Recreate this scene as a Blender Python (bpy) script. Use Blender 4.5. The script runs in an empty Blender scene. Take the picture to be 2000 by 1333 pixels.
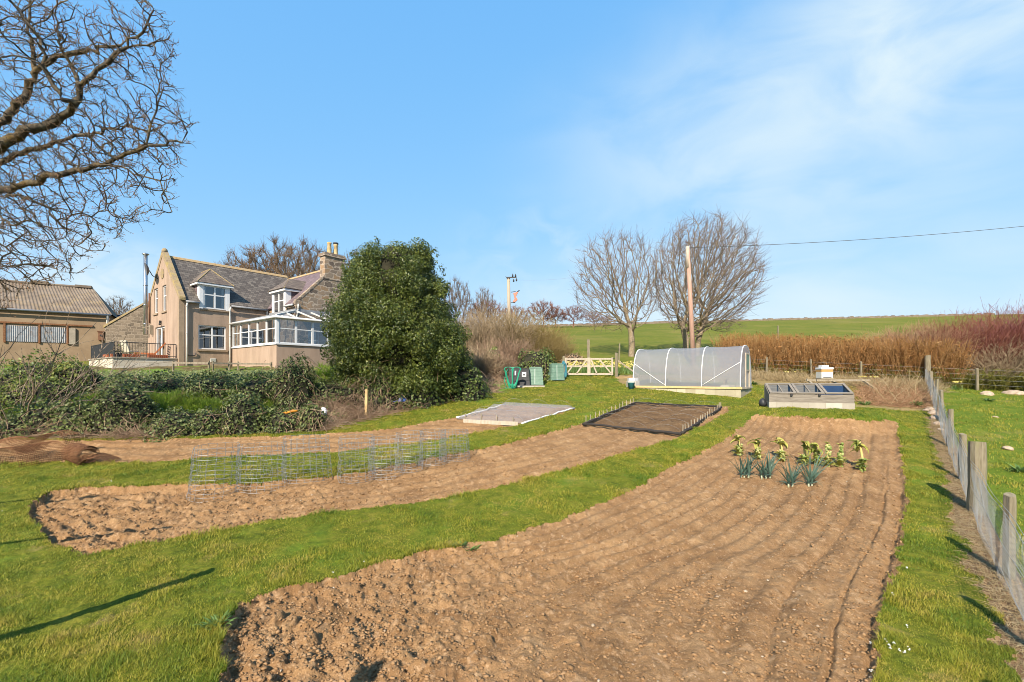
import bpy, math, random
import numpy as np
from mathutils import Vector, Matrix
rad = math.radians
random.seed(7)
RG = np.random.default_rng(11)
SC = bpy.context.scene
COL = SC.collection

# ------------------------------------------------------------------ camera, sky, sun, exposure
F_PX = 889.0          # focal length in pixels of the 2000 px wide photograph
HZ = 735.0            # row of the level horizon
CZ = 3.0              # camera height
cam = bpy.data.objects.new('camera', bpy.data.cameras.new('camera'))
COL.objects.link(cam)
cam.data.sensor_width = 36.0
cam.data.lens = 36.0 * F_PX / 2000.0
cam.data.shift_y = (HZ - 666.5) / 2000.0
cam.location = (0, 0, CZ)
cam.rotation_euler = (rad(90), 0, 0)
cam.data.clip_start = 0.1
cam.data.clip_end = 4000
SC.camera = cam

SUN_AZ = 199.0        # degrees clockwise from +Y: behind the camera, to the left
SUN_EL = 37.0
w = bpy.data.worlds.new('World')
SC.world = w
w.use_nodes = True
nt = w.node_tree
for n in list(nt.nodes): nt.nodes.remove(n)
def N(t, **kw):
    n = nt.nodes.new(t)
    for k, v in kw.items(): setattr(n, k, v)
    return n
sky = N('ShaderNodeTexSky', sky_type='NISHITA')
sky.sun_disc = False
sky.sun_elevation = rad(SUN_EL)
sky.sun_rotation = rad(SUN_AZ)
sky.altitude = 100
sky.air_density = 1.0
sky.dust_density = 0.25
sky.ozone_density = 2.5
bg = N('ShaderNodeBackground'); bg.inputs['Strength'].default_value = 0.118
out = N('ShaderNodeOutputWorld')
# thin wispy cirrus in part of the sky
tc = N('ShaderNodeTexCoord')
def vmath(op, a, b=None):
    n = N('ShaderNodeVectorMath', operation=op)
    nt.links.new(a, n.inputs[0])
    if b is not None:
        if isinstance(b, tuple): n.inputs[1].default_value = b
        else: nt.links.new(b, n.inputs[1])
    return n
def fmath(op, a, b=0.0, clamp=False):
    n = N('ShaderNodeMath', operation=op); n.use_clamp = clamp
    for i, x in enumerate((a, b)):
        if isinstance(x, (int, float)): n.inputs[i].default_value = x
        else: nt.links.new(x, n.inputs[i])
    return n.outputs[0]
def cloud_patch(az, el, cos_in, cos_out, stretch, scale, seed, lo, hi, gain):
    """A wisp of cloud round one direction of the sky: noise inside a soft cone."""
    d = (math.sin(rad(az))*math.cos(rad(el)), math.cos(rad(az))*math.cos(rad(el)), math.sin(rad(el)))
    dv = vmath('SUBTRACT', tc.outputs['Generated'], d)
    mp = N('ShaderNodeMapping'); nt.links.new(dv.outputs[0], mp.inputs['Vector'])
    mp.inputs['Rotation'].default_value = (0, rad(stretch[3]), 0)
    mp.inputs['Scale'].default_value = stretch[:3]
    ln = N('ShaderNodeVectorMath', operation='LENGTH'); nt.links.new(mp.outputs[0], ln.inputs[0])
    mr = N('ShaderNodeMapRange', interpolation_type='SMOOTHERSTEP')
    nt.links.new(ln.outputs['Value'], mr.inputs['Value'])
    mr.inputs['From Min'].default_value = cos_out; mr.inputs['From Max'].default_value = cos_in
    nz = N('ShaderNodeTexNoise'); nz.inputs['Scale'].default_value = scale
    nz.inputs['Detail'].default_value = 6; nz.inputs['Roughness'].default_value = 0.5; nz.inputs['Distortion'].default_value = 0.8
    off = vmath('ADD', mp.outputs[0], (seed, seed*0.7, 0)); nt.links.new(off.outputs[0], nz.inputs['Vector'])
    m2 = N('ShaderNodeMapRange', interpolation_type='SMOOTHSTEP'); nt.links.new(nz.outputs['Fac'], m2.inputs['Value'])
    m2.inputs['From Min'].default_value = lo; m2.inputs['From Max'].default_value = hi
    return fmath('MULTIPLY', fmath('MULTIPLY', mr.outputs['Result'], m2.outputs['Result']), gain)
patches = [
    cloud_patch(33, 25, 0.0, 1.05, (1.6, 1.6, 3.6, 12), 2.2, 3.1, 0.16, 0.70, 0.80),
    cloud_patch(45, 31, 0.0, 1.0, (3.2, 3.2, 6.5, 25), 2.0, 8.2, 0.22, 0.72, 0.62),
    cloud_patch(28, 8, 0.0, 1.05, (1.3, 1.3, 4.6, 0), 2.0, 1.2, 0.12, 0.72, 0.78),
    cloud_patch(3, 15, 0.0, 1.0, (3.6, 3.6, 6.0, 40), 3.0, 5.5, 0.35, 0.75, 0.3),
    cloud_patch(-41, 8, 0.0, 1.0, (4.2, 4.2, 7.0, 0), 3.0, 9.4, 0.15, 0.62, 0.85),
]
acc = patches[0]
for p_ in patches[1:]: acc = fmath('ADD', acc, p_, clamp=True)
# the clear saturated blue of the day: each channel of the sky texture graded by a power and a gain
sx = N('ShaderNodeSeparateColor'); nt.links.new(sky.outputs['Color'], sx.inputs[0])
gm = N('ShaderNodeCombineColor')
for i_, (e_, c_) in enumerate(((.63, .97), (.31, 1.98), (.10, 3.72))):
    nt.links.new(fmath('MULTIPLY', fmath('POWER', sx.outputs[i_], e_), c_), gm.inputs[i_])
mix = N('ShaderNodeMixRGB'); nt.links.new(acc, mix.inputs['Fac'])
nt.links.new(gm.outputs[0], mix.inputs['Color1'])
mix.inputs['Color2'].default_value = (3.35, 3.95, 4.2, 1)
nt.links.new(mix.outputs['Color'], bg.inputs['Color'])
nt.links.new(bg.outputs[0], out.inputs['Surface'])

sd = bpy.data.lights.new('sun', 'SUN'); sd.energy = 5.0; sd.angle = rad(0.5); sd.color = (1.0, 0.88, 0.72)
sun = bpy.data.objects.new('sun', sd); COL.objects.link(sun)
SDIR = Vector((math.sin(rad(SUN_AZ))*math.cos(rad(SUN_EL)), math.cos(rad(SUN_AZ))*math.cos(rad(SUN_EL)), math.sin(rad(SUN_EL))))
sun.rotation_euler = SDIR.to_track_quat('Z', 'Y').to_euler()
SC.view_settings.view_transform = 'Standard'
SC.view_settings.look = 'None'
SC.view_settings.exposure = 1.0
SC.view_settings.gamma = 1.0
SC.view_settings.use_curve_mapping = False
SC.cycles.filter_width = 0.95
SC.cycles.max_bounces = 6
SC.cycles.transparent_max_bounces = 24
SC.cycles.caustics_reflective = False
SC.cycles.caustics_refractive = False

# ------------------------------------------------------------------ noise
def _hash(ix, iy, seed):
    h = (ix.astype(np.int64)*374761393 + iy.astype(np.int64)*668265263 + seed*974711) & 0xffffffff
    h = ((h ^ (h >> 13)) * 1274126177) & 0xffffffff
    return ((h ^ (h >> 16)) & 0xffff) / 65535.0
def vnoise(x, y, seed=0):
    ix = np.floor(x); iy = np.floor(y); fx = x-ix; fy = y-iy
    fx = fx*fx*(3-2*fx); fy = fy*fy*(3-2*fy)
    a = _hash(ix, iy, seed); b = _hash(ix+1, iy, seed); c = _hash(ix, iy+1, seed); d = _hash(ix+1, iy+1, seed)
    return (a*(1-fx)+b*fx)*(1-fy)+(c*(1-fx)+d*fx)*fy - 0.5
def fbm(x, y, seed=0, octv=4):
    s = 0; a = 1.0
    for i in range(octv):
        s = s + a*vnoise(x*2**i+i*17.3, y*2**i+i*9.1, seed+i); a *= 0.5
    return s
def clods(x, y, s, seed, prob):
    """Rounded lumps, one per cell of size s at most, as a height."""
    X = x/s; Y = y/s; ix = np.floor(X); iy = np.floor(Y); best = np.zeros_like(x)
    for dx in (-1, 0, 1):
        for dy in (-1, 0, 1):
            cx = ix+dx; cy = iy+dy
            px_ = cx+_hash(cx, cy, seed); py_ = cy+_hash(cx, cy, seed+1)
            r = 0.22+0.42*_hash(cx, cy, seed+2); on = _hash(cx, cy, seed+3) < prob
            st = 0.6+0.8*_hash(cx, cy, seed+4)
            d2 = (((X-px_)*st)**2+((Y-py_)/st)**2)/(r*r)
            h = np.where(on & (d2 < 1), np.sqrt(np.clip(1-d2, 0, 1))*r, 0)
            best = np.maximum(best, h)
    return best*s
def sstep(t):
    t = np.clip(t, 0, 1); return t*t*(3-2*t)

# ------------------------------------------------------------------ terrain
_ty = np.array([-60, 0, 4, 6.5, 9, 11, 13.6, 16.7, 18, 21, 24.2, 27, 29, 33, 60, 105, 118, 160, 400, 3000.])
_th = np.array([3.4, 3.0, 2.93, 2.86, 2.75, 2.5, 2.14, 1.64, 1.42, .96, .60, .24, 0, -.62, -4.65, -11.4, -12.6, -12.2, 4, 60.])
_tt = np.concatenate([np.arange(-60, 125, .05), np.arange(125, 3000, 2.0)])
_thh = np.interp(_tt, _ty, _th)
_k = np.ones(41)/41
_n1 = int((125+60)/.05)
_seg = _thh[:_n1].copy()
for _ in range(2): _seg[20:-20] = np.convolve(_seg, _k, 'valid')
_thh[:_n1] = _seg
def base_z(x, y):
    x = np.asarray(x, float); y = np.asarray(y, float)
    z = CZ-np.interp(y, _tt, _thh)
    k = 1-sstep((np.hypot((x-11.7)/1.25, y-17.7)-1.5)/1.2)   # levelled ground under the cold frame
    z = z+k*(CZ-1.255-z)
    return z + 0.026*np.clip(x-5, -40, 130)*sstep((y-30)/75.0)
def solve_ground(px, py, fn):
    k = (px-1000)/F_PX; m = (HZ-py)/F_PX
    Y = np.concatenate([np.arange(2.0, 60, .01), np.arange(60, 200, .1)])
    d = (CZ+m*Y) - fn(k*Y, Y)
    i = np.argmax(d <= 0)
    if d[i] > 0: i = len(Y)-1
    return (k*Y[i], Y[i])
HEDGE_PX = [(-400, 852), (-200, 850), (0, 846), (300, 853), (620, 838), (720, 812), (830, 788), (960, 768), (1040, 754), (1100, 738)]
HEDGE = np.array([solve_ground(a, b, base_z) for a, b in HEDGE_PX])
PAD = 3.56
def hedge_d(x, y):
    return (np.asarray(y, float)-np.interp(x, HEDGE[:, 0], HEDGE[:, 1]))*0.85
def G(x, y):
    x = np.asarray(x, float); y = np.asarray(y, float)
    b = base_z(x, y)
    hd = hedge_d(x, y); kx = 1-sstep((x+3.0)/5.0)
    z = b + sstep((hd-0.3)/5.0)*kx*np.maximum(0, 2.95-b)
    return z + sstep((hd-5.5)/4.5)*kx*np.maximum(0, PAD-z)
def g(x, y): return float(G(x, y))
def GP(px, py):
    x, y = solve_ground(px, py, G); return Vector((x, y, g(x, y)))
def PT(px, py, Y): return Vector(((px-1000)/F_PX*Y, Y, CZ+(HZ-py)/F_PX*Y))
def on_px(px, Y):
    x = (px-1000)/F_PX*Y; return Vector((x, Y, g(x, Y)))

# ------------------------------------------------------------------ materials
def new_mat(name):
    m = bpy.data.materials.new(name); m.use_nodes = True
    t = m.node_tree
    return m, t, t.nodes['Principled BSDF'], t.nodes['Material Output']
def setp(b, **kw):
    for k, v in kw.items():
        k = k.replace('_', ' ')
        if k in b.inputs: b.inputs[k].default_value = v
def c4(c): return (c[0], c[1], c[2], 1)
ALB = 0.82            # one scale for every base colour
def ramp(t, stops, fac):
    r = t.nodes.new('ShaderNodeValToRGB')
    el = r.color_ramp.elements
    while len(el) < len(stops): el.new(0.5)
    for e, (p, c) in zip(el, stops): e.position = p; e.color = c4([q*ALB for q in c])
    t.links.new(fac, r.inputs['Fac']); return r.outputs['Color']
def noise(t, vec, scale, detail=4, rough=0.55, dist=0.0):
    n = t.nodes.new('ShaderNodeTexNoise')
    n.inputs['Scale'].default_value = scale; n.inputs['Detail'].default_value = detail
    n.inputs['Roughness'].default_value = rough; n.inputs['Distortion'].default_value = dist
    if vec is not None: t.links.new(vec, n.inputs['Vector'])
    return n.outputs['Fac']
def mixc(t, a, b, fac, mode='MIX'):
    n = t.nodes.new('ShaderNodeMixRGB'); n.blend_type = mode
    for s, x in (('Color1', a), ('Color2', b), ('Fac', fac)):
        if isinstance(x, (int, float)): n.inputs[s].default_value = x
        elif isinstance(x, tuple): n.inputs[s].default_value = c4(x)
        else: t.links.new(x, n.inputs[s])
    return n.outputs['Color']
def tmath(t, op, a, b=0.0, clamp=False):
    n = t.nodes.new('ShaderNodeMath'); n.operation = op; n.use_clamp = clamp
    for i, x in enumerate((a, b)):
        if isinstance(x, (int, float)): n.inputs[i].default_value = x
        else: t.links.new(x, n.inputs[i])
    return n.outputs[0]
def bump(t, b, h, strength, dist):
    n = t.nodes.new('ShaderNodeBump'); n.inputs['Strength'].default_value = strength; n.inputs['Distance'].default_value = dist
    t.links.new(h, n.inputs['Height']); t.links.new(n.outputs['Normal'], b.inputs['Normal'])
def pos(t): return t.nodes.new('ShaderNodeNewGeometry').outputs['Position']
def objc(t): return t.nodes.new('ShaderNodeTexCoord').outputs['Object']
def scaled(t, v, s):
    n = t.nodes.new('ShaderNodeMapping'); n.inputs['Scale'].default_value = s; t.links.new(v, n.inputs['Vector']); return n.outputs[0]
def speckle_mat(name, cols, scale=6.0, rough=0.8, bstr=0.3, bscale=40.0, bdist=0.01, metal=0.0, stretch=None, spec=0.3, dirt=None, space='pos'):
    m, t, b, o = new_mat(name)
    v = pos(t) if space == 'pos' else objc(t)
    if stretch: v = scaled(t, v, stretch)
    n = noise(t, v, scale, 6, 0.6)
    k = len(cols); st = [(0.28+0.44*i/max(1, k-1), c) for i, c in enumerate(cols)]
    c = ramp(t, st, n)
    if dirt:
        d = noise(t, v, dirt[1], 5, 0.65, 0.5)
        f = t.nodes.new('ShaderNodeMapRange'); t.links.new(d, f.inputs['Value'])
        f.inputs['From Min'].default_value = 0.5; f.inputs['From Max'].default_value = 0.72
        f.inputs['To Max'].default_value = dirt[2]
        c = mixc(t, c, dirt[0], f.outputs[0])
    t.links.new(c, b.inputs['Base Color'])
    setp(b, Roughness=rough, Metallic=metal); b.inputs['Specular IOR Level'].default_value = spec
    if bstr: bump(t, b, noise(t, v, bscale, 3, 0.6), bstr, bdist)
    return m
def leaf_mat(name, cols, rough=0.4, trans=0.25, spec=0.4):
    """Leaf colours picked per leaf by the face attribute rnd, with larger drifts of tone through the plant."""
    m, t, b, o = new_mat(name)
    a = t.nodes.new('ShaderNodeAttribute'); a.attribute_name = 'rnd'
    n = noise(t, pos(t), 1.3, 3)
    f = tmath(t, 'ADD', tmath(t, 'MULTIPLY', a.outputs['Fac'], 0.75), tmath(t, 'MULTIPLY', tmath(t, 'SUBTRACT', n, 0.38), 0.9), True)
    k = len(cols)
    c = ramp(t, [(i/(k-1), x) for i, x in enumerate(cols)], f)
    t.links.new(c, b.inputs['Base Color']); setp(b, Roughness=rough); b.inputs['Specular IOR Level'].default_value = spec
    if trans:
        tr = t.nodes.new('ShaderNodeBsdfTranslucent'); t.links.new(mixc(t, c, (0.9, 1.0, 0.3), 0.25), tr.inputs['Color'])
        ms = t.nodes.new('ShaderNodeMixShader'); ms.inputs[0].default_value = trans
        t.links.new(b.outputs[0], ms.inputs[1]); t.links.new(tr.outputs[0], ms.inputs[2]); t.links.new(ms.outputs[0], o.inputs['Surface'])
    return m
def sheer_mat(name, col, alpha, rough=0.4, spec=0.5, trans=0.0, nscale=0.0, namp=0.0, bstr=0.0, bscale=3.0):
    """Thin see-through sheet: part transparent, part diffuse film."""
    m, t, b, o = new_mat(name)
    setp(b, Base_Color=c4(col), Roughness=rough); b.inputs['Specular IOR Level'].default_value = spec
    tp = t.nodes.new('ShaderNodeBsdfTransparent'); ms = t.nodes.new('ShaderNodeMixShader')
    sh = b.outputs[0]
    if trans:
        tr = t.nodes.new('ShaderNodeBsdfTranslucent'); tr.inputs['Color'].default_value = c4(col)
        m3 = t.nodes.new('ShaderNodeMixShader'); m3.inputs[0].default_value = trans
        t.links.new(sh, m3.inputs[1]); t.links.new(tr.outputs[0], m3.inputs[2]); sh = m3.outputs[0]
    ms.inputs[0].default_value = alpha
    if namp:
        n = noise(t, pos(t), nscale, 5)
        t.links.new(tmath(t, 'ADD', alpha-namp*0.5, tmath(t, 'MULTIPLY', n, namp), True), ms.inputs[0])
    if bstr: bump(t, b, noise(t, pos(t), bscale, 4, 0.6, 1.0), bstr, 0.05)
    t.links.new(tp.outputs[0], ms.inputs[1]); t.links.new(sh, ms.inputs[2]); t.links.new(ms.outputs[0], o.inputs['Surface'])
    return m
def glass_mat(name, alpha=0.5, fres=1.6):
    m, t, b, o = new_mat(name)
    tp = t.nodes.new('ShaderNodeBsdfTransparent'); tp.inputs['Color'].default_value = (0.86, 0.9, 0.92, 1)
    gl = t.nodes.new('ShaderNodeBsdfGlossy'); gl.inputs['Roughness'].default_value = 0.02
    fr = t.nodes.new('ShaderNodeFresnel'); fr.inputs['IOR'].default_value = 1.5
    f = tmath(t, 'ADD', tmath(t, 'MULTIPLY', fr.outputs[0], fres), alpha, True)
    bump_n = t.nodes.new('ShaderNodeBump'); bump_n.inputs['Strength'].default_value = 0.05; bump_n.inputs['Distance'].default_value = 0.02
    t.links.new(noise(t, pos(t), 2.5, 1), bump_n.inputs['Height']); t.links.new(bump_n.outputs[0], gl.inputs['Normal'])
    ms = t.nodes.new('ShaderNodeMixShader'); t.links.new(f, ms.inputs[0])
    t.links.new(tp.outputs[0], ms.inputs[1]); t.links.new(gl.outputs[0], ms.inputs[2]); t.links.new(ms.outputs[0], o.inputs['Surface'])
    return m

# ------------------------------------------------------------------ mesh helpers
def np_mesh(name, V, Fs, mat=None, rnd=None, smooth=False):
    """Mesh from arrays: V (n,3); Fs one (m,k) array or a list of them."""
    if not isinstance(Fs, (list, tuple)): Fs = [Fs]
    Fs = [np.asarray(f, np.int32) for f in Fs if len(f)]
    me = bpy.data.meshes.new(name)
    V = np.ascontiguousarray(V, np.float32)
    me.vertices.add(len(V)); me.vertices.foreach_set('co', V.ravel())
    lv = np.concatenate([f.ravel() for f in Fs]); tot = np.concatenate([np.full(len(f), f.shape[1], np.int32) for f in Fs])
    me.loops.add(len(lv)); me.loops.foreach_set('vertex_index', lv)
    me.polygons.add(len(tot)); st = np.concatenate([[0], np.cumsum(tot)[:-1]]).astype(np.int32)
    me.polygons.foreach_set('loop_start', st); me.polygons.foreach_set('loop_total', tot)
    if smooth: me.polygons.foreach_set('use_smooth', np.ones(len(tot), bool))
    if rnd is not None:
        at = me.attributes.new('rnd', 'FLOAT', 'FACE'); at.data.foreach_set('value', np.asarray(rnd, np.float32))
    me.update(calc_edges=True)
    if mat: me.materials.append(mat)
    return me
def put(name, me, parent=None, loc=None, world=False):
    """Link a mesh as one object; world=True when its coordinates are world ones and its parent is an unturned Empty."""
    o = bpy.data.objects.new(name, me); COL.objects.link(o)
    if parent is not None:
        o.parent = parent
        if world: o.location = -parent.location
    elif loc is not None: o.location = loc
    return o
def tag(o, label=None, cat=None, group=None, kind=None):
    if label: o['label'] = label
    if cat: o['category'] = cat
    if group: o['group'] = group
    if kind: o['kind'] = kind
    return o
def thing(name, label, cat, loc=(0, 0, 0), rz=0.0, group=None):
    o = bpy.data.objects.new(name, None); COL.objects.link(o); o.empty_display_size = 0.2
    o.location = loc; o.rotation_euler = (0, 0, rz)
    return tag(o, label, cat, group)
def copy_tree(o, parent=None):
    c = o.copy(); COL.objects.link(c)
    if parent is not None: c.parent = parent
    for ch in o.children: copy_tree(ch, c)
    return c
class MB:
    """Collects shapes into one mesh."""
    def __init__(self): self.v = []; self.f = []; self.n = 0
    def add(self, vs, fs):
        self.v += [tuple(x) for x in vs]; self.f += [tuple(i+self.n for i in q) for q in fs]; self.n += len(vs); return self
    def box(self, x0, x1, y0, y1, z0, z1):
        return self.add([(x0,y0,z0),(x1,y0,z0),(x1,y1,z0),(x0,y1,z0),(x0,y0,z1),(x1,y0,z1),(x1,y1,z1),(x0,y1,z1)],
            [(0,3,2,1),(4,5,6,7),(0,1,5,4),(1,2,6,5),(2,3,7,6),(3,0,4,7)])
    def bar(self, p0, p1, w, h, up=(0, 0, 1)):
        p0 = Vector(p0); p1 = Vector(p1); d = (p1-p0).normalized(); up = Vector(up)
        s = d.cross(up)
        if s.length < 1e-4: s = d.cross(Vector((1, 0, 0)))
        s.normalize(); u = s.cross(d).normalized(); vs = []
        for p in (p0, p1):
            for a, b in ((-1,-1),(1,-1),(1,1),(-1,1)): vs.append(p+s*(a*w/2)+u*(b*h/2))
        return self.add(vs, [(0,1,2,3),(7,6,5,4),(0,4,5,1),(1,5,6,2),(2,6,7,3),(3,7,4,0)])
    def tube(self, pts, r, n=6, caps=True):
        pts = [Vector(p) for p in pts]; k = len(pts); rs = r if isinstance(r, (list, tuple)) else [r]*k
        vs = []; ref = None
        for i, p in enumerate(pts):
            d = (pts[min(i+1, k-1)]-pts[max(i-1, 0)]).normalized()
            if ref is None: ref = d.orthogonal().normalized()
            s = (ref-d*ref.dot(d)); s = s.normalized() if s.length > 1e-5 else d.orthogonal().normalized()
            ref = s; u = d.cross(s)
            for j in range(n):
                a = 2*math.pi*j/n; vs.append(p+(s*math.cos(a)+u*math.sin(a))*rs[i])
        fs = [(i*n+j, i*n+(j+1)%n, (i+1)*n+(j+1)%n, (i+1)*n+j) for i in range(k-1) for j in range(n)]
        if caps: fs += [tuple(range(n-1, -1, -1)), tuple(range((k-1)*n, k*n))]
        return self.add(vs, fs)
    def poly(self, pts): return self.add(pts, [tuple(range(len(pts)))])
    def prism(self, pts, d):
        """Outline pts pushed along vector d."""
        d = Vector(d); n = len(pts); a = [Vector(p) for p in pts]; b = [p+d for p in a]
        return self.add(a+b, [tuple(range(n-1, -1, -1)), tuple(range(n, 2*n))]+[(i, (i+1)%n, n+(i+1)%n, n+i) for i in range(n)])
    def slab(self, quad, t):
        """A quad thickened downwards along its normal by t."""
        q = [Vector(p) for p in quad]; nrm = (q[1]-q[0]).cross(q[2]-q[0]).normalized()
        return self.prism(q, nrm*(-t))
    def lathe(self, prof, c, n=14):
        vs = []; c = Vector(c)
        for r, z in prof:
            for j in range(n):
                a = 2*math.pi*j/n; vs.append(c+Vector((r*math.cos(a), r*math.sin(a), z)))
        k = len(prof)
        fs = [(i*n+j, i*n+(j+1)%n, (i+1)*n+(j+1)%n, (i+1)*n+j) for i in range(k-1) for j in range(n)]
        fs += [tuple(range(n-1, -1, -1)), tuple(range((k-1)*n, k*n))]
        return self.add(vs, fs)
    def wobble(self, amp, scale=6.0, seed=0):
        out = []
        for (x, y, z) in self.v:
            a = np.array([x*scale+z*3.1]); b = np.array([y*scale-z*2.3])
            out.append((x+amp*float(vnoise(a, b, seed)[0]), y+amp*float(vnoise(a+7, b, seed)[0]), z+amp*float(vnoise(a, b+9, seed)[0])))
        self.v = out; return self
    def build(self, name, mat, parent=None, smooth=False, bevel=0.0, world=False):
        me = bpy.data.meshes.new(name); me.from_pydata(self.v, [], self.f); me.validate(); me.update()
        if smooth: me.polygons.foreach_set('use_smooth', np.ones(len(me.polygons), bool))
        if mat: me.materials.append(mat)
        o = put(name, me, parent, None, world)
        if bevel:
            bv = o.modifiers.new('bevel', 'BEVEL'); bv.width = bevel; bv.segments = 2; bv.limit_method = 'ANGLE'
        return o
def strands(P, R, sides=3):
    """Thin tapered stems. P (n,k,3) points, R (n,k) radii -> V, F."""
    n, k, _ = P.shape
    T = np.gradient(P, axis=1); T /= np.linalg.norm(T, axis=2, keepdims=True)+1e-9
    ref = np.where(np.abs(T[..., 2:3]) > 0.9, np.array([1., 0, 0]), np.array([0, 0, 1.]))
    S = np.cross(T, ref); S /= np.linalg.norm(S, axis=2, keepdims=True)+1e-9
    U = np.cross(S, T); vs = []
    for j in range(sides):
        a = 2*math.pi*j/sides; vs.append(P+(S*math.cos(a)+U*math.sin(a))*R[..., None])
    V = np.stack(vs, axis=2).reshape(-1, 3)
    idx = np.arange(n*k*sides).reshape(n, k, sides)
    fs = []
    for j in range(sides):
        j2 = (j+1) % sides
        fs.append(np.stack([idx[:, :-1, j], idx[:, :-1, j2], idx[:, 1:, j2], idx[:, 1:, j]], axis=-1).reshape(-1, 4))
    return V, np.concatenate(fs)
def rdirs(n, rng=RG):
    d = rng.normal(size=(n, 3)); return d/(np.linalg.norm(d, axis=1, keepdims=True)+1e-9)
def leaf_quads(C, Nn, S, rng=RG, jitter=0.7, aspect=0.62):
    """One folded leaf per centre: C (n,3), normals Nn, sizes S."""
    n = len(C); S = np.broadcast_to(S, (n,))
    Nn = Nn+rdirs(n, rng)*jitter; Nn /= np.linalg.norm(Nn, axis=1, keepdims=True)+1e-9
    T = np.cross(Nn, rdirs(n, rng)); T /= np.linalg.norm(T, axis=1, keepdims=True)+1e-9
    B = np.cross(Nn, T); s = S[:, None]
    base = C-T*s*0.5; tip = C+T*s*0.5-Nn*s*0.12
    l = C+B*s*aspect*0.5+Nn*s*0.10-T*s*0.08; r = C-B*s*aspect*0.5+Nn*s*0.10-T*s*0.08
    V = np.stack([base, l, tip, r], axis=1).reshape(-1, 3)
    q = np.arange(n)[:, None]*4
    return V, np.concatenate([q+np.array([[0, 1, 2]]), q+np.array([[0, 2, 3]])])
def leaf_mesh(name, C, Nn, S, mat, rng=RG, jitter=0.7, aspect=0.62):
    V, Fq = leaf_quads(C, Nn, S, rng, jitter, aspect)
    r = rng.random(len(C)); return np_mesh(name, V, Fq, mat, np.concatenate([r, r]))

# ------------------------------------------------------------------ ground sheets
M = {}
def ground_mat(name, cols, scale, bstr, patches=None, fine=(60, 0.35), rough=0.95):
    m, t, b, o = new_mat(name); v = pos(t)
    n = noise(t, v, scale, 6, 0.62, 0.3)
    k = len(cols); c = ramp(t, [(0.3+0.4*i/(k-1), x) for i, x in enumerate(cols)], n)
    f = noise(t, v, fine[0], 3, 0.7)
    c = mixc(t, c, mixc(t, c, (0.0, 0.0, 0.0), 0.45), tmath(t, 'MULTIPLY', tmath(t, 'SUBTRACT', 0.62, f, True), fine[1]*6, True))
    for col, sc, lo, hi, amt in (patches or []):
        q = noise(t, v, sc, 5, 0.6, 0.4); mr = t.nodes.new('ShaderNodeMapRange'); t.links.new(q, mr.inputs['Value'])
        mr.inputs['From Min'].default_value = lo; mr.inputs['From Max'].default_value = hi; mr.inputs['To Max'].default_value = amt
        c = mixc(t, c, col, mr.outputs[0])
    t.links.new(c, b.inputs['Base Color']); setp(b, Roughness=rough); b.inputs['Specular IOR Level'].default_value = 0.1
    if bstr: bump(t, b, noise(t, v, fine[0]*0.7, 4, 0.7), bstr, 0.02)
    return m
M['lawn'] = ground_mat('lawn', [(0.06, 0.085, 0.009), (0.13, 0.15, 0.015), (0.21, 0.195, 0.028)], 3.5, 0.9, [((0.24, 0.17, 0.07), 1.3, 0.60, 0.72, 0.7), ((0.085, 0.14, 0.014), 0.5, 0.52, 0.66, 0.7)], (30, 0.45))
M['pasture'] = ground_mat('pasture', [(0.075, 0.125, 0.012), (0.11, 0.16, 0.016), (0.165, 0.185, 0.026)], 1.1, 0.8, [((0.20, 0.155, 0.05), 0.9, 0.56, 0.70, 0.7)], (22, 0.3))
M['soil'] = ground_mat('soil', [(0.24, 0.134, 0.060), (0.335, 0.195, 0.092), (0.415, 0.257, 0.127)], 1.6, 0.9, [((0.15, 0.083, 0.040), 2.2, 0.50, 0.68, 0.65), ((0.12, 0.066, 0.032), 15.0, 0.54, 0.66, 0.65), ((0.39, 0.26, 0.15), 9.0, 0.55, 0.68, 0.6), ((0.42, 0.29, 0.175), 30.0, 0.58, 0.68, 0.7)], (70, 0.45))
M['dirt'] = ground_mat('dirt', [(0.19, 0.115, 0.058), (0.28, 0.175, 0.095), (0.35, 0.24, 0.14)], 4.0, 0.8, None, (40, 0.35))
M['bank'] = ground_mat('bank_soil', [(0.06, 0.055, 0.024), (0.12, 0.095, 0.04), (0.22, 0.16, 0.085)], 2.0, 0.8, [((0.10, 0.18, 0.02), 0.5, 0.5, 0.6, 0.9)], (20, 0.3))
M['verge'] = ground_mat('verge', [(0.22, 0.17, 0.07), (0.30, 0.22, 0.10), (0.17, 0.18, 0.035)], 1.3, 0.8, [((0.42, 0.25, 0.12), 0.9, 0.55, 0.7, 0.6)], (25, 0.3))
M['field'] = ground_mat('field', [(0.105, 0.135, 0.016), (0.14, 0.16, 0.020), (0.18, 0.175, 0.03)], 0.25, 0.5, [((0.19, 0.155, 0.045), 0.08, 0.5, 0.7, 0.6), ((0.20, 0.16, 0.05), 0.9, 0.55, 0.7, 0.4)], (3.0, 0.3))

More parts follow.
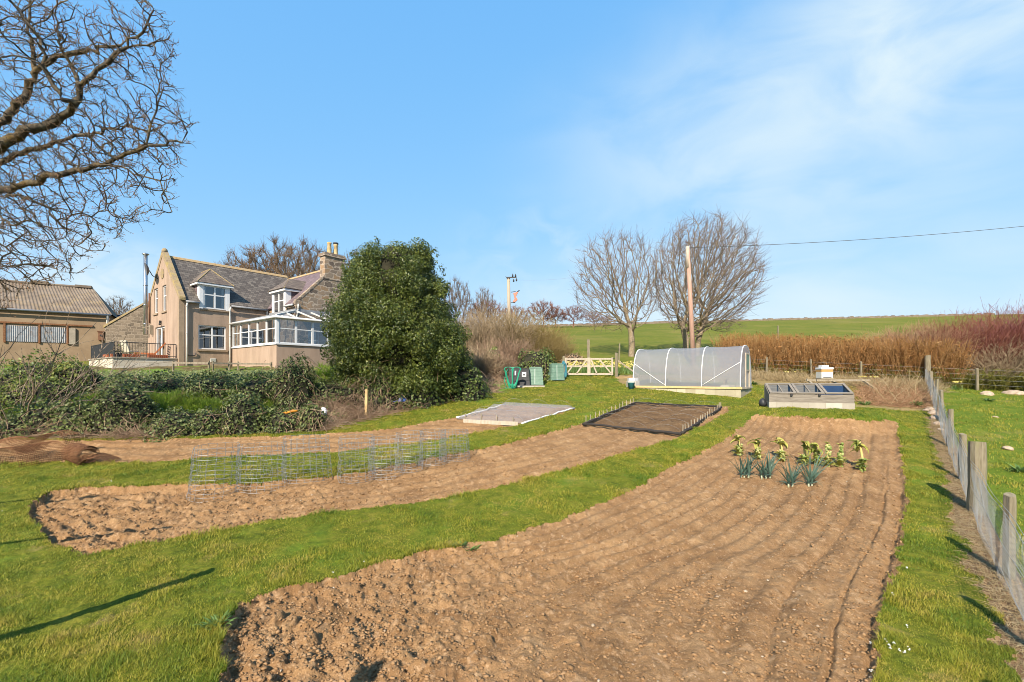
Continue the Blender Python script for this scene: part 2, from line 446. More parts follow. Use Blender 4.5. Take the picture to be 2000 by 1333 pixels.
def dense(px, n=14):
    out = []
    for (a, b), (c, d) in zip(px[:-1], px[1:]):
        for i in range(n): out.append((a+(c-a)*i/n, b+(d-b)*i/n))
    out.append(px[-1]); return out
def plan(px, close=True, n=10):
    q = dense(px+[px[0]] if close else px, n)
    if close: q = q[:-1]
    return np.array([solve_ground(a, b, G) for a, b in q])
BIG_L = [(330, 1480), (430, 1345), (424, 1240), (470, 1180), (560, 1150), (700, 1112), (800, 1086), (920, 1065), (1000, 1048), (1100, 1012), (1200, 975), (1300, 920), (1400, 868), (1440, 840), (1475, 812)]
BIG_R = [(1660, 1480), (1695, 1333), (1728, 1200), (1742, 1130), (1758, 1060), (1774, 1000), (1768, 945), (1760, 870), (1748, 824)]
MID_LO = [(60, 1010), (100, 1062), (160, 1086), (300, 1058), (450, 1032), (560, 1012), (700, 996), (830, 980), (960, 955), (1100, 920), (1200, 892), (1330, 852), (1420, 806)]
MID_HI = [(60, 985), (90, 962), (160, 952), (300, 948), (500, 944), (640, 934), (800, 905), (960, 873), (1060, 849), (1140, 826), (1240, 787), (1420, 794)]
FAR_LO = [(-60, 905), (60, 905), (200, 903), (290, 904), (450, 892), (640, 884), (800, 867), (960, 840), (1020, 829), (1122, 800)]
FAR_HI = [(-60, 850), (60, 858), (150, 862), (400, 857), (600, 851), (760, 838), (890, 817), (985, 791), (1122, 797)]
big_poly = plan(BIG_L+BIG_R[::-1]); mid_poly = plan(MID_LO+MID_HI[::-1]); far_poly = plan(FAR_LO+FAR_HI[::-1])
verge_poly = plan([(1203, 745), (1235, 757), (1252, 742), (1460, 748), (1490, 753), (1700, 752), (1672, 796), (1760, 802), (1824, 802), (1815, 742), (1490, 727), (1206, 727)])
FENCE_P1 = np.array([7.05, 6.46]); FENCE_C = np.array([22.2, 24.3]); FD = (FENCE_C-FENCE_P1)/np.linalg.norm(FENCE_C-FENCE_P1); FN = np.array([FD[1], -FD[0]])
def fence_side(x, y): return (x-FENCE_P1[0])*FN[0]+(y-FENCE_P1[1])*FN[1]     # > 0 on the pasture side
def in_poly(x, y, P):
    ins = np.zeros(x.shape, bool); n = len(P)
    for i in range(n):
        x0, y0 = P[i]; x1, y1 = P[(i+1) % n]
        if y0 == y1: continue
        c = ((y0 > y) != (y1 > y)) & (x < (x1-x0)*(y-y0)/(y1-y0)+x0); ins ^= c
    return ins
def sdist(x, y, P):
    """Signed distance to polygon P, positive inside (far points get -9)."""
    d = np.full(x.shape, -9.0); lo = P.min(0)-1.0; hi = P.max(0)+1.0
    m = (x > lo[0]) & (x < hi[0]) & (y > lo[1]) & (y < hi[1])
    xs = x[m]; ys = y[m]; best = np.full(xs.shape, 1e9); n = len(P)
    for i in range(n):
        a = P[i]; e = P[(i+1) % n]-a; L = e@e+1e-12
        t = np.clip(((xs-a[0])*e[0]+(ys-a[1])*e[1])/L, 0, 1)
        best = np.minimum(best, (xs-a[0]-t*e[0])**2+(ys-a[1]-t*e[1])**2)
    s = np.sqrt(best); d[m] = np.where(in_poly(xs, ys, P), s, -s); return d
US = np.arange(-1.75, 1.7501, 0.0035)
YS = 3.0*np.exp(np.arange(0, math.log(29.6/3.0), 0.0036))
gu, gy = np.meshgrid(US, YS); gx = gu*gy
rag = 0.11*fbm(gx*2.2, gy*2.2, 3)+0.10*fbm(gx*8, gy*8, 5, 3)
d_big = sdist(gx, gy, big_poly)+rag; d_mid = sdist(gx, gy, mid_poly)+rag; d_far = sdist(gx, gy, far_poly)+rag
d_vrg = sdist(gx, gy, verge_poly)+rag*3
fs = fence_side(gx, gy)
hd = hedge_d(gx, gy)+rag*1.5
GZ = G(gx, gy)
lawn_h = 0.035*fbm(gx*0.9, gy*0.9, 21)+0.022*fbm(gx*3.5, gy*3.5, 23, 3)+0.022*fbm(gx*12, gy*12, 25, 3)
# furrows follow the long edges of each bed
bl = plan(BIG_L, False); br = plan(BIG_R, False)
wbig = (gx-np.interp(gy, bl[:, 1], bl[:, 0]))/np.maximum(0.5, np.interp(gy, br[:, 1], br[:, 0])-np.interp(gy, bl[:, 1], bl[:, 0]))
ml = plan(MID_LO, False); mh = plan(MID_HI[:-1], False)
ml = ml[np.argsort(ml[:, 0])]; mh = mh[np.argsort(mh[:, 0])]
wmid = (gy-np.interp(gx, ml[:, 0], ml[:, 1]))/np.maximum(0.5, np.interp(gx, mh[:, 0], mh[:, 1])-np.interp(gx, ml[:, 0], ml[:, 1]))
def soil_h(x, y, wf, nf, rough_k):
    wob = 0.12*fbm(x*0.7, y*0.7, 40, 3)+0.06*fbm(x*3, y*3, 41, 2)
    f = np.cos(2*math.pi*(wf*nf+wob))
    h = 0.024*(np.abs(f)**0.7*np.sign(f))*(0.45+0.9*np.clip(fbm(x*0.5, y*0.5, 45, 2)+0.5, 0, 1))+0.018*fbm(x*1.7, y*1.7, 42, 5)+0.02*(rough_k**2)*fbm(x*2.5, y*2.5, 44, 3)
    xx = x+.05*fbm(x*9, y*9, 47, 3); yy = y+.05*fbm(x*9, y*9, 48, 3); c = 0.62*clods(xx, yy, 0.18, 50, 0.38)*rough_k**1.5+0.52*clods(xx, yy, 0.10, 60, 0.5)*(0.06+0.94*rough_k**1.3)+0.5*clods(xx, yy, 0.055, 70, 0.6)*(0.25+0.75*rough_k)
    return h+c*0.92+(0.014+0.016*rough_k)*fbm(x*10, y*10, 80, 4)
rk_big = np.clip(0.28+0.95*sstep((2.0-gx+0.4*fbm(gx*.6, gy*.6, 90, 2)-0.25*(gy-5))/3.6), 0, 1.2)
rk_mid = np.clip(0.45+0.7*sstep((-3.0-gx)/4.0), 0, 1.2)
h_big = soil_h(gx, gy, wbig, 15, rk_big)
crk = 0.012*fbm(gy*1.5, gx*0, 81, 3)
for w_, dp, wd in ((.925, .055, .0055), (.83, .030, .006), (.985, .05, .008)): h_big = h_big-dp*np.exp(-((wbig-w_+crk)/wd)**2)*np.clip(1.0+1.6*fbm(gx*1.2, gy*1.2, 83, 3), 0, 1.3)
h_mid = soil_h(gx, gy, wmid, 7, rk_mid); h_far = soil_h(gx, gy, gx*0.15+gy*1.9, 1.0, 0.5)
Z = GZ+lawn_h
for d, h, dep in ((d_big, h_big, 0.06+0.06*sstep((0.5-gx)/3.0)), (d_mid, h_mid, 0.075+0.07*sstep((-5.0-gx)/3.0)), (d_far, h_far, 0.05)):
    k = sstep(d/0.07); Z = np.where(d > 0, (GZ+0.3*lawn_h-dep*k)+h*sstep(d/0.10), Z)
strip = (fs < 0.12) & (fs > -0.34+1.6*rag+0.1*fbm(gx*.7, gy*.7, 33))
Z = np.where(strip, GZ-0.02+0.3*clods(gx, gy, .08, 95, .5)+0.03*fbm(gx*4, gy*4, 96, 3), Z)
ids = np.zeros(gx.shape, np.int8)                    # 0 lawn
ids[strip] = 5; ids[fs >= 0.12] = 6
ids[d_vrg > 0] = 7
ids[(d_big > 0)] = 1; ids[(d_mid > 0)] = 2; ids[d_far > 0] = 3
ids[(hd > 0.0) & (fs < 0) & (ids == 0) & (gx < 1.2)] = 4
Z = np.where(ids == 6, Z+0.05*fbm(gx*1.5, gy*1.5, 97, 4), Z)
Z = np.where(ids == 4, Z+0.12*fbm(gx*1.2, gy*1.2, 98, 4), Z)
SURF = dict(u0=US[0], du=US[1]-US[0], l0=math.log(3.0), dl=0.0036)
def grid_ix(x, y):
    j = np.clip(np.round((x/y-SURF['u0'])/SURF['du']).astype(int), 0, len(US)-1)
    i = np.clip(np.round((np.log(y)-SURF['l0'])/SURF['dl']).astype(int), 0, len(YS)-1)
    return i, j
def surf(x, y):
    i, j = grid_ix(np.array([x], float), np.array([y], float)); return float(Z[i[0], j[0]])
def SP(px, py):
    p = GP(px, py); return Vector((p.x, p.y, surf(p.x, p.y)))
VV = np.stack([gx, gy, Z], -1).reshape(-1, 3)
R, Cn = gx.shape
idx = np.arange(R*Cn).reshape(R, Cn)
quads = np.stack([idx[:-1, :-1], idx[:-1, 1:], idx[1:, 1:], idx[1:, :-1]], -1).reshape(-1, 4)
fid = ids[:-1, :-1].ravel()
def sheet(name, code, mat, label=None):
    q = quads[fid == code]; u, inv = np.unique(q, return_inverse=True)
    o = put(name, np_mesh(name, VV[u], inv.reshape(q.shape), mat, smooth=True)); tag(o, kind='structure')
    return o
sheet('lawn', 0, M['lawn']); sheet('soil_bed', 1, M['soil']); sheet('soil_bed', 2, M['soil']); sheet('soil_bed', 3, M['soil'])
sheet('earth_bank', 4, M['bank']); sheet('dirt_strip', 5, M['dirt']); sheet('pasture', 6, M['pasture']); sheet('verge', 7, M['verge'])
# the coarse land behind, beside and beyond the garden, out to the horizon
def coarse(name, xs, ys, mat, drop=0.0, hole=None):
    X, Y = np.meshgrid(xs, ys); Zc = G(X, Y)-drop
    Zc = Zc+np.where(Y > 29, 0.12*fbm(X*.15, Y*.15, 7, 4), 0)
    V = np.stack([X, Y, Zc], -1).reshape(-1, 3); r, c = X.shape; ix = np.arange(r*c).reshape(r, c)
    q = np.stack([ix[:-1, :-1], ix[:-1, 1:], ix[1:, 1:], ix[1:, :-1]], -1).reshape(-1, 4)
    if hole is not None:
        cx = (X[:-1, :-1]+X[1:, 1:]).ravel()/2; cy = (Y[:-1, :-1]+Y[1:, 1:]).ravel()/2; q = q[~hole(cx, cy)]
    o = put(name, np_mesh(name, V, q, mat, smooth=True)); return tag(o, kind='structure')
coarse('field', np.concatenate([np.linspace(-1600, -120, 12), np.linspace(-110, 160, 136), np.linspace(180, 1700, 12)]), np.concatenate([np.linspace(29.3, 130, 90), np.linspace(135, 2800, 30)]), M['field'], 0.02)
coarse('near_ground', np.linspace(-70, 70, 141), np.linspace(-40, 29.4, 100), M['lawn'], 0.25, lambda x, y: (y > 3.2) & (np.abs(x) < 1.7*y))

# ------------------------------------------------------------------ grass blades, clods, stones (nobody could count them)
M['grass'] = leaf_mat('grass_blades', [(0.065, 0.15, 0.010), (0.14, 0.195, 0.013), (0.25, 0.255, 0.023), (0.36, 0.31, 0.036), (0.39, 0.285, 0.08)], 0.55, 0.3, 0.25)
M['lush'] = leaf_mat('lush_blades', [(0.08, 0.17, 0.012), (0.15, 0.26, 0.016), (0.24, 0.34, 0.03), (0.36, 0.38, 0.09)], 0.55, 0.35, 0.25)
dbed = np.maximum(np.maximum(d_big, d_mid), d_far)
def blades(name, n, code, ymax, h0, h1, w0, rng, keep=None, umax=1.25, ymin=3.4, matn='grass'):
    u = rng.uniform(-umax, umax, n); y = np.exp(rng.uniform(math.log(ymin), math.log(ymax), n)); x = u*y
    i, j = grid_ix(x, y); ok = ids[i, j] == code
    if keep is not None: ok &= keep(x, y, rng)
    x = x[ok]; y = y[ok]; z = Z[i[ok], j[ok]]; m = len(x)
    sc = (y/5.0)**0.75
    h = rng.uniform(h0, h1, m)*(0.45+1.5*np.clip(fbm(x*2.2, y*2.2, 61, 4)+.35, 0, 1)); h *= 1+.55*np.exp(np.clip(dbed[i[ok], j[ok]], -3, 0)/.09); wd = w0*sc*rng.uniform(0.7, 1.3, m)
    a = rng.uniform(0, 2*math.pi, m); ln = rng.uniform(0.2, 1.1, m)*h
    b = np.stack([x, y, z-0.01], -1); t = np.stack([np.cos(a)*wd, np.sin(a)*wd, 0*a], -1)
    a2 = a+math.pi/2+rng.uniform(-.8, .8, m)
    mid = b+np.stack([np.cos(a2)*ln*.35, np.sin(a2)*ln*.35, h*.62], -1); tip = b+np.stack([np.cos(a2)*ln, np.sin(a2)*ln, h], -1)
    V = np.stack([b-t, b+t, mid+t*.6, mid-t*.6, tip], 1).reshape(-1, 3); q = np.arange(m)[:, None]*5
    F4 = q+np.array([[0, 1, 2, 3]]); F3 = q+np.array([[3, 2, 4]])
    r = np.clip(rng.random(m)*0.55+0.12+0.50*fbm(x*.55, y*.55, 62, 4)+0.65*fbm(x*3.2, y*3.2, 66, 3)+.18, 0, 1)
    o = put(name, np_mesh(name, V, [F4, F3], M[matn], np.concatenate([r, r]))); return tag(o, 'short mown green and yellowish grass covering the lawn paths' if code == 0 else 'rough grass of the sheep field beyond the wire fence', 'grass', kind='stuff')
blades('grass', 520000, 0, 16.0, 0.018, 0.046, 0.0040, RG)
blades('grass', 420000, 0, 29.0, 0.022, 0.052, 0.0044, RG, None, 1.1, 11.0)
blades('grass', 800000, 0, 14.0, 0.02, 0.055, 0.0042, RG, lambda x, y, r: r.random(len(x)) < np.exp(dbed[grid_ix(x, y)]/.07), 1.15)
blades('grass', 240000, 6, 25.0, 0.025, 0.075, 0.005, RG, None, 1.4, 5.0)
def lumps(name, n, polys, smin, smax, mat, rng, label, cat, wfun, ymax=14):
    """Small irregular stones or clods scattered on the soil, as one mass."""
    base = np.array([[1,0,0],[-1,0,0],[0,1,0],[0,-1,0],[0,0,1],[0,0,-1],[.62,.62,.5],[-.62,.6,.45],[.6,-.62,.5],[-.6,-.6,.5]], float)
    from mathutils.geometry import delaunay_2d_cdt
    Fb = np.array([[0,6,4],[6,2,4],[2,7,4],[7,1,4],[1,9,4],[9,3,4],[3,8,4],[8,0,4],[0,2,6],[2,1,7],[1,3,9],[3,0,8],[0,5,2],[2,5,1],[1,5,3],[3,5,0]])
    u = rng.uniform(-1.2, 1.2, n); y = np.exp(rng.uniform(math.log(3.4), math.log(ymax), n)); x = u*y
    i, j = grid_ix(x, y); ok = np.isin(ids[i, j], polys) & (rng.random(n) < wfun(x, y))
    x = x[ok]; y = y[ok]; z = Z[i[ok], j[ok]]; m = len(x)
    s = (smin+(smax-smin)*rng.random(m)**3)[:, None, None]
    V = base[None]*s*rng.uniform(.45, 1.3, (m, 10, 3))*rng.uniform(.6, 1.35, (m, 1, 3)); V[..., 2] *= .62
    a = rng.uniform(0, 6.28, m); ca = np.cos(a)[:, None]; sa = np.sin(a)[:, None]
    V = np.stack([V[..., 0]*ca-V[..., 1]*sa, V[..., 0]*sa+V[..., 1]*ca, V[..., 2]], -1)+np.stack([x, y, z+s[:, 0, 0]*.25], -1)[:, None]
    F_ = (np.arange(m)[:, None, None]*10+Fb[None]).reshape(-1, 3)
    o = put(name, np_mesh(name, V.reshape(-1, 3), F_, mat, np.repeat(rng.random(m), 16))); return tag(o, label, cat, kind='stuff')
M['clod'] = leaf_mat('clods', [(0.20, 0.115, 0.055), (0.30, 0.178, 0.088), (0.37, 0.235, 0.125)], 0.95, 0, 0.1)
M['pebble'] = leaf_mat('pebbles', [(0.25, 0.16, 0.09), (0.36, 0.27, 0.18), (0.48, 0.41, 0.32)], 0.8, 0, 0.2)
lumps('soil_clods', 110000, [1, 2], .004, .034, M['clod'], RG, 'loose brown crumbs and clods of dug soil lying on the beds', 'soil', lambda x, y: np.clip(.30+.7*sstep((1.5-x)/4.0)+.5*fbm(x*.8, y*.8, 85, 3), 0, 1))
lumps('pebbles', 1500, [1, 2, 3, 5], .008, .030, M['pebble'], RG, 'small pale stones scattered over the dug soil', 'stones', lambda x, y: 0*x+.6)

# ------------------------------------------------------------------ building materials
def masonry_mat(name, cols, mortar, axis='xz', bw=0.45, bh=0.24, msize=0.02, distort=0.12, rough=0.9, bstr=0.6, off=0.5):
    """Courses of blocks or slates in object space; axis says which two coordinates run along and up the face."""
    m, t, b, o = new_mat(name); v = objc(t)
    sp = t.nodes.new('ShaderNodeSeparateXYZ'); t.links.new(v, sp.inputs[0])
    if axis == 'sum': a = tmath(t, 'ADD', sp.outputs[0], sp.outputs[1])
    else: a = sp.outputs[0] if axis[0] == 'x' else sp.outputs[1]
    cb = t.nodes.new('ShaderNodeCombineXYZ'); t.links.new(a, cb.inputs[0]); t.links.new(sp.outputs[2], cb.inputs[1])
    nz = t.nodes.new('ShaderNodeTexNoise'); nz.inputs['Scale'].default_value = 2.2; nz.inputs['Detail'].default_value = 3
    t.links.new(v, nz.inputs['Vector'])
    sc = t.nodes.new('ShaderNodeVectorMath'); sc.operation = 'SCALE'; sc.inputs['Scale'].default_value = distort
    t.links.new(nz.outputs['Color'], sc.inputs[0])
    ad = t.nodes.new('ShaderNodeVectorMath'); ad.operation = 'ADD'; t.links.new(cb.outputs[0], ad.inputs[0]); t.links.new(sc.outputs[0], ad.inputs[1])
    br = t.nodes.new('ShaderNodeTexBrick'); t.links.new(ad.outputs[0], br.inputs['Vector'])
    br.inputs['Scale'].default_value = 1.0; br.inputs['Brick Width'].default_value = bw; br.inputs['Row Height'].default_value = bh
    br.inputs['Mortar Size'].default_value = msize; br.inputs['Mortar Smooth'].default_value = 0.3; br.inputs['Bias'].default_value = 0.0
    br.offset = off; br.squash = 1.0
    br.inputs['Color1'].default_value = (0, 0, 0, 1); br.inputs['Color2'].default_value = (1, 1, 1, 1); br.inputs['Mortar'].default_value = (0.5, 0.5, 0.5, 1)
    bwn = t.nodes.new('ShaderNodeRGBToBW'); t.links.new(br.outputs['Color'], bwn.inputs[0])
    f = tmath(t, 'ADD', tmath(t, 'MULTIPLY', bwn.outputs[0], 0.62), tmath(t, 'MULTIPLY', noise(t, v, 5.0, 5, 0.65), 0.42), True)
    k = len(cols); c = ramp(t, [(0.12+0.76*i/(k-1), x) for i, x in enumerate(cols)], f)
    c = mixc(t, c, mortar, br.outputs['Fac'])
    t.links.new(c, b.inputs['Base Color']); setp(b, Roughness=rough); b.inputs['Specular IOR Level'].default_value = 0.25
    h = tmath(t, 'ADD', tmath(t, 'MULTIPLY', tmath(t, 'SUBTRACT', 1.0, br.outputs['Fac']), 0.7), tmath(t, 'MULTIPLY', noise(t, v, 14.0, 4, 0.6), 0.8))
    bump(t, b, h, bstr, 0.03); return m
M['harl'] = speckle_mat('harling', [(0.34, 0.245, 0.18), (0.42, 0.305, 0.225), (0.47, 0.35, 0.265)], 1.1, 0.95, 0.8, 45, 0.015, stretch=(2.2, 2.2, .45), dirt=((0.22, 0.165, 0.12), 0.7, 0.75), space='obj')
M['margin'] = speckle_mat('stone_margin', [(0.30, 0.22, 0.15), (0.40, 0.30, 0.21)], 4, 0.95, 0.5, 40, 0.01, dirt=((0.16, 0.13, 0.09), 2.0, 0.6), space='obj')
M['skew'] = speckle_mat('skew_coping', [(0.20, 0.15, 0.09), (0.33, 0.25, 0.16), (0.30, 0.24, 0.08)], 5, 0.95, 0.7, 25, 0.02, dirt=((0.38, 0.28, 0.07), 3.0, 0.7), space='obj')
M['slate'] = masonry_mat('grey_slate', [(0.072, 0.060, 0.052), (0.122, 0.104, 0.09), (0.19, 0.165, 0.14)], (0.045, 0.04, 0.038), 'xz', 0.26, 0.155, 0.010, 0.02, 0.75, 0.5)
M['slate_cross'] = masonry_mat('purple_slate', [(0.12, 0.085, 0.09), (0.165, 0.12, 0.125), (0.21, 0.16, 0.165)], (0.07, 0.05, 0.055), 'yz', 0.26, 0.155, 0.008, 0.02, 0.7, 0.35)
M['slate_dormer'] = masonry_mat('dormer_slate', [(0.11, 0.085, 0.075), (0.16, 0.13, 0.11), (0.22, 0.18, 0.14)], (0.06, 0.05, 0.045), 'sum', 0.24, 0.14, 0.009, 0.02, 0.8, 0.45)
M['ridge'] = speckle_mat('ridge_tile', [(0.36, 0.22, 0.08), (0.45, 0.32, 0.17), (0.30, 0.25, 0.17)], 7, 0.9, 0.5, 30, 0.02, space='obj')
M['rubble'] = masonry_mat('rubble_stone', [(0.09, 0.07, 0.058), (0.20, 0.155, 0.12), (0.28, 0.22, 0.165), (0.34, 0.22, 0.125), (0.38, 0.31, 0.245)], (0.36, 0.295, 0.23), 'sum', 0.52, 0.30, 0.035, 0.62, 0.95, 0.9)
M['rubble_dark'] = masonry_mat('barn_rubble', [(0.10, 0.08, 0.06), (0.17, 0.135, 0.10), (0.24, 0.19, 0.14)], (0.21, 0.17, 0.13), 'sum', 0.42, 0.24, 0.03, 0.35, 0.95, 0.8)
M['white'] = speckle_mat('white_upvc', [(0.72, 0.73, 0.74), (0.78, 0.78, 0.78)], 3, 0.35, 0.0, space='obj', spec=0.5)
M['greywhite'] = speckle_mat('weathered_white_pipe', [(0.55, 0.55, 0.52), (0.72, 0.72, 0.69)], 4, 0.5, 0.0, space='obj', spec=0.4)
M['glass'] = glass_mat('window_glass', 0.10)
M['roofglass'] = glass_mat('roof_glazing', 0.45)
M['interior'] = speckle_mat('dark_room', [(0.03, 0.032, 0.035), (0.075, 0.07, 0.062)], 1.2, 0.9, 0.0, space='obj')  # dark tone put in for the unlit rooms behind the panes
M['warmroom'] = speckle_mat('lit_room_wall', [(0.22, 0.13, 0.07), (0.34, 0.21, 0.11)], 1.0, 0.9, 0.0, space='obj')  # plain warm brown, used on the conservatory floor
M['curtain'] = speckle_mat('curtain_cloth', [(0.5, 0.5, 0.47), (0.68, 0.68, 0.64)], 3, 0.9, 0.3, 8, 0.03, stretch=(12, 12, 0.6), space='obj')
M['steel'] = speckle_mat('steel_flue', [(0.55, 0.56, 0.58), (0.68, 0.69, 0.7)], 2, 0.28, 0.0, metal=0.9, space='obj')
M['iron'] = speckle_mat('black_iron', [(0.02, 0.02, 0.022), (0.045, 0.045, 0.048)], 12, 0.55, 0.1, 60, 0.003)
M['greydish'] = speckle_mat('grey_dish', [(0.11, 0.115, 0.125), (0.15, 0.155, 0.165)], 3, 0.7, 0.0, spec=.15)
M['rustpipe'] = speckle_mat('rust_pipe', [(0.16, 0.075, 0.04), (0.24, 0.12, 0.07)], 6, .8, .1)
M['claypot'] = speckle_mat('chimney_clay', [(0.42, 0.28, 0.12), (0.55, 0.40, 0.20), (0.62, 0.5, 0.32)], 5, 0.9, 0.3, 25, 0.01)
M['terracotta'] = speckle_mat('terracotta', [(0.34, 0.10, 0.05), (0.46, 0.16, 0.08)], 8, 0.85, 0.2, 30, 0.005)
M['terrace_wall'] = masonry_mat('painted_block', [(0.52, 0.46, 0.36), (0.60, 0.54, 0.43), (0.66, 0.60, 0.50)], (0.42, 0.36, 0.27), 'sum', 0.44, 0.22, 0.012, 0.02, 0.9, 0.35)
M['coping'] = speckle_mat('concrete_coping', [(0.26, 0.23, 0.18), (0.40, 0.35, 0.28)], 6, 0.95, 0.4, 30, 0.01)
M['oldwood'] = speckle_mat('weathered_wood', [(0.20, 0.165, 0.115), (0.31, 0.26, 0.19), (0.40, 0.35, 0.26)], 9, 0.9, 0.5, 30, 0.01, stretch=(3, 3, 0.35))
M['orangewood'] = speckle_mat('oiled_wood', [(0.42, 0.13, 0.05), (0.55, 0.19, 0.07)], 6, 0.55, 0.2, 20, 0.01)
M['lead'] = speckle_mat('lead_flashing', [(0.20, 0.21, 0.23), (0.33, 0.34, 0.36)], 5, 0.6, 0.2, 20, 0.01)
M['cream'] = speckle_mat('cream_cloth', [(0.62, 0.58, 0.44), (0.72, 0.68, 0.55)], 8, 0.95, 0.3, 30, 0.01)

from mathutils.geometry import tessellate_polygon
def wall_holes(mb, mp, outer, holes, depth):
    """A flat wall with openings and reveals. mp(a, h, d): along, up, outwards."""
    loops = [outer]+[[(a0, b0), (a1, b0), (a1, b1), (a0, b1)] for a0, a1, b0, b1 in holes]
    tri = tessellate_polygon([[Vector((a, h, 0)) for a, h in lp] for lp in loops])
    flat = [q for lp in loops for q in lp]
    mb.add([mp(a, h, 0) for a, h in flat], [tuple(t_) for t_ in tri])
    for a0, a1, b0, b1 in holes:
        c = [(a0, b0), (a1, b0), (a1, b1), (a0, b1)]
        for i in range(4):
            p, q = c[i], c[(i+1) % 4]
            mb.add([mp(p[0], p[1], 0), mp(q[0], q[1], 0), mp(q[0], q[1], -depth), mp(p[0], p[1], -depth)], [(0, 1, 2, 3)])
def mbox(mb, mp, a0, a1, h0, h1, d0, d1):
    mb.add([mp(a0, h0, d0), mp(a1, h0, d0), mp(a1, h1, d0), mp(a0, h1, d0), mp(a0, h0, d1), mp(a1, h0, d1), mp(a1, h1, d1), mp(a0, h1, d1)],
           [(0, 3, 2, 1), (4, 5, 6, 7), (0, 1, 5, 4), (1, 2, 6, 5), (2, 3, 7, 6), (3, 0, 4, 7)])
def window(parent, mp, a0, a1, h0, h1, cols=2, transom=0.66, inset=0.10, fw=0.075, curtains=True, sill=True, room_backing='interior', name='window', glass='glass', sash=None):
    f = MB(); d0, d1 = -inset-0.05, -inset+0.02
    for q in ((a0, a0+fw, h0, h1), (a1-fw, a1, h0, h1)): mbox(f, mp, *q, d0, d1)
    for q in ((a0+fw, a1-fw, h0, h0+fw), (a0+fw, a1-fw, h1-fw, h1)): mbox(f, mp, *q, d0, d1)
    for k in range(1, cols):
        x = a0+(a1-a0)*k/cols; mbox(f, mp, x-fw*.6, x+fw*.6, h0+fw, h1-fw, d0, d1-0.004)
    if transom:
        ht = h0+(h1-h0)*transom
        for k in range(cols):
            s0 = a0+fw if k == 0 else a0+(a1-a0)*k/cols+fw*.6; s1 = a1-fw if k == cols-1 else a0+(a1-a0)*(k+1)/cols-fw*.6
            mbox(f, mp, s0, s1, ht-fw*.45, ht+fw*.45, d0, d1-0.004)
    w_ = f.build(name, M['white'], parent)
    p = MB(); dp = -inset-0.02
    p.add([mp(a0+.03, h0+.03, dp), mp(a1-.03, h0+.03, dp), mp(a1-.03, h1-.03, dp), mp(a0+.03, h1-.03, dp)], [(0, 1, 2, 3)])
    p.build('pane', M[glass], w_)
    if room_backing:
        r = MB(); mbox(r, mp, a0-.05, a1+.05, h0-.05, h1+.05, -0.72, -0.62)
        for q in ((a0-.05, a0-.02, h0-.05, h1+.05), (a1+.02, a1+.05, h0-.05, h1+.05)): mbox(r, mp, *q, -0.62, -inset-.06)
        r.build('room', M[room_backing], w_)  # dark backing panels, the room's shade put in as colour
    if curtains:
        for s0, s1 in ((a0+.05, a0+(a1-a0)*.17), (a1-(a1-a0)*.17, a1-.05)):
            n = 7; c = MB()
            for i in range(n):
                x0 = s0+(s1-s0)*i/n; x1 = s0+(s1-s0)*(i+1)/n; e0 = .02*(i % 2); e1 = .02*((i+1) % 2)
                c.add([mp(x0, h0+.04, -inset-.12-e0), mp(x1, h0+.04, -inset-.12-e1), mp(x1, h1-.04, -inset-.12-e1), mp(x0, h1-.04, -inset-.12-e0)], [(0, 1, 2, 3)])
            c.build('curtain', M['curtain'], w_)
    if sill:
        s = MB(); mbox(s, mp, a0-.09, a1+.09, h0-.12, h0-.004, -inset, .07); s.build('sill', M['margin'], w_)
    return w_

# ------------------------------------------------------------------ farmhouse
HA = (-19.74, 27.0, PAD); HR = math.atan2(.786, .618)
hs = thing('farmhouse', 'two storey harled farmhouse with slate roofs, dormers and a rubble stone gable with chimney', 'house', HA, HR)
W_, EV, RZ = 6.35, 4.09, 7.10                       # gable width, eaves and ridge height of the harled wing
CX0, CX1, CY, CE, CR = 5.12, 10.5, -3.75, 4.12, 6.84    # stone wing: x range, its gable plane, eaves, ridge
CM = (CX0+CX1)/2
wl = MB()
gm_ = lambda a, h, d: (-d, a, h)                       # gable plane, outward -x
fm = lambda a, h, d: (a, -d, h)                        # long wall plane, outward -y
GW = [(2.42, 3.22, 3.55, 5.18), (4.15, 4.95, 3.55, 5.18), (2.75, 4.75, 0.58, 2.62)]
wall_holes(wl, gm_, [(0, -.6), (W_, -.6), (W_, EV), (W_/2, RZ-.02), (0, EV)], GW, 0.16)
FW = [(0.98, 2.50, 1.10, 2.58), (1.22, 2.50, 3.62, EV)]
wall_holes(wl, fm, [(0, -.6), (CX0, -.6), (CX0, EV), (2.50, EV), (2.50, 3.62), (1.22, 3.62), (1.22, EV), (0, EV)], FW[:1], 0.16)
wl.add([(0, W_, -.6), (7, W_, -.6), (7, W_, EV), (0, W_, EV)], [(0, 1, 2, 3)])
wl.build('wall', M['harl'], hs)
mg = MB()
for z0, z1 in ((-.5, .3), (.3, .62), (.62, 1.0), (1.0, 1.35), (1.35, 1.8), (1.8, 2.15), (2.15, 2.6), (2.6, 2.9), (2.9, 3.3), (3.3, 3.7), (3.7, 4.05)):
    mg.box(-.012, .24, -.012, .24, z0, z1)
mg.build('corner_stones', M['margin'], hs)
for a0, a1, b0, b1 in GW[:2]: window(hs, gm_, a0, a1, b0, b1, 1, 0.60, 0.09)
window(hs, fm, *FW[0][:2], *FW[0][2:], 2, 0.60, 0.09, curtains=False)
dr = window(hs, gm_, *GW[2][:2], *GW[2][2:], 2, None, 0.10, 0.10, True, False, name='patio_door')
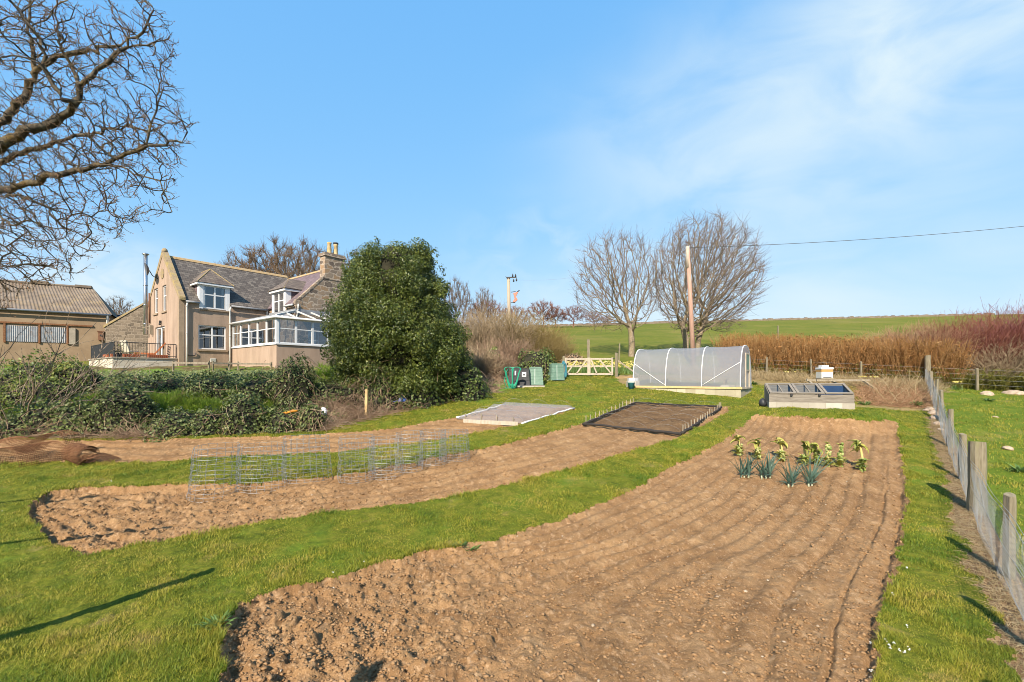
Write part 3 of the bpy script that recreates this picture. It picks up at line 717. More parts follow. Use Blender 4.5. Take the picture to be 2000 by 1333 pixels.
# roofs
rf = MB()
zs = lambda y: EV-.13+(y+.16)*(RZ-EV+.13)/(W_/2+.16)
for x0, x1, y0 in ((.22, 1.03, -.16), (1.03, 2.69, .82), (2.69, 7.85, -.16)):
    rf.slab([(x0, y0, zs(y0)), (x1, y0, zs(y0)), (x1, W_/2, RZ), (x0, W_/2, RZ)], .09)
rf.slab([(7.85, W_+.16, EV-.13), (.22, W_+.16, EV-.13), (.22, W_/2, RZ), (7.85, W_/2, RZ)], .09)
rmain = rf.build('roof', M['slate'], hs)
rg = MB()
for i in range(17):
    x = .3+i*.445; rg.prism([(x, W_/2-.15, RZ-.10), (x, W_/2-.07, RZ+.045), (x, W_/2, RZ+.085), (x, W_/2+.07, RZ+.045), (x, W_/2+.15, RZ-.10)], (.435, 0, 0))
rg.build('ridge_tiles', M['ridge'], rmain)
sk = MB()
for s in (0, 1):
    f = lambda y: W_-y if s else y
    pts = [(0, f(-.18), EV-.12), (0, f(-.18), EV+.06), (0, f(.05), EV+.30), (0, f(W_/2-.10), RZ+.27), (0, f(W_/2), RZ+.36), (0, f(W_/2), RZ-.02), (0, f(0.02), EV-.02)]
    sk.prism([(x-.035, y, z) for x, y, z in (pts if not s else pts[::-1])], (.30, 0, 0))
sk.wobble(.035, 5.0, 3); sk.build('skew', M['skew'], hs)
ap = MB(); ap.lathe([(.16, RZ+.2), (.17, RZ+.34), (.13, RZ+.44), (.05, RZ+.50)], (.11, W_/2, 0), 12); ap.build('skew_block', M['skew'], hs, True)
rd = MB(); rd.tube([(-.015, W_/2, 5.95), (-.03, W_/2, 5.95)], .33, 20); rd.build('roundel', M['skew'], hs)
# dormer of the harled wing
def dormer(name, mp, a0, a1, h0, h1, run, wallh, apex_h, cheek, roofm, ov=.16):
    """mp(a, h, d) as for walls; run = how far back the roof goes (d = -run at the ridge end)."""
    d = MB(); t_ = .10
    mbox(d, mp, a0-.20, a0, h0-.04, h1, -.35, .03); mbox(d, mp, a1, a1+.20, h0-.04, h1, -.35, .03)
    mbox(d, mp, a0-.20-ov, a1+.20+ov, h1, h1+.13, -.45, ov+.03)
    mbox(d, mp, a0-.20-ov, a0-.20+.02, h1+.004, h1+.126, -run*.55, -.45); mbox(d, mp, a1+.18, a1+.20+ov, h1+.004, h1+.126, -run*.55, -.45)
    r = d.build(name, M['white'], hs)
    c = MB()
    for a in (a0-.19, a1+.19): c.add([mp(a, h0-.3, -.2), mp(a, h1, -.2), mp(a, h1, -run*.62)], [(0, 1, 2)])
    c.build('cheek', cheek, r)
    o = MB(); am = (a0+a1)/2; L, Rr, B = a0-.20-ov-.03, a1+.20+ov+.03, ov+.06; E_ = h1+.135
    P0, P1, A0, A1 = mp(L, E_, B), mp(Rr, E_, B), mp(am, apex_h, -run*.32), mp(am, apex_h, -run)
    o.slab([P0, P1, A0], .05); o.slab([P1, mp(Rr, E_, -run*.60), A1, A0], .05); o.slab([mp(L, E_, -run*.60), P0, A0, A1], .05)
    o.build('dormer_roof', roofm, r)
    k = MB(); k.tube([P0, A0], .035, 6); k.tube([P1, A0], .035, 6); k.tube([A0, A1], .045, 6); k.build('hip_tiles', M['skew'], r)
    return window(hs, mp, a0, a1, h0, h1, 2, 0.60, 0.0, curtains=True, sill=False)
dormer('dormer', fm, 1.22, 2.50, 3.62, 5.05, 2.25, .5, 6.22, M['slate_cross'], M['slate_dormer'])
sl = MB(); mbox(sl, fm, 1.10, 2.62, 3.50, 3.575, -.1, .09); sl.build('dormer_sill', M['margin'], hs)
# stone wing
sw = MB()
cg = lambda a, h, d: (a, CY-d, h)
cl = lambda a, h, d: (CX0-d, a, h)
wall_holes(sw, cg, [(CX0, -.6), (CX1, -.6), (CX1, CE), (CM, CR), (CX0, CE)], [(5.9, 6.7, 1.0, 2.5)], .2)
wall_holes(sw, cl, [(CY, -.6), (0.0, -.6), (0.0, CE), (-0.72, CE), (-0.72, 3.52), (-2.22, 3.52), (-2.22, CE), (CY, CE)], [], .2)
sw.add([(CX1, CY, -.6), (CX1, W_, -.6), (CX1, W_, CE), (CX1, CY, CE)], [(0, 1, 2, 3)])
sw.build('stone_wall', M['rubble'], hs)
window(hs, cg, 5.9, 6.7, 1.0, 2.5, 1, .5, .1, curtains=False)
q_ = MB()
for i, z0 in enumerate(np.arange(-.5, 4.0, .32)):
    e = .26 if i % 2 else .42
    q_.box(CX0-.012, CX0+e, CY-.014, CY+.66-e, z0, z0+.30)
q_.build('quoins', M['rubble'], hs)
r2 = MB()
zc_ = lambda x: CE-.13+(x-CX0+.15)*(CR-CE+.13)/(CM-CX0+.15)
for y0, y1, x0 in ((CY+.18, -2.40, CX0-.15), (-2.40, -.54, CX0+.84), (-.54, W_, CX0-.15)):
    r2.slab([(x0, y1, zc_(x0)), (x0, y0, zc_(x0)), (CM, y0, CR), (CM, y1, CR)], .08)
r2.slab([(CX1+.15, CY+.18, CE-.13), (CX1+.15, W_, CE-.13), (CM, W_, CR), (CM, CY+.18, CR)], .08)
rcross = r2.build('roof', M['slate_cross'], hs); rcross['label'] = 'purple slate roof'
k2 = MB()
for i in range(22): k2.prism([(CM-.14, CY+.7+i*.43, CR-.10), (CM, CY+.7+i*.43, CR+.07), (CM+.14, CY+.7+i*.43, CR-.10)], (0, .42, 0))
k2.build('ridge_tiles', M['ridge'], rcross)
s2 = MB()
for sgn in (-1, 1):
    xe = CM+sgn*((CX1-CX0)/2+.05); pts = [(xe, CY-.02, CE-.15), (xe, CY-.02, CE+.05), (CM, CY-.02, CR+.14), (CM, CY-.02, CR-.05)]
    s2.prism(pts if sgn < 0 else pts[::-1], (0, .24, 0))
s2.wobble(.02, 5, 9); s2.build('skew', M['rubble'], hs)
dormer('dormer', lambda a, h, d: (CX0-d, a, h), -2.22, -.72, 3.52, 4.98, 2.1, .5, 5.95, M['slate_cross'], M['slate_dormer'], .12)
ch = MB(); ch.box(7.05, 8.50, CY-.03, CY+.62, 5.9, 7.45); ch.box(6.98, 8.57, CY-.10, CY+.69, 7.45, 7.62); ch.box(7.05, 8.50, CY-.03, CY+.62, 7.62, 7.70)
chn = ch.build('chimney', M['rubble'], hs)
for x, hh in ((7.55, .78), (8.02, .74)):
    p = MB(); p.lathe([(.16, 7.69), (.15, 7.75), (.125, 7.69+hh-.12), (.15, 7.69+hh-.08), (.15, 7.69+hh), (.10, 7.69+hh)], (x, CY+.3, 0), 14); p.build('chimney_pot', M['claypot'], chn, True)
p = MB(); p.lathe([(.12, 8.40), (.17, 8.46), (.17, 8.56), (.12, 8.57)], (8.02, CY+.3, 0), 12); p.build('cowl', M['iron'], chn, True)
# rainwater goods
def pipe(pts, r=.045, m='greywhite', name='downpipe'):
    b = MB(); b.tube(pts, r, 8)
    for p in pts[1:]: b.tube([Vector(p)+Vector((0, 0, .03)), Vector(p)-Vector((0, 0, .03))], r*1.25, 8)
    return b.build(name, M[m], hs, True)
pipe([(.36, -.20, 3.85), (.36, -.08, 3.62), (.36, -.075, 2.0), (.36, -.075, -.4)])
pipe([(2.70, -.20, 3.85), (2.70, -.08, 3.62), (2.70, -.075, 2.0), (2.70, -.075, -.4)])
pipe([(4.95, -.22, 3.9), (4.95, -.12, 3.7), (4.95, -.10, 3.3)])
pipe([(CX0+.1, CY-.10, 4.0), (CX0+.1, CY-.09, 3.6)])
for x0, x1 in ((.28, .98), (2.74, 4.98)):
    b = MB(); b.tube([(x0, -.22, 3.90), (x1, -.22, 3.88)], .06, 8); b.build('gutter', M['lead'], hs, True)
b = MB(); b.tube([(CX0-.2, CY+.05, 3.93), (CX0-.2, -2.6, 3.93)], .06, 8); b.build('gutter', M['greywhite'], hs, True)
fl = MB(); fl.tube([(-.20, 6.05, 2.25), (-.20, 6.05, 7.55)], .115, 14); fl.lathe([(.11, 7.55), (.2, 7.62), (.2, 7.66), (.05, 7.72)], (-.20, 6.05, 0), 14)
for z in (2.9, 4.2, 5.5): fl.tube([(-.20, 6.05, z), (-.2, 6.05, z+.06)], .13, 14)
fl.build('flue', M['steel'], hs, True)
b = MB(); b.tube([(-.07, 5.75, 3.0), (-.07, 5.75, 5.0)], .05, 8); b.build('downpipe', M['rustpipe'], hs, True)['label'] = 'rusty brown downpipe beside the flue'
br = MB(); br.bar((-.05, 5.2, 2.75), (-.55, 5.35, 2.62), .05, .06); br.bar((-.05, 5.2, 2.35), (-.4, 5.3, 2.62), .04, .04); br.box(-.2, -.02, 5.1, 5.25, 2.2, 2.8); br.build('bracket', M['oldwood'], hs)
ds = MB(); prof = [(0.02, 0), (.14, .02), (.26, .06), (.36, .12), (.40, .15), (.41, .15), (.37, .10), (.26, .04), (.14, -.005), (.02, -.02)]
ds.lathe(prof, (0, 0, 0), 20)
dish = ds.build('satellite_dish', M['greydish'], hs, True); dish.location = (-.50, 4.05, 6.28); dish.rotation_euler = (rad(15), rad(-100), rad(-25))
b = MB(); b.tube([(0, 4.1, 5.75), (-.30, 4.08, 5.9), (-.47, 4.05, 6.2)], .025, 6); b.build('dish_arm', M['iron'], hs)
lp = MB(); lp.box(-.12, 0, 3.35, 3.47, 2.82, 2.98); lp.lathe([(.05, 2.70), (.07, 2.76), (.03, 2.84)], (-.09, 3.41, 0), 8); lp.build('wall_lamp', M['iron'], hs)
vt = MB(); vt.box(1.62, 1.92, -.03, .0, .32, .54)
for i in range(5): vt.box(1.64, 1.90, -.04, -.03, .345+i*.04, .36+i*.04)
vt.build('wall_vent', M['greywhite'], hs)
b = MB(); b.tube([(.42, -.06, .70), (.75, -.06, .69), (.83, -.06, .74), (.83, -.06, .86)], .03, 6); b.build('waste_pipe', M['iron'], hs, True)

# ------------------------------------------------------------------ conservatory against the stone wing
cs = thing('conservatory', 'white framed lean to conservatory on a low harled wall beside the stone gable', 'conservatory', HA, HR)
KX, KY, KE, SL, GT, BK = 2.84, -6.13, 8.9, 1.27, 2.70, 3.55
b = MB(); b.box(KX, KX+.22, KY, -.01, -.7, SL-.06); b.box(KX+.22, KE, KY, KY+.22, -.7, SL-.06); b.box(KE-.22, KE, KY+.22, CY-.02, -.7, SL-.06); b.build('base_wall', M['harl'], cs)
b = MB(); b.box(KX+.22, KE-.22, KY+.22, CY-.05, 0.2, .3); b.box(KX+.22, CX0-.05, CY-.05, -.05, .2, .3); b.build('floor', M['warmroom'], cs)
b = MB(); b.box(KX-.06, KX+.16, KY-.06, -.01, SL-.055, SL+.03); b.box(KX+.16, KE, KY-.06, KY+.16, SL-.055, SL+.03); b.build('sill', M['white'], cs)
b = MB(); b.box(KX-.02, KX+.13, KY-.02, KY+.13, SL+.03, GT); b.box(KX+.01, KX+.1, -.10, -.01, SL+.03, GT)
b.box(KX-.06, KX+.1, KY-.06, -.01, GT, GT+.13); b.box(KX+.1, KE, KY-.06, KY+.1, GT, GT+.13); b.build('frame', M['white'], cs)
b = MB(); b.tube([(KX-.13, -.02, GT+.07), (KX-.13, KY-.13, GT+.05), (KE, KY-.13, GT+.07)], .07, 8); b.build('gutter', M['white'], cs, True)
le = lambda a, h, d: (KX-d+.0, a, h)
n = 5
for i in range(n):
    a0 = KY+.13+(-.10-KY-.13)*i/n; a1 = KY+.13+(-.10-KY-.13)*(i+1)/n
    window(cs, le, a0+.005, a1-.005, SL+.035, GT-.005, 1, .60, .03, .055, False, False, None)
fr_ = lambda a, h, d: (a, KY-d, h)
n = 6
for i in range(n):
    a0 = KX+.13+(KE-KX-.13)*i/n; a1 = KX+.13+(KE-KX-.13)*(i+1)/n
    window(cs, fr_, a0+.005, a1-.005, SL+.035, GT-.005, 1, .60, .03, .055, False, False, None)
E0 = GT+.14
b = MB(); b.add([(KX-.04, -.02, E0), (KX-.04, KY-.04, E0), (CX0-.02, CY-.02, BK), (CX0-.02, -.02, BK)], [(0, 1, 2, 3)])
b.add([(KX-.04, KY-.04, E0), (KE, KY-.04, E0), (KE, CY-.02, BK), (CX0-.02, CY-.02, BK)], [(0, 1, 2, 3)]); rg_ = b.build('glass_roof', M['roofglass'], cs)
b = MB()
for i in range(5):
    y = -.1+(KY*0.60)*i/4.0; b.bar((KX-.03, y, E0+.02), (CX0-.03, y, BK+.02), .06, .05)
b.bar((KX-.03, KY-.03, E0+.03), (CX0-.03, CY-.03, BK+.03), .09, .06)
for i in range(5):
    x = CX0+(KE-CX0)*i/4.0; b.bar((x, KY-.03, E0+.02), (x, CY-.03, BK+.02), .045, .05)
for x in (3.9,): b.bar((x, KY-.03, E0+.02), (x, KY+(x-KX)*1.0, E0+(x-KX)*(BK-E0)/(CX0-KX)+.02), .06, .05)
b.build('glazing_bars', M['greywhite'], rg_)
b = MB(); b.box(CX0-.06, KE, CY-.08, CY-.015, BK-.04, BK+.14); b.box(CX0-.07, CX0-.012, CY-.08, -.02, BK-.04, BK+.14); b.build('flashing', M['lead'], rg_)
M['potleaf0'] = leaf_mat('indoor_leaves', [(0.05, 0.09, 0.015), (0.12, 0.16, 0.02), (0.3, 0.12, 0.08)], 0.5, .25)
# things on the conservatory sill and floor, seen through the glass
def house_pt(x, y, z):
    c, s = math.cos(HR), math.sin(HR); return Vector((HA[0]+c*x-s*y, HA[1]+s*x+c*y, HA[2]+z))

for i, (x, y, lab) in enumerate(((3.3, -1.0, 'orange cushioned chair inside the conservatory by the house wall'), (3.35, -4.4, 'leafy potted plant behind the conservatory side windows'), (4.6, -5.6, 'leafy potted plant behind the conservatory front windows'))):
    p = house_pt(x, y, .31)
    if i == 0:
        t_ = thing('cushioned_chair', lab, 'chair', p, HR); b = MB(); b.box(-.3, .3, -.3, .3, .25, .45); b.build('seat', M['orangewood'], t_, bevel=.04); b = MB(); b.box(.22, .34, -.3, .3, .452, 1.25); b.build('backrest', M['orangewood'], t_, bevel=.04)
        for a in (-.25, .25):
            for c in (-.25, .25): b = MB(); b.box(a-.03, a+.03, c-.03, c+.03, 0, .248); b.build('leg', M['oldwood'], t_)
    else:
        t_ = thing('indoor_plant', lab, 'plant', p, HR); b = MB(); b.lathe([(.16, 0), (.22, .55), (.24, .6), (.2, .6)], (0, 0, 0), 12); b.build('pot', M['claypot'], t_, True)
        C_ = np.stack([RG.normal(0, .22, 160), RG.normal(0, .22, 160), .7+RG.random(160)*.8], -1); put('foliage', leaf_mesh('foliage', C_, np.tile([0, 0, 1.], (160, 1)), .13, M['potleaf0']), t_)

# ------------------------------------------------------------------ terrace with railing in front of the gable
tr = thing('terrace', 'raised cream blockwork terrace with black iron railing beside the harled gable', 'terrace', HA, HR)
TX, TY0, TY1, TT = -2.98, .25, 6.3, .50
b = MB(); b.box(TX, -.03, TY0, TY0+.2, -1.0, TT-.07); b.box(TX, TX+.2, TY0+.2, TY1, -1.0, TT-.07); b.build('block_wall', M['terrace_wall'], tr)
b = MB(); b.box(TX-.05, -.03, TY0-.05, TY0+.25, TT-.068, TT); b.box(TX-.05, TX+.25, TY0+.25, TY1, TT-.068, TT); b.build('coping', M['coping'], tr)
b = MB(); b.box(TX+.22, -.03, TY0+.22, TY1, TT-.12, TT-.03); b.build('paving', M['coping'], tr)
rl = MB(); RT = 1.32
rl.tube([(TX+.1, TY0+.1, RT), (-.06, TY0+.1, RT)], .022, 6); rl.tube([(TX+.1, TY0+.1, TT+.10), (-.06, TY0+.1, TT+.10)], .016, 6)
k = 22
for i in range(k+1):
    x = TX+.1+(-.16-TX)*i/k; r_ = .026 if i in (0, k) else .010; rl.tube([(x, TY0+.1, TT-.01), (x, TY0+.1, RT)], r_, 5)
rl.tube([(TX+.1, TY0+.1, RT), (TX+.1, TY1, RT)], .022, 6)
for y in (TY0+.1, 2.3, 4.3, 6.2): rl.tube([(TX+.1, y, TT-.01), (TX+.1, y, RT+.02)], .03, 6)
rail = rl.build('railing', M['iron'], tr)
M['shadecloth'] = sheer_mat('windbreak_mesh', (0.03, 0.033, 0.036), 0.93, 0.8, 0.1, nscale=3.0, namp=0.10)
b = MB(); b.box(TX+.095, TX+.105, TY0+.12, TY1, TT+.04, RT-.02); b.build('windbreak_mesh', M['shadecloth'], rail)
# furniture and pots on the terrace
def tw(name, label, cat, x, y, group=None, rz=0.0, z=TT-.03):
    return thing(name, label, cat, house_pt(x, y, z), HR+rz, group)
ck = tw('garden_lounger', 'orange wooden garden lounger with raised back by the patio door', 'lounger', -1.0, 2.0, rz=rad(-15))
b = MB()
for s in (-.28, .28): b.bar((-.7, s, .32), (.35, s, .30), .05, .07)
for i in range(9): b.bar((-.66+i*.12, -.30, .36), (-.66+i*.12, .30, .36), .08, .022)
b.build('seat', M['orangewood'], ck)
b = MB()
for s in (-.28, .28): b.bar((.3, s, .30), (.82, s, 1.0), .05, .06)
for i in range(7): b.bar((.36+i*.07, -.30, .41+i*.094), (.36+i*.07, .30, .41+i*.094), .07, .022)
b.build('backrest', M['orangewood'], ck)
for x, s in ((-.62, -.28), (-.62, .28), (.25, -.28), (.25, .28)): b = MB(); b.bar((x, s, 0), (x, s, .30), .05, .05); b.build('leg', M['orangewood'], ck)
cw = tw('garden_chair', 'pale cream cushioned chair standing behind the terrace railing', 'chair', -1.75, 2.2, rz=rad(200))
b = MB(); b.box(-.27, .27, -.26, .26, .36, .46); b.build('seat', M['cream'], cw, bevel=.03)
b = MB(); b.slab([(.22, -.26, .45), (.22, .26, .45), (.42, .26, 1.05), (.42, -.26, 1.05)], -.07); b.build('backrest', M['cream'], cw)
for x in (-.24, .24):
    for y in (-.23, .23): b = MB(); b.bar((x, y, 0), (x, y, .37), .04, .04); b.build('leg', M['oldwood'], cw)
tb = tw('garden_table', 'low slatted wooden table behind the terrace railing', 'table', -2.0, 3.0)
b = MB()
for i in range(6): b.bar((-.5, -.36+i*.14, .44), (.5, -.36+i*.14, .44), .11, .03)
b.build('table_top', M['oldwood'], tb)
for x in (-.45, .45):
    for y in (-.32, .32): b = MB(); b.bar((x, y, 0), (x, y, .43), .05, .05); b.build('leg', M['oldwood'], tb)
M['potleaf'] = leaf_mat('pot_leaves', [(0.05, 0.10, 0.015), (0.12, 0.18, 0.02), (0.24, 0.26, 0.03)], 0.5, .25)
def planter(kind, label, x, y, L, rz=0.0, plant=True, grp='planters on the terrace wall'):
    p = tw(kind, label, 'planter', x, y, grp, rz, TT+.001)
    b = MB(); b.prism([(-L/2, -.09, 0), (-L/2, .09, 0), (-L/2, .12, .17), (-L/2, -.12, .17)], (L, 0, 0))
    nn = max(3, int(L/.09))
    for i in range(nn):
        xx = -L/2+L*(i+.5)/nn; b.bar((xx, -.105, .01), (xx, -.125, .16), .05, .03)
    b.build('trough', M['terracotta'], p)
    if plant:
        C_ = np.stack([RG.uniform(-L/2, L/2, 60), RG.uniform(-.1, .1, 60), .18+RG.random(60)*.14], -1)
        put('foliage', leaf_mesh('foliage', C_, np.tile([0, 0, 1.], (60, 1)), .07, M['potleaf']), p)
planter('plant_trough', 'ribbed terracotta trough on the terrace edge nearest the patio door', -.95, .36, .95, plant=False)
planter('plant_trough', 'ribbed terracotta trough in the middle of the terrace edge', -2.15, .36, .75)
planter('plant_trough', 'small terracotta pot on the terrace wall corner by the black mesh', -2.86, .75, .22, rad(90), False)
planter('plant_trough', 'long flat terracotta trough on the wall below the black mesh', -2.86, 2.1, 1.0, rad(90), False)
pt = tw('potted_plant', 'yellow green potted plant behind the terrace railing corner', 'plant', -2.6, .8)
b = MB(); b.lathe([(.10, 0), (.14, .25), (.15, .26), (.12, .26)], (0, 0, 0), 12); b.build('pot', M['iron'], pt, True)
C_ = np.stack([RG.normal(0, .09, 90), RG.normal(0, .09, 90), .28+RG.random(90)*.45], -1); put('foliage', leaf_mesh('foliage', C_, np.tile([0, 0, 1.], (90, 1)), .09, M['potleaf']), pt)

# ------------------------------------------------------------------ barn, outbuilding, far shed
M['barnharl'] = speckle_mat('barn_render', [(0.23, 0.16, 0.10), (0.30, 0.215, 0.135), (0.35, 0.26, 0.17)], 0.7, 0.95, 0.5, 40, 0.02, dirt=((0.17, 0.12, 0.075), 0.5, 0.6), space='obj')
M['corrugated'] = speckle_mat('asbestos_sheet', [(0.13, 0.10, 0.075), (0.19, 0.15, 0.115), (0.25, 0.205, 0.16)], 1.5, 0.95, 0.3, 20, 0.02, dirt=((0.25, 0.18, 0.08), 1.0, 0.5), space='obj')
M['tin'] = speckle_mat('galvanised_sheet', [(0.38, 0.39, 0.40), (0.55, 0.56, 0.58)], 4, 0.45, 0.0, metal=0.4, space='obj', dirt=((0.22, 0.13, 0.08), 3.0, .6))
M['bluepaint'] = speckle_mat('blue_paint', [(0.012, 0.035, 0.10), (0.022, 0.055, 0.15)], 3, 0.5, 0.0, space='obj')
M['rust'] = speckle_mat('rust', [(0.10, 0.045, 0.022), (0.20, 0.09, 0.04), (0.28, 0.14, 0.07)], 14, 0.9, 0.3, 60, 0.004)
bd = Vector((-.825, -.565, 0)); BC = Vector((-.8864*38, 38, 0)); bz = g(BC.x, BC.y)-.3
ba = math.atan2(bd.y, bd.x)-math.pi
bn = thing('barn', 'brown rendered barn with corrugated hipped roof at the left edge', 'barn', (BC.x, BC.y, bz), math.atan2(.565, .825))
# local x points right along the front; the barn runs from x = -16 to 0, depth y 0..7
EB = 3+(HZ-612)/F_PX*38-bz; RB = EB+2.45; DB = 7.0
b = MB(); b.box(-16, 0, 0, DB, -1.5, EB-.02); b.build('wall', M['barnharl'], bn)
def corrug(p00, p10, p11, p01, n, amp):
    """A corrugated sheet between two edges (p00-p10 low, p01-p11 high)."""
    m_ = MB(); vs = []; k_ = n*4; p00, p10, p11, p01 = map(Vector, (p00, p10, p11, p01)); nr = (p10-p00).cross(p01-p00).normalized()
    for i in range(k_+1):
        t_ = i/k_; o_ = nr*(amp*math.sin(t_*n*2*math.pi)); vs += [p00.lerp(p10, t_)+o_, p01.lerp(p11, t_)+o_]
    m_.add(vs, [(2*i, 2*i+2, 2*i+3, 2*i+1) for i in range(k_)]); return m_
o_ = corrug((-16, -.25, EB-.12), (.25, -.25, EB-.12), (-1.45, DB/2, RB), (-16, DB/2, RB), 78, .035).build('roof', M['corrugated'], bn, True)
b = MB(); b.poly([(.25, -.25, EB-.12), (.25, DB+.2, EB-.12), (-1.45, DB/2, RB)]); b.poly([(-16, DB/2, RB), (-1.45, DB/2, RB), (.25, DB+.25, EB-.12), (-16, DB+.25, EB-.12)]); b.build('rear_roof', M['corrugated'], bn)
b = MB(); b.tube([(-16, DB/2, RB+.03), (-1.5, DB/2, RB+.03)], .12, 8); b.box(-5.3, -4.25, DB/2-.2, DB/2+.2, RB, RB+.25); b.box(-2.6, -1.55, DB/2-.2, DB/2+.2, RB, RB+.2); b.build('ridge_cap', M['corrugated'], o_)
b = MB(); b.tube([(-16, -.36, EB-.16), (.2, -.36, EB-.2)], .08, 8); b.build('gutter', M['lead'], bn, True)
b = MB(); b.tube([(-.02, -.36, EB-.2), (-.06, -.09, EB-.55), (-.06, -.09, -.8)], .08, 8); b.build('downpipe', M['greywhite'], bn, True)
b = MB(); b.box(-16, -.95, -.10, .0, EB-1.22, EB-1.10); b.build('rail_beam', M['rust'], bn)
for x0, x1, k_ in ((-5.9, -4.15, 15), (-4.0, -2.55, 13)):
    corrug((x0, -.05, EB-2.6), (x1, -.05, EB-2.6), (x1, -.05, EB-1.38), (x0, -.05, EB-1.38), k_, .03).build('tin_door', M['tin'], bn, True)
b = MB()
for x in (-5.95, -4.08, -2.48): b = MB(); b.box(x-.06, x+.06, -.11, -.02, EB-2.7, EB-1.25); b.build('door_post', M['rust'], bn)
b = MB(); b.box(-2.38, -2.0, -.13, -.002, EB-2.7, EB-1.4); b.build('door_jamb', M['coping'], bn)
# rubble outbuilding between barn and house
ob = Vector(((284-1000)/F_PX*36.5, 36.5, 0)); oz = g(ob.x, ob.y)-.3
og = thing('outbuilding', 'rubble stone outbuilding with sloping gable between the barn and the house', 'outbuilding', (ob.x, ob.y, oz), rad(12))
zt = 3+(HZ-594)/F_PX*36.5-oz; zl = 3+(HZ-638)/F_PX*36.5-oz
b = MB(); b.prism([(-2.75, 0, -1.5), (2.75, 0, -1.5), (2.75, 0, zl), (0, 0, zt), (-2.75, 0, zl)], (0, 6, 0)); b.build('wall', M['rubble_dark'], og)
b = MB(); b.slab([(-2.95, .25, zl-.2), (-2.95, 6, zl-.2), (0, 6, zt+.08), (0, .25, zt+.08)][::-1], .1); b.slab([(2.95, .25, zl-.2), (0, .25, zt+.08), (0, 6, zt+.08), (2.95, 6, zl-.2)], .1); b.build('roof', M['lead'], og)
b = MB(); b.prism([(-2.85, -.06, zl-.16), (0, -.06, zt+.02), (0, -.06, zt+.16), (-2.85, -.06, zl+.03)], (0, .3, 0)); b.prism([(0, -.06, zt+.02), (2.85, -.06, zl-.16), (2.85, -.06, zl+.03), (0, -.06, zt+.16)], (0, .3, 0)); b.build('skew', M['skew'], og)
sb = Vector(((232-1000)/F_PX*43, 43, 0)); sz = g(sb.x, sb.y)-.3
sh = thing('metal_shed', 'grey roofed shed with blue bargeboard behind the stone outbuilding', 'shed', (sb.x, sb.y, sz), rad(20))
ze = 3+(HZ-626)/F_PX*43-sz; zr = 3+(HZ-603)/F_PX*43-sz
b = MB(); b.prism([(-1.6, 0, -1), (2.9, 0, -1), (2.9, 0, zr-.1), (-1.6, 0, ze-.1)], (0, 5, 0)); b.build('wall', M['bluepaint'], sh)
corrug((-1.8, 5, ze), (-1.8, -.3, ze), (2.9, -.3, zr+.1), (2.9, 5, zr+.1), 22, .03).build('roof', M['tin'], sh, True)
b = MB(); b.slab([(-1.8, -.32, ze-.05), (2.9, -.32, zr+.05), (2.9, -.32, zr-.45), (-1.8, -.32, ze-.55)], .05); b.build('bargeboard', M['bluepaint'], sh)
bc = thing('burner_box', 'small rusty red box fixed to the barn wall beside its downpipe', 'box', (BC.x, BC.y, bz), math.atan2(.565, .825))
b = MB(); b.box(-.62, -.28, -.25, -.02, EB-2.3, EB-1.6); b.box(-.68, -.22, -.30, -.01, EB-1.6, EB-1.54); b.build('casing', M['rustpipe'], bc); b = MB(); b.tube([(-.45, -.27, EB-1.9), (-.45, -.31, EB-1.9)], .07, 10); b.build('dial', M['iron'], bc)

# ------------------------------------------------------------------ wire fences
M['postwood'] = speckle_mat('fence_post_wood', [(0.15, 0.125, 0.08), (0.225, 0.19, 0.13), (0.30, 0.26, 0.185)], 7, 0.9, 0.7, 26, 0.012, stretch=(4, 4, 0.5), dirt=((0.20, 0.20, 0.09), 3.0, .5))
M['wire'] = speckle_mat('galvanised_wire', [(0.26, 0.275, 0.28), (0.38, 0.40, 0.41)], 8, 0.45, 0.0, metal=0.3)
M['palewood'] = speckle_mat('pale_sawn_wood', [(0.34, 0.285, 0.215), (0.44, 0.38, 0.30), (0.50, 0.45, 0.37)], 8, 0.85, 0.3, 30, 0.006, stretch=(3, 3, .5))
def fence_post(parent, p, r, h, seed, square=False, name='fence_post'):
    """One weathered post, slightly out of plumb, cut at an angle at the top. Coordinates relative to the fence's base."""
    rr = random.Random(seed); b = MB(); n = 10; lean = Vector((rr.uniform(-.03, .03), rr.uniform(-.03, .03), 0))
    ks = [-.25, 0, .15, .4, .7, .93, 1.0]
    ks = [k*h for k in ks]; vs = []
    for i, z in enumerate(ks):
        for j in range(n):
            a = 2*math.pi*j/n+seed; q = r*(1.0+rr.uniform(-.05, .05))*(1.04 if z < .3*h else 1.0)*(0.95 if i == len(ks)-1 else 1)
            if square: q *= 1/max(abs(math.cos(a)), abs(math.sin(a)))*.86
            tz = z+(0.02*math.sin(a*1.0+seed) if i == len(ks)-1 else 0)
            vs.append(Vector(p)+Vector((q*math.cos(a), q*math.sin(a), tz))+lean*z)
    fs = [(i*n+j, i*n+(j+1) % n, (i+1)*n+(j+1) % n, (i+1)*n+j) for i in range(len(ks)-1) for j in range(n)]+[tuple(range((len(ks)-1)*n, len(ks)*n))]
    b.add(vs, fs); return b.build(name, M['postwood'], parent)
def on_line(Y): t = (Y-FENCE_P1[1])/FD[1]; return FENCE_P1+FD*t
fp = [(2.9, .062, 1.15), (4.55, .062, 1.18), (6.46, .068, 1.20), (9.1, .138, 1.42), (10.9, .062, 1.14), (13.6, .065, 1.16), (16.6, .065, 1.16), (19.0, .06, 1.15), (21.6, .06, 1.15), (24.3, .13, 1.70)]
q0 = on_line(9.1); FR = Vector((q0[0], q0[1], g(*q0)))
wf = thing('netting_fence', 'post and wire netting fence running back along the right side of the vegetable garden', 'fence', FR)
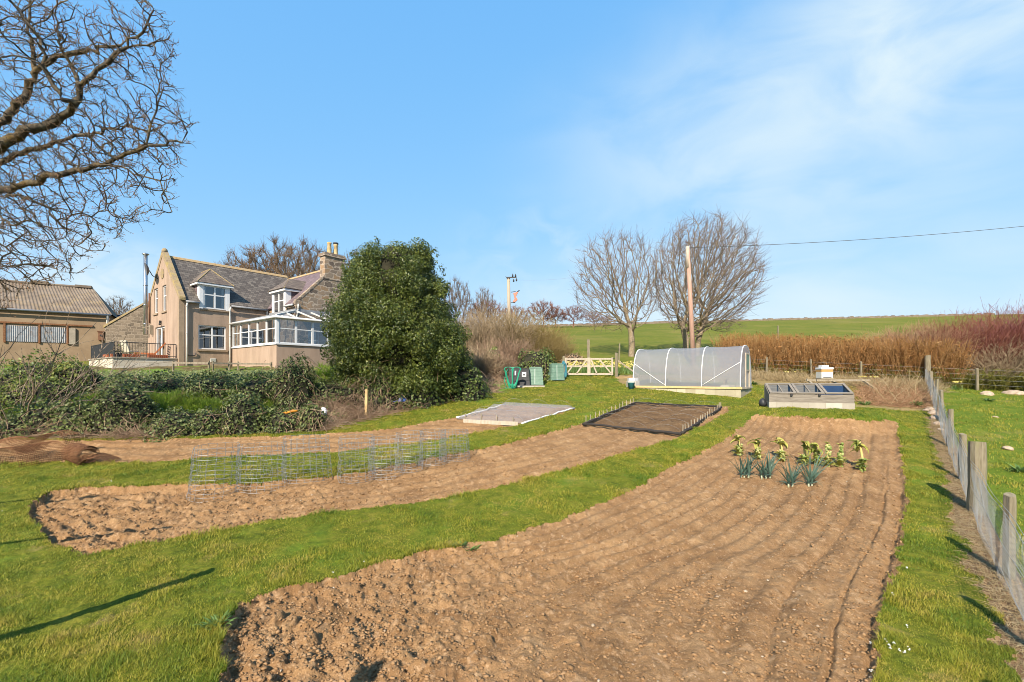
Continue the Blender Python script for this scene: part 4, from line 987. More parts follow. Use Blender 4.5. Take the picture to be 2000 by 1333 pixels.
for i, (Y, r, h) in enumerate(fp):
    q = on_line(Y); o = fence_post(wf, (q[0]-FR.x, q[1]-FR.y, g(*q)-FR.z-.02), r, h, i*3+1, square=(r < .1))
    if r > .14: o['label'] = 'thick round strainer post'
    if r == .13: o['label'] = 'tall corner post'
def fence_xyz(s, h, off=-.085):
    """s metres along the fence from its first post, h above ground, off sideways (garden side negative)."""
    p = FENCE_P1+FD*s+FN*off; return np.stack([p[0]+0*h, p[1]+0*h, h*0], -1)
S0, S1 = -4.6, 23.2
ss = np.arange(S0, S1, .058)
P = []
for sg in (-1, 1):
    hh = np.linspace(0.0, .98, 8)
    sA = ss[:, None]+sg*hh[None, :]*.62
    X = FENCE_P1[0]+FD[0]*sA-.085*FN[0]; Yv = FENCE_P1[1]+FD[1]*sA-.085*FN[1]
    bulge = .05*fbm(sA*1.3, hh[None, :]*2+sA*0, 301, 2)
    zz = G(X, Yv)+hh[None, :]*(1+.06*fbm(sA*.9, sA*0, 305, 2))-.02
    P.append(np.stack([X+FN[0]*bulge-FR.x, Yv+FN[1]*bulge-FR.y, zz-FR.z], -1))
P = np.concatenate(P); V, Fq = strands(P, np.full(P.shape[:2], .0013)); put('netting', np_mesh('netting', V, Fq, M['wire']), wf)
for hgt in (.99, 1.07, .55, .12):
    sA = np.arange(S0, S1, .3); X = FENCE_P1[0]+FD[0]*sA-.085*FN[0]; Yv = FENCE_P1[1]+FD[1]*sA-.085*FN[1]
    zz = G(X, Yv)+hgt+.03*np.sin(sA*2.1+hgt*9)-.02
    b = MB(); b.tube([(a-FR.x, c-FR.y, d-FR.z) for a, c, d in zip(X, Yv, zz)], .0035, 4); b.build('strand_wire', M['wire'], wf)
B0 = np.array([16.1, 28.8]); BD = np.array([.8, -.6])
def back_pt(px): k = (px-1000)/F_PX; t = (k*B0[1]-B0[0])/(BD[0]-k*BD[1]); return B0+BD*t
bp = [(1262, 1.2), (1380, 1.2), (1497, 1.22), (1585, 1.25), (1682, 1.22), (1909, 1.12), (2010, 1.15), (2120, 1.15)]
r0 = back_pt(1497); BR = Vector((r0[0], r0[1], g(*r0)))
bf = thing('strand_wire_fence', 'four strand wire fence on thin posts in front of the orange reeds', 'fence', BR)
for i, (px, h) in enumerate(bp):
    q = back_pt(px); fence_post(bf, (q[0]-BR.x, q[1]-BR.y, g(*q)-BR.z-.02), .055, h, 40+i, True)
for hgt in (.3, .55, .8, 1.05):
    b = MB(); pts = []
    for px in np.linspace(1255, 2200, 50): q = back_pt(px); pts.append((q[0]-BR.x, q[1]-BR.y+.06, g(*q)-BR.z+hgt))
    b.tube(pts, .003, 4); b.build('strand_wire', M['wire'], bf)
# rail fence below the house
rp = [(338, 23.0), (408, 23.4), (416, 23.55), (448, 24.2), (465, 24.5), (530, 25.2)]
rr0 = on_px(408, 23.4)
rfn = thing('rail_fence', 'low timber post and rail fence on the lawn edge below the farmhouse', 'fence', rr0)
prev = None
for i, (px, Y) in enumerate(rp):
    q = on_px(px, Y)-rr0; q.z = (PAD-rr0.z)*.97
    fence_post(rfn, q-Vector((0, 0, .45)), .045, .68, 70+i, True)
    if prev is not None and i != 2:
        b = MB(); b.bar(prev+Vector((0, -.06, .12)), q+Vector((0, -.06, .12)), .04, .085); b.build('rail', M['oldwood'], rfn)
    prev = q
# tall poles beside and behind the camera; only their shadows reach into the picture
for p0, p1, r, lab in (((-6.9, 3.44), (-5.23, 4.18, 2.1), .085, 'thick leaning pole whose shadow crosses the near lawn'), ((-9.9, 7.0), (-7.3, 6.3, 1.85), .035, 'thin sloping pole whose shadow reaches the middle dug bed'), ((-12.5, 8.9), (-10.27, 7.56, 2.2), .035, 'thin sloping pole whose shadow touches the far corner of the middle bed'), ((-3.1, -.25), (-3.1, -.25, 4.0), .10, 'high slender pole whose shadow tip lies on the near bed')):
    a_ = Vector((p0[0], p0[1], float(base_z(*p0)))); d = Vector((p1[0], p1[1], a_.z+p1[2]))-a_
    b = MB(); b.tube([d*-.1, d*.5, d*.98, d], [r, r*.95, r*.9, r*.7], 10); o = b.build('wooden_pole', M['postwood'], None, True); o.location = a_; tag(o, lab, 'pole', 'poles beyond the picture edge')

# ------------------------------------------------------------------ gate at the top of the lawn
GL = PT(1104, 736, 29.0); GRt = PT(1197, 735, 28.6); GL.z = g(GL.x, GL.y); GRt.z = g(GRt.x, GRt.y)
gt = thing('field_gate', 'pale wooden double field gate at the top of the lawn with daffodils behind', 'gate', GL, math.atan2(GRt.y-GL.y, GRt.x-GL.x))
Lg = (GRt-GL).length; HG = 1.12
for nm, x in (('stile', 0.04), ('stile', Lg/2), ('stile', Lg-.04)):
    b = MB(); ww = .2 if abs(x-Lg/2) < .1 else .11; b.box(x-ww/2, x+ww/2, -.05, .05, .04, HG+.03); b.build(nm, M['palewood'], gt, bevel=.008)
for z0, z1 in ((HG-.10, HG), (.56, .66), (.06, .18)):
    for x0, x1 in ((.10, Lg/2-.10), (Lg/2+.10, Lg-.10)):
        b = MB(); b.box(x0, x1, -.04, .03, z0, z1); b.build('rail', M['palewood'], gt)
for a, c in ((.12, .75), (.72, Lg/2-.12)):
    b = MB(); b.bar((a, -.065, .16), (c, -.065, HG-.06), .03, .08); b.build('brace', M['palewood'], gt)
for a, c in ((Lg/2+.12, Lg-1.0), (Lg-.85, Lg-.12)):
    b = MB(); b.bar((a, -.065, HG-.06), (c, -.065, .16), .03, .08); b.build('brace', M['palewood'], gt)
b = MB(); b.bar((Lg-.02, -.07, HG-.05), (Lg+.14, -.07, HG-.03), .02, .05); b.build('latch', M['iron'], gt)
def post_thing(px, Y, h, r, label, sink=0.0):
    p = on_px(px, Y); t_ = thing('gate_post', label, 'post', p); fence_post(t_, (0, 0, -sink), r, h, int(px), True, 'shaft'); return t_, p
gp, p_ = post_thing(1204, 28.5, 1.5, .10, 'thick square wooden gate post at the right end of the gate')
b = MB(); b.bar((.05, 0, 1.05), (1.35, -.1, .12), .07, .09); b.build('strut', M['oldwood'], gp)
post_thing(1100, 29.1, 1.25, .085, 'wooden hanging post at the hose end of the gate')
post_thing(1149, 33.5, 2.0, .11, 'rough old stump post standing behind the gate middle')
post_thing(1209, 36, 1.5, .06, 'thin dark field post between the gate and the single stem tree')
post_thing(1107, 40, 1.3, .05, 'small pale field post above the laurel bush')
post_thing(1521, 36.0, 2.9, .04, 'thin grey post rising from the reeds')

# ------------------------------------------------------------------ compost bins, hose
M['greenplastic'] = speckle_mat('green_plastic', [(0.11, 0.20, 0.15), (0.165, 0.275, 0.21)], 3, 0.5, 0.1, 30, 0.004, dirt=((0.24, 0.33, 0.27), 5, .5), space='obj', spec=.4)
M['blackplastic'] = speckle_mat('black_plastic', [(0.018, 0.02, 0.024), (0.04, 0.042, 0.048)], 3, 0.5, 0.1, 30, 0.004, space='obj', spec=.4)
M['hosegreen'] = speckle_mat('hose_green', [(0.01, 0.30, 0.17), (0.02, 0.40, 0.24)], 5, 0.4, 0.0, spec=.5)
M['label_white'] = speckle_mat('paper_label', [(0.62, 0.64, 0.68), (0.72, 0.74, 0.76)], 5, 0.6, 0.0)
M['slab'] = speckle_mat('paving_slab', [(0.42, 0.38, 0.32), (0.55, 0.51, 0.44)], 5, 0.95, 0.3, 30, 0.008)
M['wornstrip'] = speckle_mat('worn_plastic', [(0.24, 0.33, 0.28), (0.36, 0.44, 0.39)], 9, .6, 0)
def compost_bin(label, px, Y, w_, h, mat, rz, tape=False, sticker=False):
    p = on_px(px, Y); t_ = thing('compost_bin', label, 'compost bin', p, rz, 'compost bins by the laurel bush')
    b = MB(); n = 6
    for i in range(n):
        z0 = h*.9*i/n; z1 = h*.9*(i+1)/n-.012; f0 = w_/2*(1-.16*z0/h); f1 = w_/2*(1-.16*z1/h)
        for (s0, e0, s1, e1) in ((z0, f0, z1, f1), (z1, f1-.02, z1+.012, f1-.02)):
            b.add([(-e0, -e0, s0), (e0, -e0, s0), (e0, e0, s0), (-e0, e0, s0), (-e1, -e1, s1), (e1, -e1, s1), (e1, e1, s1), (-e1, e1, s1)], [(0, 1, 5, 4), (1, 2, 6, 5), (2, 3, 7, 6), (3, 0, 4, 7), (4, 5, 6, 7)])
    b.build('body', mat, t_)
    f = w_/2*.88; b = MB(); b.prism([(-f, -f, h*.9), (f, -f, h*.9), (f, f, h*.9), (-f, f, h*.9)], (0, 0, .05)); b.prism([(-f*.8, -f*.8, h*.9+.05), (f*.8, -f*.8, h*.9+.05), (f*.8, f*.8, h*.9+.05), (-f*.8, f*.8, h*.9+.05)], (0, 0, .04)); b.build('lid', mat, t_)
    if tape:
        b = MB(); b.slab([(-.08, -w_/2-.004, .03), (-.02, -w_/2-.004, .03), (-.02, -w_/2*.86-.004, h*.88), (-.08, -w_/2*.86-.004, h*.88)], .004); b.build('worn_strip', M['wornstrip'], t_)['label'] = 'pale worn strip'
    if sticker:
        z0 = h*.52; z1 = h*.78; y0 = -w_/2*(1-.16*z0/h)-.006; y1 = -w_/2*(1-.16*z1/h)-.006
        b = MB(); b.slab([(-.03, y0, z0), (.20, y0, z0), (.20, y1, z1), (-.03, y1, z1)], .004); b.build('sticker', M['label_white'], t_)
        b = MB(); zc = z0+.06; yc = -w_/2*(1-.16*zc/h)-.012; b.slab([(.02, yc, zc), (.15, yc, zc), (.13, yc+.01, zc+.10), (.04, yc+.01, zc+.10)], .003); b.build('sticker_print', M['blackplastic'], t_)
    return t_
compost_bin('black compost bin with white sticker between the hose and the green bin', 1022, 24.9, .80, .92, M['blackplastic'], rad(-8), sticker=True)
compost_bin('black compost bin half hidden behind the green hose', 1008, 25.4, .78, .92, M['blackplastic'], rad(-8), sticker=True)
compost_bin('large green compost bin standing beside the black one on the slab', 1046.5, 25.2, .84, .98, M['greenplastic'], rad(-4), tape=True)
compost_bin('green compost bin set back nearest the gate', 1085, 27.0, .84, 1.0, M['greenplastic'], rad(14), tape=True)
p = on_px(1035, 24.6); b = MB(); b.box(-.75, .75, -.28, .5, -.08, .03); o = b.build('paving_slab', M['slab'], bevel=.01); o.location = p; o.rotation_euler = (0, 0, rad(16)); tag(o, 'pale slab under the large green compost bin', 'slab')
hp = on_px(1001, 23.7)
hh_ = thing('hose_reel_post', 'short grey stake that holds up the coiled green hose', 'post', hp); b = MB(); b.tube([(0, .05, -.2), (0, .05, .98)], .05, 8); b.build('stake', M['postwood'], hh_, True)
hs_ = thing('garden_hose', 'bright green garden hose hung in long loops on a stake', 'hose', hp); b = MB()
for i in range(11):
    s = -1 if i % 2 else 1; cx = s*(.19+.02*random.random()); wd = .20+.05*random.random(); dp = .80+.30*random.random(); pts = []
    for k in range(25):
        a = 2*math.pi*k/24; sx = cx+wd*math.sin(a)*(1 if math.cos(a) > -.2 else .75); sz = 1.02+.10*math.cos(a) if math.cos(a) > 0 else 1.02+dp*math.cos(a)
        if math.cos(a) < 0: sx = sx*(1+.0*math.cos(a))+(-s)*.12*(-math.cos(a))
        pts.append((sx, -.02-.012*i+.015*math.sin(3*a+i), max(.02, sz-.0)))
    b.tube(pts, .017, 6)
b.tube([(-.3, -.1, .02), (-.42, -.05, .4), (-.36, -.02, .8), (-.2, 0, 1.06)], .017, 6); b.tube([(.1, -.1, .02), (.0, -.3, .03), (-.25, -.35, .04), (-.45, -.2, .03)], .017, 6)
b.build('coil', M['hosegreen'], hs_, True)
bh = on_px(1101.5, 28.2); t_ = thing('blue_hose', 'blue and green hose hanging on the hanging post of the gate', 'hose', bh); M['hoseblue'] = speckle_mat('hose_blue', [(0.03, 0.13, 0.24), (0.06, 0.24, 0.24)], 4, .45, 0)
b = MB()
for i in range(6):
    pts = [(.10*math.sin(2*math.pi*k/16)+.02*i-.05, -.12-.02*i, .58+.46*math.cos(2*math.pi*k/16)-.03*i) for k in range(17)]; b.tube(pts, .02, 6)
b.build('coil', M['hoseblue'], t_, True)

# ------------------------------------------------------------------ polytunnel
M['film'] = sheer_mat('polythene_film', (0.38, 0.39, 0.42), 0.53, 0.10, 0.9, 0.40, 0.7, 0.28, 0.14, 1.8)
M['hoop'] = speckle_mat('hoop_tube', [(0.72, 0.73, 0.74), (0.80, 0.80, 0.80)], 4, 0.35, 0.0, spec=.5)
M['blockwork'] = masonry_mat('mossy_block', [(0.34, 0.30, 0.20), (0.46, 0.42, 0.30), (0.54, 0.50, 0.38)], (0.30, 0.26, 0.18), 'sum', 0.45, 0.5, 0.012, 0.03, .95, .4)
M['yellowwood'] = speckle_mat('yellow_batten', [(0.52, 0.37, 0.16), (0.66, 0.50, 0.25)], 8, 0.8, 0.2, 30, 0.005)
TP = PT(1447, 770, 20.8); TP.z = g(TP.x, TP.y)+.10
pt_ = thing('polytunnel', 'small polythene tunnel greenhouse with white hoops on a block plinth', 'polytunnel', TP, math.atan2(.79, .61))
TW, TL, PL, TH = 2.5, 5.2, .30, 2.36
b = MB(); zb = -.25
b.box(0, .2, 0, TL, zb, PL); b.box(TW-.2, TW, 0, TL, zb, PL+.15); b.box(.2, TW-.2, 0, .2, zb, PL); b.box(.2, TW-.2, TL-.2, TL, zb, PL); b.build('plinth', M['blockwork'], pt_)
b = MB(); b.box(-.05, .03, -.06, TL+.06, PL+.002, PL+.10); b.build('batten', M['yellowwood'], pt_)
b = MB(); b.box(.03, TW, -.05, .03, PL+.002, PL+.09); b.build('batten', M['palewood'], pt_)
def hoop(k, inset=0.0):
    """Point on the tunnel's cross section: upright sides that curve over."""
    a = math.pi*k; c = math.cos(a); s = math.sin(a); e = .62
    return (TW/2-(TW/2-.02-inset)*math.copysign(abs(c)**e, c), PL+(TH-PL-inset)*s**.92)
K = 28
for y in (0.03, TL/3, 2*TL/3, TL-.03):
    b = MB(); b.tube([(hoop(i/K)[0], y, hoop(i/K)[1]) for i in range(K+1)], .022, 8); b.build('hoop', M['hoop'], pt_, True)
vs = []; NY = 60
for j in range(NY+1):
    y = .0+TL*j/NY; dip = .035*abs(math.sin(math.pi*3*j/NY))
    for i in range(K+1):
        x, z = hoop(i/K, -.004+dip*(.4+.6*math.sin(math.pi*i/K))); vs.append((x, y, z))
b = MB(); b.add(vs, [(j*(K+1)+i, j*(K+1)+i+1, (j+1)*(K+1)+i+1, (j+1)*(K+1)+i) for j in range(NY) for i in range(K)]); b.build('cover', M['film'], pt_, True)
for y, nm in ((0.0, 'end_sheet'), (TL, 'end_sheet')):
    vs = []; kx = 46; sg = -1 if y == 0 else 1
    for i in range(kx+1):
        x = .03+(TW-.06)*i/kx; top = PL
        for q in range(81):
            hx, hz = hoop(q/80.0)
            if hx >= x: top = hz; break
        vs += [(x, y+sg*.018*(i % 2), PL), (x, y+sg*.01*(i % 2), max(PL, top-.01))]
    b = MB(); b.add(vs, [(2*i, 2*i+2, 2*i+3, 2*i+1) for i in range(kx)]); b.build(nm, M['film'], pt_)
dF = MB(); dF.box(.82, .89, -.07, -.02, PL, 2.0); dF.box(1.65, 1.72, -.07, -.02, PL, 2.0); dF.box(.89, 1.65, -.07, -.02, 1.93, 2.0); dF.box(.89, 1.65, -.065, -.025, PL, PL+.07); dF.box(.89, 1.65, -.065, -.025, 1.15, 1.21)
dr_ = dF.build('door_frame', M['palewood'], pt_); b = MB(); b.box(.9, 1.64, -.055, -.045, 1.22, 1.92); b.build('mesh_panel', M['greenplastic'], dr_)
for p0, p1 in (((-.035, TL-.05, 1.55), (-.035, 2*TL/3+.02, PL+.15)), ((-.035, .05, 1.55), (-.035, TL/3-.02, PL+.15)), ((.02, TL/3, PL+.1), (.02, TL/3, PL+.16))):
    b = MB()
    p0 = Vector(p0); p1 = Vector(p1); pts = []
    for i in range(9):
        q = p0.lerp(p1, i/8); zz = q.z; xs = 0
        for w2 in range(200):
            hx, hz = hoop(w2/400.0)
            if hz >= zz: xs = hx; break
        pts.append((xs-.012, q.y, zz))
    b.tube(pts, .015, 6); b.build('brace', M['hoop'], pt_, True)
# staging and plants that show faintly through the film
def tun(x, y, z): c, s = .61, .79; return Vector((TP.x+c*x-s*y, TP.y+s*x+c*y, TP.z+z))
M['bench'] = speckle_mat('bench_wood', [(0.3, 0.24, 0.15), (0.42, 0.35, 0.24)], 6, .9, .2)
bn_ = thing('staging_bench', 'wooden staging bench inside the polytunnel', 'bench', tun(1.95, 1.0, .1), math.atan2(.79, .61))
b = MB(); b.box(-.25, .25, 0, 3.2, .62, .67); b.build('bench_top', M['bench'], bn_)
for x in (-.2, .2):
    for y in (.1, 3.1): b = MB(); b.box(x-.03, x+.03, y-.03, y+.03, -.1, .62); b.build('leg', M['bench'], bn_)
b = MB(); b.box(-.3, .3, -.2, .2, 0, .32); b.box(-.28, .28, -.18, .18, .32, .36); o = b.build('storage_crate', M['cream'], bevel=.02); o.location = tun(.55, .75, .12); o.rotation_euler = (0, 0, math.atan2(.79, .61)); tag(o, 'pale yellowish crate low behind the polytunnel film', 'crate')
bk = on_px(1233, 23.6)
t_ = thing('blue_bucket', 'small blue bucket at the far end of the polytunnel', 'bucket', bk); b = MB(); b.lathe([(.13, 0), (.18, .30), (.195, .31), (.195, .33), (.165, .32), (.12, .03)], (0, 0, 0), 16); b.build('pail', M['hoseblue'], t_, True); b = MB(); b.tube([(.18*math.cos(a), .0, .31+.17*math.sin(a)) for a in np.linspace(0, math.pi, 9)], .008, 5); b.build('handle', M['wire'], t_, True)
b = MB(); b.box(-.24, .24, -.17, .17, 0, .05); b.box(-.24, -.2, -.17, .17, .05, .16); b.box(.2, .24, -.17, .17, .05, .16); b.box(-.2, .2, -.17, -.13, .05, .16); b.box(-.2, .2, .13, .17, .05, .16); o = b.build('seed_tray', M['label_white']); o.location = on_px(1236, 24.1)+Vector((0, 0, .34)); tag(o, 'white tray lying above the blue bucket by the polytunnel', 'tray')
b = MB(); b.box(-.3, .3, -.2, .2, 0, .335); o = b.build('stone_block', M['slab'], bevel=.02); o.location = on_px(1236, 24.1); tag(o, 'stone block under the white tray at the tunnel end', 'block')

# ------------------------------------------------------------------ cold frame and beehive
M['greyboard'] = speckle_mat('grey_board', [(0.15, 0.13, 0.105), (0.23, 0.20, 0.165), (0.31, 0.275, 0.23)], 6, 0.9, 0.5, 26, 0.01, stretch=(.4, 3, 4), space='obj')
M['whiteblock'] = masonry_mat('limewashed_block', [(0.32, 0.285, 0.23), (0.45, 0.42, 0.355), (0.60, 0.575, 0.51)], (0.28, 0.25, 0.2), 'sum', 0.56, 1.4, 0.012, 0.03, .95, .3)
CF = PT(1502, 796, 18.2); CF.z = CZ-61*18.2/F_PX; cf2 = PT(1670, 797, 17.3)
cf = thing('cold_frame', 'long cold frame of grey boards with glazed lids on white blocks', 'cold frame', CF, math.atan2(cf2.y-CF.y, cf2.x-CF.x))
LC = (cf2-CF).length; DC = .95; H0, H1, H2 = .21, .53, .90
b = MB(); b.box(0, LC, 0, .18, -.15, H0); b.box(0, .18, .18, DC, -.15, H0); b.box(LC-.18, LC, .18, DC, -.15, H0); b.box(.18, LC-.18, DC-.18, DC, -.15, H0); b.build('block_base', M['whiteblock'], cf)
b = MB(); b.box(.01, LC-.01, .03, .07, H0+.002, H0+.158); b.box(.01, LC-.01, .035, .075, H0+.161, H1); b.box(.01, LC-.01, DC-.06, DC-.02, H0+.002, H2)
for x0 in (.012, LC-.052): b.prism([(x0, .075, H0+.002), (x0, DC-.062, H0+.002), (x0, DC-.062, H2), (x0, .075, H1)], (.04, 0, 0))
b.build('board', M['greyboard'], cf)
M['frameglass'] = glass_mat('frame_glass', 0.03, .5)
sl_ = lambda x, t_, d=0: (x, .0+(DC+.02)*t_, H1+.02+(H2-H1)*t_+d)
for i in range(3):
    x0 = .02+(LC-.04)*i/3+.012; x1 = .02+(LC-.04)*(i+1)/3-.012; b = MB()
    for (a, c) in ((x0, x0+.09), (x1-.09, x1)): b.slab([sl_(a, 0), sl_(c, 0), sl_(c, 1), sl_(a, 1)][::1], -.045)
    for t0, t1 in ((0, .10), (.92, 1)): b.slab([sl_(x0+.09, t0), sl_(x1-.09, t0), sl_(x1-.09, t1), sl_(x0+.09, t1)], -.043)
    if i < 2: m_ = (x0+x1)/2; b.slab([sl_(m_-.02, .10), sl_(m_+.02, .10), sl_(m_+.02, .92), sl_(m_-.02, .92)], -.035)
    L_ = b.build('lid', M['greyboard'], cf)
    b = MB(); b.poly([sl_(x0+.08, .09, .012), sl_(x1-.08, .09, .012), sl_(x1-.08, .93, .012), sl_(x0+.08, .93, .012)]); b.build('pane', M['frameglass'], L_)
    if i < 2: b = MB(); b.box((x0+x1)/2+.25, (x0+x1)/2+.33, -.03, .03, H1-.06, H1+.03); b.build('catch', M['iron'], L_)
M['potsoil'] = speckle_mat('frame_soil', [(0.17, 0.12, 0.10), (0.27, 0.19, 0.16)], 5, .95, .5)
b = MB(); b.box(.06, LC-.06, .08, DC-.07, .0, .24); b.build('soil_fill', M['potsoil'], cf)
b = MB(); b.box(2*LC/3+.05, LC-.08, DC-.12, DC-.07, .31, .86); b.build('blue_sheet', M['bluepaint'], cf)
for i in range(2): b = MB(); b.box(2*LC/3+.2, LC-.25, .25+.30*i, .47+.30*i, .302, .44); b.build('seed_tray', M['terracotta'], cf)
tv = on_px(1501, 18.6); b = MB(); b.lathe([(.02, 0), (.16, .03), (.20, .16), (.13, .33), (.03, .40)], (0, 0, 0), 12); b.wobble(.05, 7, 3); o = b.build('black_sack', M['blackplastic'], None, True); o.location = CF+Vector((-.02, .42, .0)); o.scale = (.75, .75, .85); tag(o, 'small black sack against the left end of the cold frame', 'sack')
HV = PT(1610, 744, 23.6); HV.z = g(HV.x, HV.y)
st = thing('hive_stand', 'low weathered timber rail stand behind the cold frame under the beehive', 'stand', (HV.x, HV.y, HV.z), rad(-4)); zr_ = PT(1610, 741, 23.6).z-HV.z
b = MB(); b.bar((-.8, .15, zr_-.06), (2.3, .1, zr_-.06), .1, .10); b.build('rail', M['oldwood'], st); b = MB(); b.bar((-.5, -.2, zr_-.06), (.6, -.2, zr_-.06), .1, .10); b.build('rail', M['oldwood'], st)
for x in (-.65, .55, 2.1):
    b = MB(); b.bar((x, .4, zr_-.02), (x-.05, -.75, -.02), .09, .09); b.build('prop', M['oldwood'], st)
hv = thing('beehive', 'white box beehive with an orange band on a timber stand', 'beehive', (HV.x, HV.y, HV.z+zr_), rad(-4))
M['hivewhite'] = speckle_mat('hive_paint', [(0.60, 0.58, 0.52), (0.72, 0.70, 0.65)], 5, .7, .2, 30, .005, space='obj', dirt=((.45, .40, .33), 4, .5)); M['hiveorange'] = speckle_mat('hive_orange', [(0.50, 0.26, 0.08), (0.60, 0.34, 0.12)], 5, .7, .1)
b = MB(); b.box(-.30, .30, -.27, .27, .0, .06); b.build('floor_board', M['oldwood'], hv); b = MB(); b.box(-.28, .28, -.25, .25, .062, .375); b.build('brood_box', M['hivewhite'], hv, bevel=.01)
b = MB(); b.box(-.285, .285, -.255, .255, .377, .50); b.build('orange_band', M['hiveorange'], hv, bevel=.008); b = MB(); b.box(-.30, .30, -.27, .27, .502, .60); b.build('roof', M['white'], hv, bevel=.01); b = MB(); b.box(-.19, .13, -.15, .18, .602, .72); b.build('block', M['white'], hv, bevel=.01); b = MB(); b.box(-.2, .2, -.262, -.25, .085, .11); b.build('entrance', M['iron'], hv)

M['cage'] = speckle_mat('cage_wire', [(0.22, 0.235, 0.24), (0.34, 0.36, 0.37)], 6, .5, 0, metal=.3)
# ------------------------------------------------------------------ netted and fleeced beds
M['net'] = sheer_mat('dark_net', (0.03, 0.026, 0.022), 0.30, 0.9, 0.1, nscale=6, namp=.12)
M['netroll'] = speckle_mat('net_roll', [(0.02, 0.018, 0.017), (0.05, 0.043, 0.038)], 10, .9, .4, 40, .01)
M['fleece'] = sheer_mat('white_fleece', (0.38, 0.37, 0.39), 0.36, 0.8, 0.2, 0.25, 4, .14, .3, 4)
M['fleeceroll'] = speckle_mat('fleece_roll', [(0.62, 0.63, 0.65), (0.76, 0.77, 0.78)], 6, .8, .3, 20, .01)
def cover(label, name, cat, quad, hgt, mat, rollm, rr_, hoops, pegs, hoopr=.0025, rolls=(0, 1, 2, 3)):
    c = [SP(*q) for q in quad]; O = c[0].copy(); t_ = thing(name, label, cat, O); c = [q-O for q in c]
    n, m_ = 36, 30; vs = []
    for j in range(m_+1):
        for i in range(n+1):
            u, v_ = i/n, j/m_; q = c[0].lerp(c[1], u).lerp(c[3].lerp(c[2], u), v_); X, Y = q.x+O.x, q.y+O.y
            e = min(u, 1-u, v_*1.2, (1-v_)*1.2); lift = hgt*min(1, e/.07)**.6*(.72+.28*math.cos(2*math.pi*u*hoops))
            vs.append((q.x, q.y, g(X, Y)-O.z+.02+lift+.03*float(fbm(np.array([X*2]), np.array([Y*2]), 5, 2)[0])))
    b = MB(); b.add(vs, [(j*(n+1)+i, j*(n+1)+i+1, (j+1)*(n+1)+i+1, (j+1)*(n+1)+i) for j in range(m_) for i in range(n)]); b.build('sheet', mat, t_, True)
    gl_ = lambda q, dz: (q.x, q.y, g(q.x+O.x, q.y+O.y)-O.z+dz)
    for k in rolls:
        a, d = c[k], c[(k+1) % 4]; b = MB(); pts = []
        for i in range(13): q = a.lerp(d, i/12); q = q+Vector((random.uniform(-.03, .03), random.uniform(-.03, .03), 0)); pts.append(gl_(q, .03+random.uniform(-.01, .03)))
        b.tube(pts, [rr_*random.uniform(.7, 1.2) for _ in pts], 7); b.build('edge_roll', rollm, t_, True)
    for k in range(hoops+1):
        u = .03+.94*k/hoops; a = c[0].lerp(c[1], u); d = c[3].lerp(c[2], u); b = MB()
        for s in range(3):
            p0 = a.lerp(d, s/3); p1 = a.lerp(d, (s+1)/3); b.tube([gl_(p0.lerp(p1, w_), .02+(hgt+.10)*math.sin(math.pi*w_)**.6) for w_ in np.linspace(0, 1, 11)], hoopr, 5)
        b.build('hoop', M['cage'], t_, True)
    for (k, cnt) in pegs:
        a, d = c[k], c[(k+1) % 4]
        for i in range(cnt):
            q = a.lerp(d, (i+.5)/cnt); b = MB(); p0 = Vector(gl_(q, -.05)); tip = p0+Vector((random.uniform(-.03, .03), random.uniform(-.03, .03), random.uniform(.25, .36))); b.bar(p0, tip, .028, .028); b.build('peg', M['oldwood'], t_)
cover('low tunnel of dark netting with wooden pegs over the far end of the middle bed', 'netted_cover', 'net cover', [(1140, 830), (1240, 789), (1410, 797), (1330, 850)], .15, M['net'], M['netroll'], .045, 5, ((0, 13), (2, 16)))
cover('sheet of pale translucent fleece stretched over the far narrow bed', 'fleece_cover', 'fleece cover', [(893, 819), (985, 792), (1122, 799), (1020, 829)], .20, M['fleece'], M['fleeceroll'], .035, 3, ((3, 4),), .003, (2, 0))
pl0, pl1 = SP(905, 824), SP(1012, 832); b = MB(); b.bar(pl0-pl0+Vector((0, 0, .05)), pl1-pl0+Vector((0, 0, .05)), .04, .14); o = b.build('timber_plank', M['palewood']); o.location = pl0; tag(o, 'pale timber plank on edge along the front of the fleece', 'plank')

# ------------------------------------------------------------------ wire cages and rusty mesh
def cage(label, px, py, w_px, h_px, lean):
    p = SP(px, py); sc = p.y/F_PX; r = w_px*sc/2; h = h_px*sc; t_ = thing('wire_cage', label, 'wire cage', p, random.uniform(0, 6), 'wire mesh plant cages on the middle bed')
    r *= 1.08; n = 20; rows = 11; rr = random.Random(int(px)); b = MB()
    sq = lambda a: 1+.10*math.sin(2*a+px)
    wob = [[(rr.uniform(-.022, .022), rr.uniform(-.022, .022), rr.uniform(-.012, .012)) for _ in range(n)] for _ in range(rows+1)]
    def pnt(i, k):
        a = 2*math.pi*(i % n)/n; z = h*(k/rows)**1.15; q = r*sq(a)*(1.08-.10*k/rows); w2 = wob[k][i % n]
        return (q*math.cos(a)+w2[0]+lean*z, q*math.sin(a)+w2[1], z+w2[2])
    for k in range(rows+1): b.tube([pnt(i, k) for i in range(n+1)], .0038, 4, False)
    for i in range(n): b.tube([pnt(i, k) for k in range(rows+1)], .0033, 4, False)
    b.build('wire_mesh', M['cage'], t_)
cg_ = [(418, 954, 80, 96, .09, 'leaning wire mesh cage nearest the camera at the end of the row'), (512, 946, 70, 86, 0, 'upright wire cage second from the leaning one'), (600, 936, 70, 82, .03, 'wire cage between the second and the wide gap'), (697, 932, 66, 82, 0, 'wire cage just past the wide gap in the row'), (755, 924, 54, 76, -.02, 'wire cage behind the one past the gap'), (800, 914, 50, 72, .02, 'narrow wire cage near the far end of the row'), (846, 903, 46, 64, 0, 'last but one small wire cage towards the fleece'), (888, 893, 46, 57, .02, 'farthest small wire cage, closest to the fleece')]
